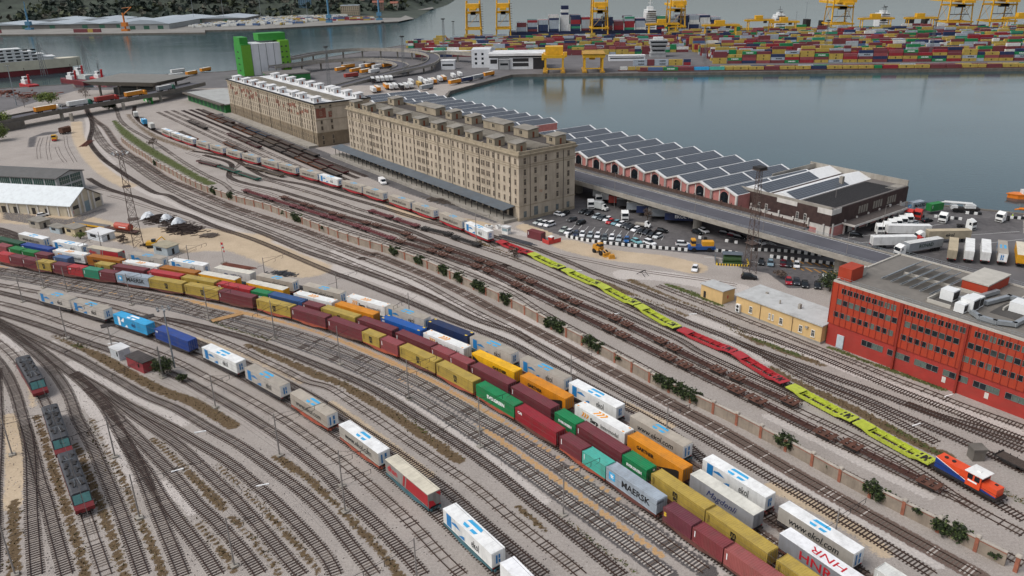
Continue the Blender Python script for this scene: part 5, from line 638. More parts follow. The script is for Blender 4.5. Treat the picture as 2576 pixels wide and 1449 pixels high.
# --- empties
def mid(a, b): return ((a[0]+b[0])/2, (a[1]+b[1])/2), math.atan2(b[1]-a[1], b[0]-a[0])
T6L = TR_LINE['T6']
def snap(line, p):
    P = np.array(line); d = np.hypot(P[:, 0]-p[0], P[:, 1]-p[1]); i = int(np.clip(d.argmin(), 1, len(P)-2)); e = P[i+1]-P[i-1]; e = e/np.hypot(*e); q = P[i]+e*np.dot(np.array(p)-P[i], e)
    return (float(q[0]), float(q[1])), math.atan2(e[1], e[0])
cnt = {}
for c, a, b_ in POCKETS:
    p, a0 = mid(a, b_); q, yw = snap(T6L, p); yw = yw if math.cos(yw-a0) > 0 else yw+PI; cnt[c] = cnt.get(c, 0)+1
    pocket_wagon(q[0], q[1], yw, c, f'empty {c}{" green" if c == "lime" else ""} pocket wagon, {["first", "second", "third", "fourth", "fifth", "sixth"][cnt[c]-1]} {c} one from the trailers', 'empty pocket wagons')
for nm, J, first, lab in (('RT8', RUST_JOINTS, 5, 'front'), ('RT7', RUST_JOINTS_BACK, 3, 'back')):
    seq = []
    for a, b_ in zip(J, J[1:]):
        D = math.hypot(a[0]-b_[0], a[1]-b_[1]); n = max(1, round(D/19.6))
        for i in range(n): seq.append(((a[0]+(b_[0]-a[0])*i/n, a[1]+(b_[1]-a[1])*i/n), (a[0]+(b_[0]-a[0])*(i+1)/n, a[1]+(b_[1]-a[1])*(i+1)/n)))
    N = len(seq)
    for i, (a, b_) in enumerate(seq):
        D = math.hypot(a[0]-b_[0], a[1]-b_[1]); p, a0 = mid(a, b_); q, yw = snap(TR_LINE[nm], p); c = ('maroon', 'maroon') if lab == 'front' and i < 5 else ('rust', 'rust2'); k = N-1-i
        rust_wagon(q[0], q[1], yw, f'{"maroon" if c[0] == "maroon" else "rusty brown"} skeleton wagon, {ORD[k]} from the near end of the {lab} rusty row', f'rusty wagons of the {lab} row', c[0], c[1], (D-1.0)/18.6)
# old wagons standing on the sidings by the warehouses: (u far, u near, v, colours)
SID = [(326, 265, -12.6, ['rust', 'rust2', 'rust']), (258, 146, -12.0, ['rust', 'blue', 'blue', 'rust', 'rust', 'black', 'black']), (301, 105, -16.4, ['orust', 'orust', 'black', 'orust', 'orust', 'tan', 'tan', 'black', 'rust', 'rust', 'maroon', 'maroon']), (213, 102, -21.2, ['black', 'black', 'black', 'black', 'orust', 'orust', 'black']), (233, 185, -26.3, ['maroon', 'rust2', 'maroon']), (210, 179, -36, ['orust', 'rust2']), (291, 258, -31, ['black', 'black']), (257, 228, -45.5, ['tan', 'orust'])]
SIDP = ['beside the far stone warehouse', 'on the siding nearest the stone warehouses', 'on the second siding from the warehouses', 'on the third siding from the warehouses', 'on the fourth siding from the warehouses', 'on the sixth siding from the warehouses', 'standing alone on the fifth siding', 'behind the far end of the trailer train']
CW = dict(rust='dark rusty', rust2='brown rusty', blue='faded blue', black='black', orust='orange rusty', tan='weathered grey-brown', maroon='maroon')
for (u0, u1, v, cols), pl_ in zip(SID, SIDP):
    n = len(cols); L = (u0-u1)/n-.9
    for i, c in enumerate(cols):
        p = uv(u0-(i+.5)*(u0-u1)/n, v); low_wagon(p[0], p[1], TH+PI, L, c, f'{CW[c]} old flat wagon {pl_}, {["first", "second", "third", "fourth", "fifth", "sixth", "seventh", "eighth", "ninth", "tenth", "eleventh", "twelfth"][i]} from its far end', 'old wagons on the sidings')
for (ua, va, ub, vb, c, lab) in [(174.1, -60.7, 157, -56.5, 'maroon', 'maroon old flat wagon coupled to two green ones'), (156.4, -56.3, 138.5, -53.8, 'teal2', 'green old flat wagon next to the maroon one'), (137.7, -53.7, 119.5, -51.2, 'teal2', 'green old flat wagon at the near end of its row'), (149.8, -46.2, 134.5, -43.5, 'tan', 'weathered flat wagon with rusty load in front of the trailer train'), (133.8, -43.3, 118.4, -40.3, 'tan', 'weathered empty flat wagon in front of the trailer train')]:
    a, b_ = uv(ua, va), uv(ub, vb); p, yw = mid(a, b_); low_wagon(p[0], p[1], yw, math.hypot(a[0]-b_[0], a[1]-b_[1])-.8, c, lab, 'old wagons on the sidings')
for i, (ta, tb, c, lab) in enumerate([((980, 330), (1190, 392), 'black', 'black skeleton wagon at the far end of a short rake'), ((1195, 393), (1400, 450), 'black', 'black skeleton wagon in the middle of a short rake')]):
    pass
rk = TR_LINE['RH']
for i, c in enumerate(('black', 'black', 'maroon', 'maroon')):
    q, yw = snap(rk, (-14.5-i*10.2*1.0, 250.3+i*11.8)); rust_wagon(q[0], q[1], yw, f'{c} skeleton wagon, {["first", "second", "third", "fourth"][3-i]} in the short rake behind the rusty rows', 'short rake of dark wagons', c if c == 'maroon' else 'black', c if c == 'maroon' else 'black', .72)
q, yw = snap(TR_LINE['RK2'], (100, 118)); low_wagon(q[0], q[1], yw, 19, 'black', 'black empty flat wagon in front of the red office building', None)
# --- locomotives
def make_loco(x, y, yaw, label):
    t = thing('electric_locomotive', label, 'locomotive', (x, y, 0), yaw, 'three coupled electric locomotives'); L = 18.9; h = L/2
    red = mat('loco_red', '741a20', .4, .12, dirt=.3); blk = mat('loco_black', '2a2b30', .5, .25, .8, dirt=.3); grey = mat('loco_roof_grey', '3b3d42', .6, .35, 1., dirt=.4)
    b = B(); b.xprism([(-h+.1, 1.0), (-h+.1, 1.7), (-h+1.0, 2.2), (h-1.0, 2.2), (h-.1, 1.7), (h-.1, 1.0)], -1.49, 1.49, axis='y'); b.obj('lower_body', red, t)
    b = B(); b.xprism([(-h+1.0, 2.2), (-h+1.85, 3.75), (h-1.85, 3.75), (h-1.0, 2.2)], -1.48, 1.48, axis='y'); b.obj('body', blk, t)
    b = B(); b.xprism([(-1.42, 3.75), (-1.1, 3.95), (1.1, 3.95), (1.42, 3.75)], -h+1.9, h-1.9); b.obj('roof', grey, t)
    for s in (-1, 1):
        b = B(); d = .018
        p0 = (s*(h-1.02), 2.28); p1 = (s*(h-1.78), 3.68); nx = s*.05
        for y0, y1 in ((-1.3, -.05), (.05, 1.3)): b.add([(p0[0]+nx, y0, p0[1]), (p0[0]+nx, y1, p0[1]), (p1[0]+nx, y1, p1[1]), (p1[0]+nx, y0, p1[1])], [(0, 1, 2, 3) if s > 0 else (3, 2, 1, 0)])
        b.obj('windscreen', mat('teal_windscreen', '4f7d7a', .15, .25, 1), t)
    b = B()
    for x_, sx, sy in ((-5.2, 1.6, .5), (-2.4, 1.2, .8), (0, 1.8, .45), (2.2, 1.0, 1.0), (4.8, 1.5, .6)):
        for yy in (-.62, .62): b.cbox((x_, yy, 4.02), (sx, sy*.6, .22))
    for k in range(9): b.cbox((-5.5+k*1.35, .9*(-1)**k, 4.0), (.4, .5, .3))
    b.path([(-6, .3, 4.25), (6, -.3, 4.25)], .05); b.obj('roof_gear', DARKIRON, t)
    for x_ in (-5.6, 5.6):
        b = B(); s = 1 if x_ > 0 else -1
        for yy in (-.5, .5): b.bar((x_, yy, 4.1), (x_-s*1.9, yy*.5, 4.4), .06)
        for k in (0, .25): b.bar((x_-s*(1.9+k), -.85, 4.42), (x_-s*(1.9+k), .85, 4.42), .06)
        b.obj('pantograph', mat('grey_steel', '7d8286', .5, .2, metal=.4), t)
    b = B(); b.box(-h+2, h-2, -1.3, 1.3, .65, 1.0); buffers(b, L-.9, 1.0); b.obj('underframe', DARKIRON, t); add_bogies(t, (-4.9, 4.9)); return t
# bogies already hold wheelsets as sub-parts
for i, ((a, b_), w_) in enumerate(zip(LOCOS, ('far', 'middle', 'near'))):
    p, yw = mid(a, b_); q, y2 = snap(TR_LINE['L3'], p); make_loco(q[0], q[1], yw, f'black-roofed red electric locomotive, the {w_} one of three in a row')
def make_shunter():
    (a, b_) = SHUNTER; p, yw = mid(a, b_); q, y2 = snap(T6L, p); y2 = y2 if math.cos(y2-yw) > 0 else y2+PI
    t = thing('shunting_locomotive', 'orange and blue shunting locomotive with white cab roof', 'locomotive', (q[0], q[1], 0), y2)
    org = mat('orange_loco_paint', 'e2512a', .4, .12, dirt=.2); blu = mat('blue_loco_paint', '1f3f86', .4, .15, dirt=.2); wh = WHITE
    b = B(); b.box(-5.4, .4, -1.1, 1.1, 1.35, 3.35); b.obj('long_hood', org, t)
    b = B(); b.box(3.0, 5.6, -1.05, 1.05, 1.35, 2.85); b.obj('short_hood', org, t)
    b = B()
    for sy in (-1, 1):
        b.xprism([(-5.42, 1.3), (-5.42, 3.2), (.4, 1.75), (.4, 1.3)], sy*1.12-.015, sy*1.12+.015, axis='y'); b.xprism([(3.0, 1.3), (3.0, 1.75), (5.6, 1.45), (5.6, 1.3)], sy*1.07-.015, sy*1.07+.015, axis='y')
    b.box(-5.44, -5.4, -1.1, 1.1, 1.35, 3.2); b.obj('blue_flank', blu, t)
    b = B()
    for sy in (-1, 1): b.xprism([(-5.42, 3.2), (-5.42, 3.3), (.4, 1.85), (.4, 1.75)], sy*1.13-.015, sy*1.13+.015, axis='y')
    b.obj('white_stripe', WHITEP, t)
    b = B(); b.box(.42, 2.98, -1.4, 1.4, 1.35, 3.9); cab = b.obj('cab', org, t)
    b = B()
    for sy in (-1, 1):
        for x0 in (.65, 1.85): b.box(x0, x0+.9, sy*1.41-.01, sy*1.41+.01, 2.7, 3.65)
    b.box(2.98, 3.0, -1.2, 1.2, 2.95, 3.7); b.obj('window', glass(), cab)
    b = B(); b.box(.1, 3.3, -1.6, 1.6, 3.9, 4.02); b.cbox((1.7, 0, 4.1), (.7, .5, .16)); b.obj('cab_roof', wh, t)
    b = B()
    for x_ in (-4.2, -2.8): b.cyl((x_, 0, 3.35), (x_, 0, 3.5), .35, 10)
    b.cbox((4.6, .5, 2.9), (.5, .4, .12)); b.obj('hood_vents', DARKIRON, t)
    b = B(); b.box(-6, 6.1, -1.45, 1.45, 1.0, 1.32)
    for sy in (-1, 1): b.path([(-5.8, sy*1.4, 1.3), (-5.8, sy*1.4, 2.3), (.3, sy*1.4, 2.3)], .03); b.path([(3.2, sy*1.4, 2.2), (6, sy*1.4, 2.2), (6, sy*1.4, 1.3)], .03)
    buffers(b, 12.2, 1.0); b.obj('running_board', DARKIRON, t); add_bogies(t, (-3.6, 3.6))
    b = B(); b.box(.8, 2.4, -1.43, -1.41, 2.25, 2.55); b.obj('number_plate', WHITEP, t)
make_shunter()
# ------------------------------------------------------------------ buildings in the yard frame (local x = v to the sea, local y = u away)
def bthing(name, label, cat, u, v, group=None): p = uv(u, v); return thing(name, label, cat, (p[0], p[1], 0), RF, group)
STONE = mat('pale_stone', 'b9ab97', .9, .18, .25, dirt=.45, streak=1); STONE2 = mat('stone_trim', 'a2957f', .9, .2, .3, dirt=.5, streak=1); STONE3 = mat('soot_stone', '83745f', .9, .3, .3, dirt=.6, streak=1)
GL = glass(); SHUT = mat('brown_shutter', '3a2f28', .7, .4, 1); ROOFB = mat('bitumen_roof', '4b443f', .95, .45, .12, dirt=.3); ROOFW = mat('white_roof_coat', 'd9d9d8', .8, .18, .12, dirt=.35); TIN = mat('tin_roof', '8b857a', .7, .25, .3, dirt=.4); CONC = mat('concrete', '9b958b', .9, .22, .3, dirt=.4, streak=1); DKCONC = mat('dark_concrete', '6b665f', .9, .3, .3, dirt=.5); DARKBOARD = mat('dark_door', '2f2a27', .8, .4, 1); GREYSHEET = mat('grey_sheet_roof', '59626a', .6, .2, .3, dirt=.3); ASPH = mat('road_asphalt', '55545a', .95, .2, .1); LINEW = mat('road_line_white', 'd8d8d4', .8, .15, 2)
_win = {}
def window_mesh(w_, h, m=None, fr=None, axis='v', plain=False):
    """a framed window; axis 'v': in a wall facing -x (towards the yard), 'u': in a wall facing -y"""
    k = (w_, h, axis, (m or GL).name, (fr or STONE2).name, plain)
    if k not in _win:
        b = B(); t = .05 if plain else .12
        def bx(a0, a1, z0, z1, d0, d1, mi):
            if axis == 'v': b.box(-d1, d0, a0, a1, z0, z1, mi)
            elif axis == 'w': b.box(d0, d1, a0, a1, z0, z1, mi)
            else: b.box(a0, a1, -d1, d0, z0, z1, mi)
        bx(-w_/2, w_/2, -h/2, h/2, .1, .02, 0)
        for s in (-1, 1): bx(s*(w_/2+t/2)-t/2, s*(w_/2+t/2)+t/2, -h/2-.05, h/2+.05, .1, .1, 1)
        if plain: bx(-w_/2-t, w_/2+t, h/2, h/2+.05, .1, .08, 1); bx(-w_/2-t, w_/2+t, -h/2-.05, -h/2, .1, .1, 1)
        if not plain: bx(-w_/2-t, w_/2+t, h/2+.05, h/2+.2, .1, .12, 1); bx(-w_/2-.2, w_/2+.2, -h/2-.22, -h/2-.05, .1, .22, 1); bx(-.03, .03, -h/2, h/2, .02, .05, 1); bx(-w_/2, w_/2, h*.12, h*.12+.06, .02, .05, 1)
        _win[k] = b.mesh('window', [m or GL, fr or STONE2])
    return _win[k]
def add_windows(root, spots, w_, h, axis, m=None, fr=None, limit=100):
    """the nearest ones are parts of their own, the rest one part"""
    me = window_mesh(w_, h, m, fr, axis); rest = []
    for i, (x, y, z) in enumerate(spots):
        if i < limit: link('window', me, root, (x, y, z))
        else: rest.append((x, y, z))
    if rest:
        b = B(); V = [v.co[:] for v in me.vertices]; F = [tuple(p.vertices) for p in me.polygons]; MI = [p.material_index for p in me.polygons]
        for x, y, z in rest:
            k = len(b.v); b.v += [(a+x, c+y, d+z) for a, c, d in V]; b.f += [tuple(k+i for i in f) for f in F]; b.m += MI
        o = b.obj('windows', [m or GL, fr or STONE2], root); o['kind'] = 'stuff'
def roof_hut(b, b2, x, y, z, sx, sy, h, mw=0):
    b.box(x-sx/2, x+sx/2, y-sy/2, y+sy/2, z, z+h); b2.box(x-sx/2-.35, x+sx/2+.35, y-sy/2-.35, y+sy/2+.35, z+h, z+h+.28)
def make_hut(root, x, y, z, sx, sy, h, wm, rm, door=True):
    b = B(); b.box(x-sx/2, x+sx/2, y-sy/2, y+sy/2, z, z+h); hb = b.obj('roof_hut', wm, root)
    b = B(); b.add([(x-sx/2-.3, y-sy/2-.3, z+h), (x+sx/2+.3, y-sy/2-.3, z+h+.5), (x+sx/2+.3, y+sy/2+.3, z+h+.5), (x-sx/2-.3, y+sy/2+.3, z+h), (x-sx/2-.3, y-sy/2-.3, z+h+.2), (x+sx/2+.3, y-sy/2-.3, z+h+.7), (x+sx/2+.3, y+sy/2+.3, z+h+.7), (x-sx/2-.3, y+sy/2+.3, z+h+.2)], [(3,2,1,0),(4,5,6,7),(0,1,5,4),(1,2,6,5),(2,3,7,6),(3,0,4,7)]); b.obj('hut_roof', rm, hb)
    b = B(); b.box(x-sx/2-.03, x-sx/2+.05, y-.75, y-.15, z+h*.35, z+h*.8); b.box(x-sx/2-.03, x-sx/2+.05, y+.15, y+.75, z+h*.35, z+h*.8); b.obj('hut_window', GL, hb)
    if door:
        b = B(); b.box(x-.4, x+.45, y-sy/2-.04, y-sy/2+.05, z+.1, z+h*.75); b.obj('hut_door', mat('rusty_door', '8a4a2c', .8, .5, 2), hb)
def warehouse_front():
    t = bthing('stone_warehouse', 'long pale stone warehouse with a dark roof and grey loading canopy', 'warehouse', 0, 0); D, L, H = 26., 134., 24.2
    b = B(); b.box(0, D, 0, L, 0, H); b.obj('wall', STONE, t)
    b = B(); b.box(-.12, D+.12, -.12, L+.12, 0, 1.1)
    for z in (5.3, 19.2, 20.0): b.box(-.15, D+.15, -.15, L+.15, z, z+.3)
    b.box(-.5, D+.5, -.5, L+.5, 23.3, 23.75); b.box(-.8, D+.8, -.8, L+.8, 23.75, 24.15); b.obj('cornice', STONE2, t)
    b = B()
    for x0, x1, y0, y1 in ((-.2, .3, -.2, L+.2), (D-.3, D+.2, -.2, L+.2), (.3, D-.3, -.2, .3), (.3, D-.3, L-.3, L+.2)): b.box(x0, x1, y0, y1, 24.15, 25.1)
    for i in range(13): b.box(-.3, .4, i*11-.5, i*11+.5, 24.15, 25.4)
    b.obj('parapet', STONE2, t)
    b = B(); b.box(.3, D-.3, .3, L-.3, 24.15, 24.4); b.obj('roof', ROOFB, t)
    b = B()
    for k in range(12): b.box(8.6+k*.72, 8.72+k*.72, 3, L-3, 24.4, 24.85+(.5-abs(k-5.5)*.08))
    for k in range(22): b.box(8.4, 16.8, 4+k*5.9, 4.15+k*5.9, 24.4, 24.8)
    b.obj('skylight_bars', TIN, t)
    b = B(); b.box(9, 16.4, 3.5, L-3.5, 24.4, 24.5); b.obj('skylight_glass', mat('sooty_glass', '35383b', .3, .3, .4), t)
    for u in (5, 18, 32, 45, 57, 71, 85, 101, 117, 130): make_hut(t, 3.2, u, 24.4, 4.6, 5, 2.9, STONE2, TIN)
    for u, sy in ((6, 5), (24, 9), (42, 14), (60, 5), (75, 5), (94, 17), (126, 6)): make_hut(t, 22, u, 24.4, 5.2, sy, 3.0, STONE2, TIN)
    fl = (21.6, 17.6, 14.1, 10.7, 7.3); sp = []; sp2 = []
    n = 40
    for i in range(n):
        for z in fl:
            u = 2+i*(L-4)/(n-1)
            if i % 13 in (5, 6, 7): sp += [(0, u-.62, z), (0, u+.62, z)]
            else: sp.append((0, u, z))
    add_windows(t, sp, .95, 1.95, 'v', SHUT, STONE, 60)
    add_windows(t, [(v, 0, z) for v in (2.6, 7.4, 12.2, 17.6, 22.8) for z in fl], 1.0, 2.05, 'u', SHUT, STONE, 40)
    b = B()
    for i in range(14): b.cyl((-.18, 4.9+i*9.6, 1), (-.18, 4.9+i*9.6, 24), .1, 5)
    for v in (4.9, 20.3): b.cyl((v, -.18, 1), (v, -.18, 24), .09, 5)
    b.obj('downpipes', DARKIRON, t)
    b = B()
    for v, w_, h in ((2.6, 1.3, 2.2), (7.6, 1.8, 3.2), (12.4, 1.6, 2.3), (17.6, 1.3, 2.2), (22.8, 1.3, 2.2)): b.box(v-w_/2, v+w_/2, -.06, .1, 1.2, 1.2+h)
    b.obj('end_doors', mat('grey_green_door', '6e7472', .7, .4, 1), t)
    b = B(); b.box(-6.2, .2, 1, L+10, 0, 1.15); b.obj('loading_platform', CONC, t)
    b = B()
    for i in range(33): b.box(-.08, .1, 3.5+i*4, 6.1+i*4, 1.2, 4.0)
    b.obj('loading_doors', DARKBOARD, t)
    b = B(); b.add([(-5.4, 2.4, 4.5), (-5.4, L+10, 4.5), (0.05, L+10, 5.3), (.05, 2.4, 5.3), (-5.4, 2.4, 4.65), (-5.4, L+10, 4.65), (.05, L+10, 5.45), (.05, 2.4, 5.45)], [(3,2,1,0)[::-1],(4,5,6,7)[::-1],(0,1,5,4),(1,2,6,5),(2,3,7,6),(3,0,4,7)]); b.obj('canopy', GREYSHEET, t)
    b = B()
    for i in range(35): b.box(-4.9, -4.7, 3+i*4.05, 3.2+i*4.05, 1.1, 4.6); b.box(-4.9, 0, 3.05+i*4.05, 3.15+i*4.05, 4.3, 4.5)
    b.obj('canopy_posts', DARKIRON, t)
    lettering('70', 1.5, mat('faded_number', 'b3795c', .9, .3), t, (9.8, -.04, 9.6), (PI/2, 0, 0))
def warehouse_back():
    u0 = 169.; t = bthing('stone_warehouse', 'long stone warehouse with white roof and peeling brick-red patches', 'warehouse', u0, -1.2); D, L, H = 31., 133., 21.6
    b = B(); b.box(0, D, 0, L, 7.2, H); b.obj('wall', STONE, t)
    b = B(); b.box(-.1, D+.1, -.1, L+.1, 0, 7.2); b.obj('lower_wall', STONE3, t)
    b = B(); rnd = random.Random(5)
    for i in range(46):
        y = rnd.uniform(8, L-4); z = rnd.uniform(14.5, 19.4); w_ = rnd.uniform(1.2, 3.2); b.box(-.03, .05, y-w_/2, y+w_/2, z-rnd.uniform(.5, 1.3), z+rnd.uniform(.3, 1.2))
    b.box(.4, 5.8, -.03, .05, 14.6, 19.5); b.box(7.2, 9, -.03, .05, 14.6, 17.5); b.obj('brick_patches', mat('bare_brick', '8d5646', .9, .35, .8, dirt=.3), t)
    b = B()
    for z in (7.1, 13.4, 19.6): b.box(-.22, D+.22, -.22, L+.22, z, z+.3)
    b.box(-.5, D+.5, -.5, L+.5, 20.9, 21.6); b.obj('cornice', STONE2, t)
    b = B()
    for x0, x1, y0, y1 in ((-.6, -.1, -.6, L+.6), (D+.1, D+.6, -.6, L+.6), (-.1, D+.1, -.6, -.1), (-.1, D+.1, L+.1, L+.6)): b.box(x0, x1, y0, y1, 21.6, 22.3)
    b.obj('gutter', mat('black_gutter', '2b2a2b', .7, .3), t)
    b = B(); b.box(-.1, D+.1, -.1, L+.1, 21.6, 21.9); b.obj('roof', ROOFW, t)
    b = B()
    for k in range(9): b.box(12+k*.8, 12.14+k*.8, 4, L-6, 21.9, 22.6)
    b.box(11.8, 19, 4, L-6, 21.9, 22.1); b.obj('skylight_bars', TIN, t)
    for u in (6, 24, 34, 52, 67, 82, 95, 108, 124): make_hut(t, 3.6, u, 21.9, 4.2, 5, 2.3, ROOFW, ROOFW)
    for u in (3, 16, 30, 37, 52, 64, 78, 92, 104, 118): make_hut(t, 26, u, 21.9, 4.2, 5, 2.4, ROOFW, ROOFW)
    n = 42; sp = []
    for i in range(n):
        u = 2+i*(L-4)/(n-1)
        for z in (20.2, 17.4, 14.8, 11.6, 9.0, 4.4, 1.9): sp.append((0 if z > 7 else -.1, u, z))
    add_windows(t, sp, .85, 1.7, 'v', SHUT, STONE2, 40)
    add_windows(t, [(v, 0 if z > 7 else -.1, z) for v in (3.0, 8.6) for z in (20.2, 16.8, 12.6, 9.4, 4.6, 2.0)], 1.0, 1.8, 'u', SHUT, STONE2, 30)
    b = B()
    for i in range(9): b.cyl((-.2, 4+i*15, 1), (-.2, 4+i*15, 21), .12, 5)
    b.obj('downpipes', DARKIRON, t)
    b = B(); b.box(-5.5, -.1, 0, L, 0, 1.1); b.obj('loading_platform', CONC, t)
SOLAR = mat('solar_panel', '474d55', .35, .18, .5); WHITEEDGE = mat('white_flashing', 'dcdcda', .6, .1, 1); PINK = mat('pink_plaster', 'c07f78', .85, .2, .4, dirt=.3, streak=1); PALEPL = mat('pale_plaster', 'cfcac2', .85, .15, .4, dirt=.3, streak=1)
def solar_slope(b, fr, p, m, nx, ny):
    """panel field on the slope p(s,t), s along the ridge, t down the slope; white grid lines stand proud"""
    b.add([p(.01, .04), p(.99, .04), p(.99, .97), p(.01, .97)], [(0, 1, 2, 3)])
def shed_hall(i, ur, v0, v1, zr, zv, skew, grp, label, blind=False, w=5.62):
    t = bthing('solar_hall', label, 'hall', ur, v0, grp); L = v1-v0; sk = skew
    def P(x, y, z): return (x, y+sk*x/L, z)
    b = B()
    for yy in (-w+.05, w-.05): pass
    b.add([P(0, -w, 0), P(0, w, 0), P(0, w, zv), P(0, 0, zr-.1), P(0, -w, zv), P(L, -w, 0), P(L, w, 0), P(L, w, zv), P(L, 0, zr-.1), P(L, -w, zv)], [(4, 3, 2, 1, 0), (5, 6, 7, 8, 9), (0, 5, 9, 4), (1, 2, 7, 6)]); b.obj('wall', PINK, t)
    b = B(); b.add([P(-.6, -w, zv), P(L+.6, -w, zv), P(L+.6, 0, zr), P(-.6, 0, zr), P(-.6, w, zv), P(L+.6, w, zv), P(-.6, -w, zv-.2), P(L+.6, -w, zv-.2), P(-.6, w, zv-.2), P(L+.6, w, zv-.2), P(-.6, 0, zr-.25), P(L+.6, 0, zr-.25)], [(0, 1, 2, 3), (3, 2, 5, 4), (0, 3, 10, 6), (3, 4, 8, 10), (1, 7, 11, 2), (2, 11, 9, 5)]); b.obj('roof', WHITEEDGE, t)
    b = B(); b2 = B()
    for side in (-1, 1):
        for half in (0, 1):
            x0 = .5+half*(L/2); x1 = x0+L/2-1.0
            def Q(a, c, dz=.07): return P(x0+(x1-x0)*a, side*(w*c), zr+(zv-zr)*c+dz)
            q = [Q(0, .05), Q(1, .05), Q(1, .96), Q(0, .96)]; b.add(q, [(3, 2, 1, 0) if side > 0 else (0, 1, 2, 3)])
            for k in range(1, 15):
                a = k/15; q = [Q(a-.002, .05, .1), Q(a+.002, .05, .1), Q(a+.002, .96, .1), Q(a-.002, .96, .1)]; b2.add(q, [(3, 2, 1, 0) if side > 0 else (0, 1, 2, 3)])
            for k in range(1, 5):
                c = .05+.91*k/5; q = [Q(0, c-.006, .1), Q(1, c-.006, .1), Q(1, c+.006, .1), Q(0, c+.006, .1)]; b2.add(q, [(3, 2, 1, 0) if side > 0 else (0, 1, 2, 3)])
    so_ = b.obj('solar_panels', SOLAR, t); b2.obj('panel_frames', mat('panel_frame', '8f9499', .5, .1), so_)
    b = B()
    for yy in (-w, w): b.box(-.75, -.05, yy-.35, yy+.35, 0, zv)
    b.add([P(-.66, -w, zv+.03), P(-.66, 0, zr+.05), P(-.66, w, zv+.03), P(-.66, w-.1, zv-.5), P(-.66, 0, zr-.5), P(-.66, -w+.1, zv-.5)], [(5, 4, 1, 0)[::-1], (4, 3, 2, 1)[::-1]])
    for yy in (-2.1, 2.1): b.box(-.2, 0, yy-.22, yy+.22, 0, zv+.4)
    b.obj('gable_trim', PALEPL, t)
    b = B(); n = 10; top = [(1.7*math.cos(PI*k/n), zv-1.2+1.5*math.sin(PI*k/n)) for k in range(n+1)]
    b.add([(-.12, y, z) for y, z in [(-1.7, 2)]+top[::-1]+[(1.7, 2)]], [tuple(range(n+2, -1, -1))]); b.obj('arched_window', GL, t)
    if not blind: return t
def sheds():
    for k in range(12):
        ur = 81-11.2*k
        shed_hall(k, ur, 60, 104, 11.0, 9.0, -2.8, 'solar halls beside the viaduct', f'pink hall with solar roof, {ORD[11-k] if k < 11 else "nearest"} from the near end of the viaduct row'.replace('nearest from the near end of', 'nearest hall in'))
    for k in range(14):
        ur = 247-10.5*k
        shed_hall(k, ur, 60, 103, 11.0, 9.0, -2.8, 'solar halls behind the warehouses', f'pink hall with solar roof behind the warehouses, {ORD[13-k]} from the near end of the far row')
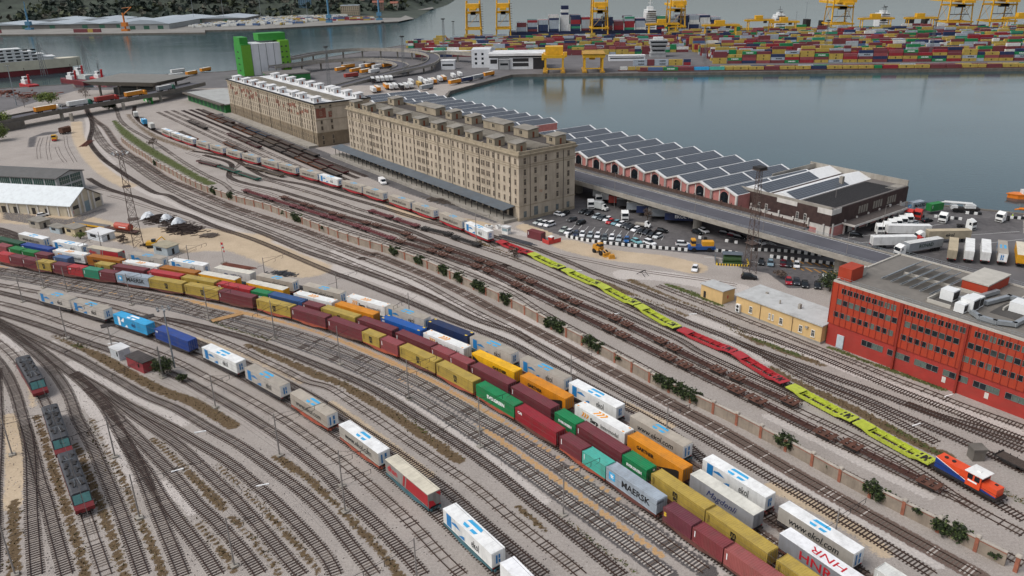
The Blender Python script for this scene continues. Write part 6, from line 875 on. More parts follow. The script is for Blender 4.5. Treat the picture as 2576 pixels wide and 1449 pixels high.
def brown_building():
    t = bthing('brown_clad_hall', 'hall clad in dark brown bricks with solar and ribbed roofs by the quay', 'hall', -80.5, 66.5); L, D, H = 38., 47.5, 9.6
    BR = mat('dark_brown_cladding', '43302c', .8, .35, .6, dirt=.2)
    b = B(); b.box(0, D, 0, L, 4.2, H); b.obj('cladding', BR, t)
    b = B(); b.box(.15, D-.15, .15, L-.15, 0, 4.2); b.obj('lower_wall', PALEPL, t)
    b = B(); b.box(.05, .2, 5, L-.2, .3, 2.6); b.box(.3, 10, .05, .2, .2, 3.6); b.box(14, 40, .05, .2, .2, 3.4); b.obj('pink_wall', PINK, t)
    b = B(); b.box(.2, D-.2, .2, 13.5, H, H+.25); rf = b.obj('ribbed_roof', mat('ribbed_grey_roof', '6f6a66', .7, .2, .3, dirt=.3), t)
    b = B()
    for k in range(21): b.box(3, D-6, 1+k*.58, 1.22+k*.58, H+.25, H+.42)
    b.obj('roof_ribs', mat('dark_rib', '3f3d3d', .7, .3), rf)
    b = B(); b.box(D-9, D-1.5, .8, 4, H+.25, H+.36); b.obj('pale_roof_panel', CONC, t)
    for yc in (19.5, 31.5):
        b = B(); w_ = 5.4; b.add([(0.3, yc-w_, H+.1), (D, yc-w_, H+.1), (D, yc, H+2.1), (.3, yc, H+2.1), (.3, yc+w_, H+.1), (D, yc+w_, H+.1)], [(0, 1, 2, 3), (3, 2, 5, 4), (0, 3, 4), (1, 5, 2)]); b.obj('ridge_roof', WHITEEDGE, t)
        b = B(); b.add([(2, yc-w_*.93, H+.3), (33, yc-w_*.93, H+.3), (33, yc-.4, H+2.06), (2, yc-.4, H+2.06)], [(0, 1, 2, 3)]); so_ = b.obj('solar_panels', SOLAR, t)
        b2 = B()
        for k in range(1, 16): x = 2+k*31/16; b2.add([(x-.05, yc-w_*.93, H+.34), (x+.05, yc-w_*.93, H+.34), (x+.05, yc-.4, H+2.1), (x-.05, yc-.4, H+2.1)], [(0, 1, 2, 3)])
        for k in range(1, 5): c = k/5; y = yc-w_*.93+(w_*.93-.4)*c; z = H+.34+1.76*c; b2.add([(2, y-.04, z-.01), (33, y-.04, z-.01), (33, y+.04, z+.02), (2, y+.04, z+.02)], [(0, 1, 2, 3)])
        b2.obj('panel_frames', mat('panel_frame', '8f9499'), so_)
    b = B(); b.box(.05, .4, .3, L, H, H+1.0); b.box(D-.4, D-.05, .3, L+2, H, H+2.2); b.box(20, D-.4, L-.3, L, H, H+2.0); b.obj('parapet', CONC, t)
    b = B(); b.box(30, 31.3, 15.5, 16.8, H, H+3.4); b.obj('chimney', CONC, t)
    b = B(); b.box(-.08, .1, -.1, 5.2, H-1.6, H+.2); b.box(-.1, 5.4, -.1, .08, H-1.6, H+.2); b.box(-.08, .1, 13, 21, H-1.4, H+.1); b.obj('pale_corner_panels', PALEPL, t)
    b = B()
    for x0 in (16, 25, 34):
        for k in range(4): b.box(x0+k*1.5, x0+k*1.5+1.0, -.08, .1, 5.6, 8.2)
    b.obj('louvred_vents', TIN, t)
    b = B()
    for k in range(7): b.box(-.45, .0, 2+k*5.8, 2.5+k*5.8, 0, 4.6+.8*(k % 2))
    for k in range(7): b.box(1+k*7, 1.5+k*7, -.45, 0, 0, 5.0)
    b.obj('pilasters', PALEPL, t)
    for y in (9.5, 12.5, 25, 28): link('window', window_mesh(.8, 2.2, GL, PALEPL, 'v'), t, (0, y, 5.2))
    b = B(); b.box(7, 40, -4.6, 0, 4.0, 4.35); b.obj('canopy', mat('canopy_felt', '544c48', .9, .3), t)
    b = B(); b.box(7, 40, -4.72, -4.6, 3.7, 4.4); b.box(6.9, 7, -4.7, 0, 3.7, 4.4); b.obj('canopy_fascia', PALEPL, t)
    b = B()
    for k in range(5): b.box(9+k*7, 10.8+k*7, -.1, .1, .2, 3.2)
    b.obj('loading_doors', DARKBOARD, t)
def viaduct():
    t = bthing('road_viaduct', 'curving concrete road viaduct with railings above the car park', 'viaduct', 0, 42); 
    pts = [(-.6+0, 75), (0, 26), (0, 0), (0, -40), (.7, -80), (1.2, -112), (1.2, -123.6)]; pts = [tuple(p) for p in spline([(a, c) for a, c in pts], 4)]
    P3 = [(x, y, 0) for x, y in pts]; W = 5.9
    b = B(); b.sweep(P3, [(-W, 6.6), (W, 6.6), (W, 6.9), (-W, 6.9)][::1]); b.obj('deck', ASPH, t)
    b = B(); b.sweep(P3, [(-W-.35, 5.6), (W+.35, 5.6), (W+.35, 6.6), (-W-.35, 6.6)]); b.sweep(P3, [(-3, 4.9), (3, 4.9), (3.6, 5.6), (-3.6, 5.6)]); b.obj('girder', CONC, t)
    b = B()
    for s in (-1, 1): b.sweep(P3, [(s*(W+.1)-.25, 6.3), (s*(W+.1)+.25, 6.3), (s*(W+.1)+.2, 7.25), (s*(W+.1)-.2, 7.25)])
    b.obj('parapet', CONC, t)
    b = B()
    for s in (-1, 1): b.sweep(P3, [(s*(W-.9)-.09, 6.9), (s*(W-.9)+.09, 6.9), (s*(W-.9)+.09, 6.915), (s*(W-.9)-.09, 6.915)])
    b.obj('edge_lines', LINEW, t)
    b = B()
    for s in (-1, 1):
        for z in (7.6, 7.95): b.sweep(P3, [(s*(W+.1)-.04, z), (s*(W+.1)+.04, z), (s*(W+.1)+.04, z+.07), (s*(W+.1)-.04, z+.07)])
        for p in pts: b.cbox((p[0]+s*(W+.1), p[1], 7.6), (.1, .1, .75))
    b.obj('railing', mat('galvanised_rail', '9aa0a3', .45, .2, metal=.4), t)
    for y in (16, -45.5, -99.5):
        b = B(); b.cyl((.4, y, 0), (.4, y, 3.4), 1.5, 18); b.cyl((.4, y, 3.4), (.4, y, 4.9), 1.5, 18, 3.0); b.obj('pier', CONC, t)
    # the second, older elevated track behind it
    t = bthing('elevated_track', 'dark elevated track with brown fence between viaduct and solar halls', 'viaduct', 0, 55)
    b = B(); b.box(-5, 3.6, -78, 90, 4.4, 5.2); b.obj('deck', mat('dark_brown_deck', '4a403c', .9, .35, .3), t)
    b = B()
    for x in (-2.6, -1.1): b.box(x-.12, x+.12, -78, 90, 5.2, 5.45)
    b.obj('rail', mat('worn_rail', '8d8883', .4, .3, metal=.3), t)
    b = B(); b.box(-5, -4.8, -78, 90, 5.2, 5.9); b.box(2.2, 2.4, -78, 90, 5.2, 6.3)
    for k in range(40): b.box(2.2, 2.5, -77+k*4.2, -76.7+k*4.2, 5.2, 6.8)
    b.obj('brown_fence', mat('brown_fence_paint', '5b463e', .8, .35), t)
    b = B()
    for k in range(14): b.box(-3, 2, -74+k*12, -73+k*12, 0, 4.4)
    b.obj('piers', DKCONC, t)
def red_office():
    RED = mat('red_panel', 'a9381c', .7, .14, .35, dirt=.22, streak=1); RED2 = mat('red_plaster', 'a2332a', .8, .15, .35, dirt=.2); GROOF = mat('roof_gravel', '77726b', .95, .2, .4); KERB = mat('pale_roof_kerb', 'b5b0a6', .9, .15, .5)
    t = bthing('red_office_block', 'big red office block with rows of dark square windows and rooftop ducts', 'office building', -124.5, -3.2); L, D, H = 92., 29., 15.9
    b = B(); b.box(0, D, -L, 0, 5.6, H); b.obj('wall', RED, t)
    b = B(); b.box(.25, D-.2, -L+.1, -.1, 0, 5.6); b.obj('lower_wall', RED2, t)
    b = B(); b.box(.0, .45, -L, 0, H, H+.45); b.box(.45, D, -.45, 0, H, H+.45); b.box(D-.45, D, -L, -.45, H, H+.45); b.obj('roof_kerb', KERB, t)
    b = B(); b.box(.45, D-.45, -L+.2, -.45, H, H+.14); b.obj('roof', GROOF, t)
    b = B()
    for i in range(62): b.box(-.1, .02, -.06-i*1.48, .06-i*1.48, 5.6, H)
    for u in (-16.8, -30.6, -46): b.box(-.3, .02, u-.22, u+.22, 0, H)
    b.obj('panel_joints', mat('dark_red_joint', '8c2a1b', .7, .2), t)
    rnd = random.Random(4); DG = [GL, mat('green_grey_blind', '5b675f', .5, .25, 1.5), mat('half_blind_glass', '39403f', .35, .4, 1)]; FRM = mat('grey_window_frame', '767b78', .5, .15)
    n = 0
    for z, u0 in ((14.3, -3.0), (11.5, -2.2), (8.3, -1.8)):
        for i in range(34):
            u = u0-i*1.48
            if abs(u+16.8) < .7 or abs(u+30.6) < .7 or abs(u+46) < .7: continue
            m = DG[0 if rnd.random() < .5 else 1 if rnd.random() < .6 else 2]; o = link('window', window_mesh(1.06, 1.2, m, FRM, 'v', True), t, (0, u, z)); n += 1
    for i in range(9):
        for k in range(4): link('window', window_mesh(1.15, 1.3, [GL, GL, DG[1], DG[1]][(k+i) % 4], FRM, 'v', True), t, (.25, -9.5-i*6.2-k*1.28, 3.6))
    b = B(); b.box(-.05, .3, -4.6, -2.9, .2, 3.4); b.obj('door', mat('pale_steel_door', 'b9c3c8', .5, .15), t)
    b = B(); b.box(2, 7, -3, .3, H, H+3.2); b.obj('stair_tower', RED, t)
    b = B(); b.box(7, 9.5, -2.5, 0, H, H+2.2); b.obj('tower_annex', KERB, t)
    b = B(); b.box(17.5, 28, -26, -20.5, H, H+2.4); up = b.obj('upper_storey', RED, t); b = B(); b.box(17.3, 28.2, -26.2, -20.3, H+2.4, H+2.7); b.obj('upper_roof', KERB, up)
    # solar collectors: dark tubes on frames
    for k in range(6):
        b = B(); u = -6.5-k*2.35; x0 = 9.5-k*.15
        for j in range(5): b.cyl((x0, u-.2-j*.26, H+.6+j*.2), (x0+14.5, u-.2-j*.26, H+.6+j*.2), .1, 5)
        co = b.obj('solar_collector', mat('black_tube', '1d1d21', .35, .3), t); b = B(); b.box(x0-.2, x0+14.7, u+.15, u+.3, H+.35, H+.5); b.box(x0-.2, x0+14.7, u-1.55, u-1.4, H+1.55, H+1.7)
        for q in range(5): b.bar((x0+q*3.6, u+.2, H+.1), (x0+q*3.6, u-1.5, H+1.6), .08)
        b.obj('collector_frame', mat('galvanised_rail', '9aa0a3'), co)
    SIL = mat('duct_silver', '9ba0a3', .4, .15, .6, metal=.35); WBOX = mat('white_cabinet', 'dfe0de', .5, .08)
    for (x0, x1, y0, y1, h) in ((8, 11, -23.2, -20.4, 2.6), (5.5, 8.5, -28.5, -25.8, 3.0), (8.6, 11, -28.3, -25.8, 2.6), (3.6, 5.4, -27.6, -25.6, 2.2), (12.5, 16, -36, -32.6, 2.4)):
        b = B(); b.box(x0, x1, y0, y1, H+.3, H+h); ac = b.obj('air_unit', WBOX, t); b = B(); b.box(x0+.2, x1-.2, y0-.03, y0+.02, H+.6, H+h-.3); b.obj('grille', DARKIRON, ac)
    b = B()
    def duct(pts, w_=.9, z=H+.9):
        for (xa, ya), (xb, yb) in zip(pts, pts[1:]):
            dx, dy = xb-xa, yb-ya; Ln = math.hypot(dx, dy); a = math.atan2(dy, dx); b.cbox(((xa+xb)/2, (ya+yb)/2, z), (Ln+w_*.9, w_, .8), a)
    duct([(4.5, -29), (3.2, -31), (3.2, -34), (5, -37), (16, -37.5), (19, -35), (19, -30), (12, -28.5)]); duct([(10, -24), (14, -26), (20, -27)]); duct([(12, -36.8), (12, -44), (18, -46), (27, -46)]); b.obj('duct', SIL, t)
    b = B()
    for (x0, x1, y0, y1) in ((4.5, 12.5, -19.5, -19.2), (4.5, 4.8, -24.5, -19.2), (16, 16.3, -26, -8), (12, 26, -32, -31.7), (20, 20.3, -46, -31.7)): b.box(x0, x1, y0, y1, H+.14, H+.9)
    b.obj('roof_upstands', KERB, t)
    b = B(); b.box(6, 11, -24.4, -19.6, H+.15, H+.2); b.box(9, 17, -35.5, -30.5, H+.15, H+.2); b.obj('dark_roof_bay', mat('dark_roof_felt', '4e4b48', .95, .25, .4), t)
    b = B()
    for s, x in ((0, .3), (1, D-.3)):
        for z in (.9, 1.35): b.box(x-.03, x+.03, -60, -.3, H+z, H+z+.05)
        for k in range(30): b.box(x-.03, x+.03, -.5-k*2, -.44-k*2, H+.4, H+1.4)
    b.obj('roof_railing', mat('galvanised_rail', '9aa0a3'), t)
    b = B(); rnd = random.Random(8)
    for i in range(9): u = -46-rnd.random()*14; z = rnd.uniform(.6, 1.7); b.box(.2, .27, u-rnd.uniform(.2, .9), u+.3, z, z+rnd.uniform(.1, .3))
    for u in (-27.8, -36.5): b.box(.2, .27, u-.5, u+.3, 1.3, 2.6)
    b.obj('peeled_plaster', PALEPL, t)
def yellow_houses():
    YEL = mat('yellow_plaster', 'cfae78', .85, .1, .5, dirt=.12, streak=1); FLAT = mat('pale_flat_roof', 'b9bab8', .9, .12, .3, dirt=.35); FRW = mat('white_window_frame', 'd9d6cc', .5, .1)
    t = bthing('yellow_house', 'long low yellow house with a pale flat roof beside the red building', 'house', -124.2, -4.6); L, D, H = 25., 9.8, 4.7
    b = B(); b.box(0, D, 0, L, 0, H); b.obj('wall', YEL, t)
    b = B(); b.box(-.06, D+.06, -.06, L+.06, 0, .55); b.obj('plinth', CONC, t)
    b = B(); b.box(-.4, D+.4, -.3, L+.4, H, H+.3); b.obj('roof', FLAT, t)
    for u in (2.2, 5.6, 11.2, 20.3): link('window', window_mesh(.75, 1.5, GL, FRW, 'v'), t, (0, u, 2.1))
    for u in (13.6, 14.6): link('window', window_mesh(.3, 1.3, GL, FRW, 'v'), t, (0, u, 2.3))
    b = B(); b.cyl((-.1, 8, .2), (-.1, 8, H), .06, 6); b.cyl((-.1, 17.4, .2), (-.1, 17.4, H), .06, 6); b.obj('downpipe', mat('brown_pipe', '5b3f30', .6), t)
    b = B(); b.box(-.75, -.05, 23.3, 24.5, .5, 2.6); ac = b.obj('air_unit', mat('white_cabinet', 'dfe0de'), t); b = B()
    for z in (1.05, 2.05): b.cyl((-.76, 23.9, z), (-.8, 23.9, z), .4, 12)
    b.obj('fan', DARKIRON, ac)
    b = B(); b.box(-.4, -.02, 3.6, 4.3, 2.9, 3.4); b.box(4, 4.8, 9, 9.6, H+.3, H+1.5); b.box(6, 6.5, 20, 20.6, H+.3, H+.7); b.box(3, 3.3, 14, 14.3, H+.3, H+1.3); b.obj('roof_vents', CONC, t)
    t = bthing('yellow_hut', 'small yellow hut with a sloping pale roof beside the long yellow house', 'hut', -94, -3.6)
    b = B(); b.xprism([(0, 0), (5, 0), (5, 3.4), (0, 3.7)], 0, 7.4, axis='y'); b.obj('wall', YEL, t)
    b = B(); b.xprism([(-.3, 3.73), (5.3, 3.42), (5.3, 3.62), (-.3, 3.93)], -.3, 7.7, axis='y'); b.obj('roof', FLAT, t)
    b = B(); b.box(2, 2.4, -.05, .02, 1.2, 2.1); b.obj('red_box', REDP, t); b = B(); b.box(-.05, .03, 5.6, 6.4, .1, 2.); b.obj('door', DARKBOARD, t)
def left_sheds():
    t = bthing('gabled_shed', 'long gabled shed with white sheet roof and beige walls', 'shed', 116, -119.5)
    # local frame turned: the shed runs away to the left
    t.rotation_euler = (0, 0, math.atan2(305-289, -161+165)); t.location = (-165.3, 289, 0)
    BEI = mat('beige_plaster', 'bfb49e', .85, .15, .4, dirt=.35, streak=1); W, L = 16.2, 60
    b = B(); b.xprism([(0, 0), (W, 0), (W, 4.4), (W/2, 9.0), (0, 4.4)], 0, L, axis='y'); b.obj('wall', BEI, t)
    b = B(); b.add([(-.7, -.4, 4.25), (-.7, L, 4.25), (W/2, L, 9.3), (W/2, -.4, 9.3), (-.7, -.4, 4.0), (W/2, -.4, 9.0), (-.7, L, 4.0)], [(0, 1, 2, 3), (0, 3, 5, 4), (1, 0, 4, 6)]); b.obj('roof', mat('white_sheet_roof', 'd2d8d9', .5, .08, .6, dirt=.2), t)
    b = B(); b.add([(W+.7, -.4, 4.25), (W+.7, L, 4.25), (W/2, L, 9.3), (W/2, -.4, 9.3), (W+.7, -.4, 4.), (W/2, -.4, 9.)], [(3, 2, 1, 0), (3, 0, 4, 5)]); b.obj('rear_roof', mat('grey_tile_roof', '7a766f', .8, .2, .6, dirt=.3), t)
    b = B()
    for x in (0.1, 4.2, 6.4, 9.8, 12, W-.1): b.box(x-.35, x+.35, -.3, .05, 0, 4.4 if x in (.1, W-.1) else 4.4+4.6*(1-abs(x-W/2)/(W/2))-.3)
    for k in range(12): b.box(-.25, .05, 1+k*4.6, 1.6+k*4.6, 0, 4.2)
    b.obj('pilasters', PALEPL, t)
    b = B(); b.box(6.7, 9.5, -.06, .05, 0, 4.0); b.obj('door', mat('blue_grey_gate', '7f9096', .6, .15), t)
    for x0, x1 in ((1, 4), (12.4, 15.4)):
        b = B(); b.box(x0, x1, -.06, .05, 2.4, 3.7); b.obj('window', GL, t)
    b = B()
    for u, w_ in ((10.6, 1.4), (16.4, 1.6), (24, 2.4), (30, 2)): b.box(-.08, .05, u, u+w_, .1, 2.6)
    b.box(-.08, .05, 1.2, 2, 0, 2.4); b.obj('side_doors', DARKBOARD, t)
    b = B(); b.box(.3, .9, -.1, -.04, 1., 2.); b.obj('red_box', REDP, t)
    t = thing('glazed_workshop', 'grey workshop with tall green-glazed windows behind the gabled shed', 'workshop', (-181.5, 333.5, 0), math.atan2(339-334, -196+182)); BW = mat('pale_grey_plaster', 'a8abab', .8, .12, .4, dirt=.3, streak=1); GG = mat('green_glass', '3f5a55', .2, .25, .5)
    W, L, H = 15.0, 75., 8.6; t.location = (-185.6, 318.5, 0); t.rotation_euler = (0, 0, math.atan2(305-289, -161+165))
    b = B(); b.xprism([(0, 0), (W, 0), (W, H-.8), (W/2, H+.6), (0, H-.8)], 0, L, axis='y'); b.obj('wall', BW, t)
    b = B(); b.add([(-.5, -.6, H-.9), (-.5, L, H-.9), (W/2, L, H+.9), (W/2, -.6, H+.9), (W+.5, L, H-.9), (W+.5, -.6, H-.9), (-.5, -.6, H-1.3), (W/2, -.6, H+.45), (W+.5, -.6, H-1.3), (-.5, L, H-1.3)], [(3, 2, 1, 0)[::-1], (5, 4, 2, 3), (0, 3, 7, 6), (3, 5, 8, 7), (1, 0, 6, 9)]); b.obj('roof', mat('dark_sheet_roof', '5c5b59', .7, .2, .4, dirt=.25), t)
    for k in range(9):
        b = B(); b.box(-.06, .05, .8+k*5.6, 5.6+k*5.6, 4.6, 7.6); w_ = b.obj('window', GG, t); b = B()
        for q in range(1, 5): b.box(-.1, -.05, .8+k*5.6+q*.96-.03, .8+k*5.6+q*.96+.03, 4.6, 7.6)
        b.obj('mullions', PALEPL, w_)
    for x0, x1, z0, z1 in ((1.6, 7.2, 4.4, 7.4), (7.8, 13.4, 4.4, 7.4), (1.6, 7.2, .8, 3.6), (7.8, 13.4, .8, 3.6)):
        b = B(); b.box(x0, x1, -.06, .05, z0, z1); w_ = b.obj('window', GG, t); b = B()
        for q in range(1, 5): b.box(x0+q*1.12-.03, x0+q*1.12+.03, -.1, -.05, z0, z1)
        b.box(x0, x1, -.1, -.05, (z0+z1)/2-.04, (z0+z1)/2+.04); b.obj('mullions', PALEPL, w_)
    # small huts
    def hut(x, y, rz, sx, sy, h, wm, rm, label, slope=.25, name='hut', win=True):
        t = thing(name, label, 'hut', (x, y, 0), rz); b = B(); b.xprism([(-sx/2, 0), (sx/2, 0), (sx/2, h-slope), (-sx/2, h)], -sy/2, sy/2, axis='y'); b.obj('wall', wm, t)
        b = B(); b.xprism([(-sx/2-.35, h+.03), (sx/2+.35, h-slope-.02), (sx/2+.35, h-slope+.16), (-sx/2-.35, h+.2)], -sy/2-.35, sy/2+.35, axis='y'); b.obj('roof', rm, t)
        b = B(); b.box(sx/2-.03, sx/2+.04, -.5, .4, .1, 2.0); b.obj('door', DARKBOARD, t)
        if win:
            b = B(); b.box(-sx*.3, sx*.1, -sy/2-.04, -sy/2+.03, h*.45, h*.8); b.obj('window', GL, t)
        return t
    q = math.radians(-28); BL = mat('pale_blue_wall', 'aab6bb', .8, .15, .5, dirt=.3); CR = mat('cream_wall', 'c6b795', .85, .15, .5, dirt=.3); WW = mat('white_wall', 'd0d5d8', .8, .1, .5, dirt=.2)
    hut(-171, 277, q, 6.2, 4.2, 2.9, mat('stained_plaster', 'a39b8d', .85, .25, .5, dirt=.4), TIN, 'square stained hut at the left end behind the trailers')
    hut(-160.5, 270, q, 5.6, 3, 2.4, BL, TIN, 'low pale blue hut between two plaster huts'); hut(-153, 267.3, q, 5.4, 4.4, 3., CR, TIN, 'cream plaster hut left of the white cabin')
    hut(-141.5, 261.8, q, 7.6, 5, 2.7, WW, ROOFW, 'white cabin with flat white roof behind the trailers'); hut(-112.5, 245.5, q, 6.4, 4.6, 3., BL, mat('ochre_roof', 'a39a83', .85, .2, .5, dirt=.4), 'grey-blue hut with ochre roof under the lattice tower')
warehouse_front(); warehouse_back(); sheds(); brown_building(); viaduct(); red_office(); yellow_houses(); left_sheds()
# ------------------------------------------------------------------ container pier
YELC = mat('yellow_crane_paint', 'd9a51c', .5, .15, .4, dirt=.2); OCHC = mat('worn_yellow_paint', 'b78a2a', .6, .3, .3, dirt=.4); STEELW = mat('white_ship_paint', 'd5d6d4', .5, .12, .3, dirt=.2); GSTEEL = mat('grey_lattice_steel', '6f7375', .6, .25, .5, metal=.2); RSTEEL = mat('rusty_lattice_steel', '5a4a42', .8, .35, .6)
PAL = [('maroon', .30), ('msc', .24), ('maersk', .13), ('maroonlt', .07), ('evergreen', .08), ('navyY', .06), ('whitebox', .04), ('teal', .03), ('crimson', .03), ('slate', .02)]
def pick(r):
    x = r.random()
    for k, p in PAL:
        x -= p
        if x < 0: return k
    return 'maroon'
_far = {}
def far_container_mesh(L):
    if L not in _far:
        b = B(); h = 2.58; b.box(-L/2, L/2, -1.22, 1.22, 0, h)
        for sx in (-1, 1):
            for sy in (-1, 1): b.cbox((sx*(L/2-.06), sy*1.19, h/2), (.16, .12, h+.02))
        for k in range(1, 12): b.cbox((-L/2+k*L/12, -1.23, h/2), (.1, .03, h-.3))
        _far[L] = b.mesh('freight_container', PAINT['maroon'])
    return _far[L]
NIND = 0
def far_container(x, y, z, L, st, rz, label, group):
    global NIND; NIND += 1
    o = link('freight_container', far_container_mesh(L), None, (x, y, z), rz, PAINT[st]); tag(o, label, 'container', group)
    if L > 7:
        if st == 'msc': lettering('m', 1.5, BLACK, o, (0, -1.26, 1.6), FRONT, bold=.08); lettering('sc', .9, BLACK, o, (0, -1.26, .8), FRONT, bold=.06)
        elif st == 'maersk': lettering('MAERSK', 1.5, BLACK, o, (1., -1.26, 1.3), FRONT, bold=.05)
        elif st == 'evergreen': lettering('EVERGREEN', 1.2, WHITEP, o, (0, -1.26, 1.3), FRONT, bold=.05)
    return o
TIER = ['bottom', 'second', 'third', 'fourth', 'fifth']
def ordn(i): return (ORD[1:] and (['first']+ORD[1:]))[i] if i < 28 else f'{i+1}th'
def stack_row(x0, x1, y0, y1, hs, cols, rowname, rng, group, rz=0.):
    x = x0; i = 0
    while x < x1:
        L = 12.19 if rng.random() < .78 else 6.06; f = (x+L/2-x0)/(x1-x0); y = y0+(y1-y0)*f; h = hs(i, rng)
        for k in range(h):
            c = cols(i, k, rng); far_container(x+L/2, y, .02+k*2.6, L, c, rz, f'{COLN[c]} container, {"only one" if h == 1 else "top" if k == h-1 else TIER[k]} in stack {["", "number "][0]}{ordn(i)} from the left, {rowname}', group)
        x += L+rng.choice([.4, .5, .6, 1.2]); i += 1
def container_pier():
    r = random.Random(11)
    mscrow = lambda i, k, q: (['msc', 'msc', 'maroon', 'maroon', 'maersk', 'evergreen', 'navyY', 'msc', 'crimson', 'maroonlt'][(i*3+k*(i % 3+1)) % 10])
    stack_row(186, 470, 745, 727, lambda i, q: 3 if i % 5 == 4 else 4 if q.random() < .75 else 3, mscrow, 'front row of the pier', r, 'containers stacked in the front row of the pier', -.06)
    stack_row(113, 164, 740, 737, lambda i, q: 2, lambda i, k, q: ['maersk', 'maroon', 'maersk', 'msc', 'crimson'][i % 5] if k < 1 else ['maersk', 'maroon', 'maersk', 'msc', 'navyY'][i % 5], 'short row before the pier road', r, 'containers in the short row', -.05)
    stack_row(-95, 140, 846, 838, lambda i, q: 2 if i < 7 else 3 if q.random() < .6 else 2, lambda i, k, q: pick(q), 'front row behind the white hall', r, 'containers in the left block of the pier', -.03)
    # two trains of containers along the quay edge
    for yy, nm, x0 in ((0, 'quay-edge train', 112), (6.2, 'second train from the quay edge', 96)):
        x = x0; i = 0
        while x < 470:
            L = 12.19 if r.random() < .8 else 6.06; y = 691.5-(x-97)*.0585+yy+3; c = ['maroon', 'slate', 'evergreen', 'maroon', 'ltblue', 'turq', 'msc', 'msc', 'msc', 'maroon', 'msc', 'msc', 'navyY', 'msc', 'msc', 'msc', 'evergreen', 'crimson', 'msc', 'msc', 'maroon', 'maroon', 'msc', 'msc', 'maroon', 'msc', 'msc', 'msc', 'maroon'][i % 29] if yy == 0 else pick(r)
            far_container(x+L/2, y, 1.1, L, c, -.058, f'{COLN[c]} container, {ordn(i)} from the left on the {nm}', 'containers on the '+nm); x += L+.7; i += 1
        b = B(); b.sweep([(x0-2, 691.5-(x0-99)*.0585+yy+3, 0), (470, 691.5-(470-97)*.0585+yy+3, 0)], [(-1.2, .5), (1.2, .5), (1.2, 1.08), (-1.2, 1.08)]); tag(b.obj('wagon_rake', WCOL['brown']), f'long rake of low flat wagons under the {nm}', 'wagon')
    # everything farther back: one mass
    b = B(); names = list(COLN)[:0]+['maroon', 'msc', 'maersk', 'maroonlt', 'evergreen', 'navyY', 'whitebox', 'teal', 'crimson', 'slate', 'dkblue']; ix = {n: i for i, n in enumerate(names)}
    def block(x0, x1, y0, y1, hmin, hmax, lane=6, gap=10., tilt=-.04, seed=1):
        q = random.Random(seed); y = y0; li = 0
        while y < y1:
            x = x0+q.uniform(0, 6)
            hb = q.randint(hmin, hmax)
            while x < x1:
                L = 12.19 if q.random() < .75 else 6.06; h = max(0, min(hmax+1, hb+q.choice([-1, 0, 0, 0, 1]))); yy = y+(x-x0)*tilt
                if inpoly(np.array([x+6.]), np.array([yy+2]), LAND)[0]:
                    c0 = pick(q)
                    for k in range(h):
                        c = c0 if q.random() < .4 else pick(q); b.box(x, x+L, yy-1.22, yy+1.22, k*2.6+.02, k*2.6+2.59, ix[c])
                x += L+q.choice([.5, .5, .6, 1.4]); 
                if q.random() < .12: hb = q.randint(hmin, hmax)
                if q.random() < .03: x += q.uniform(6, 16)
            li += 1; y += 2.75 if li % lane else gap
    block(190, 660, 760, 1030, 2, 4, 5, 11, -.05, 3); block(-90, 175, 858, 1010, 1, 3, 4, 9, -.02, 4); block(-118, -20, 950, 1015, 1, 2, 3, 9, 0, 5); block(30, 175, 1000, 1030, 1, 2, 3, 8, 0, 6)
    # containers standing on the ship: bays
    rq = random.Random(21); SX0, SY0, SY1 = 12, 1052, 1080
    bays = [(7, 4, 0), (20, 4, 0), (33, 5, 0), (46, 7, 0), (72, 7, 0), (85, 5, 0), (98, 6, 0), (111, 5, 0), (124, 5, 0), (137, 6, 0), (150, 4, 0), (163, 6, 0), (176, 4, 0), (201, 6, 0), (214, 5, 0), (227, 6, 0), (240, 5, 0)]
    bays = [(12+i*13.6, h) for i, h in enumerate((4, 5, 5, 7, 0, 7, 6, 5, 6, 4, 6, 5, 0, 6, 5, 6, 6, 6, 5))]
    for x, h in bays:
        for j in range(11):
            hh = max(0, h+rq.choice([-1, 0, 0, 0])) if j else h; cc = ['navyY', 'navyY', 'navyY', 'maroon', 'crimson', 'teal', 'maersk', 'whitebox']
            c = rq.choice(cc)
            for k in range(hh):
                if rq.random() < .6: c = rq.choice(cc)
                b.box(x, x+12.2, SY0+j*2.5, SY0+j*2.5+2.44, 8.5+k*2.6, 8.5+k*2.6+2.58, ix[c])
    o = b.obj('stacked_containers', [PAINT[n] for n in names]); tag(o, 'mass of many-coloured containers stacked across the pier and on the big ship', 'containers', 'stacked containers', 'stuff')
    # ship
    t = thing('container_ship', 'huge navy blue container ship berthed behind the pier', 'ship', (0, 0, 0)); HB = mat('navy_hull_paint', '1b2547', .45, .15, .02, dirt=.2)
    b = B(); pts = [(2, 1054), (12, 1050), (250, 1050), (272, 1058), (284, 1066.5), (272, 1075), (250, 1083), (12, 1083), (2, 1079)]; b.prism(pts, -4, 8); b.obj('hull', HB, t)
    b = B(); b.box(250, 275, 1058, 1075, 8, 11)
    for i in range(19): b.box(10.6+i*13.6, 11.4+i*13.6, 1051, 1082, 8, 16)
    b.obj('lashing_bridges', STEELW, t)
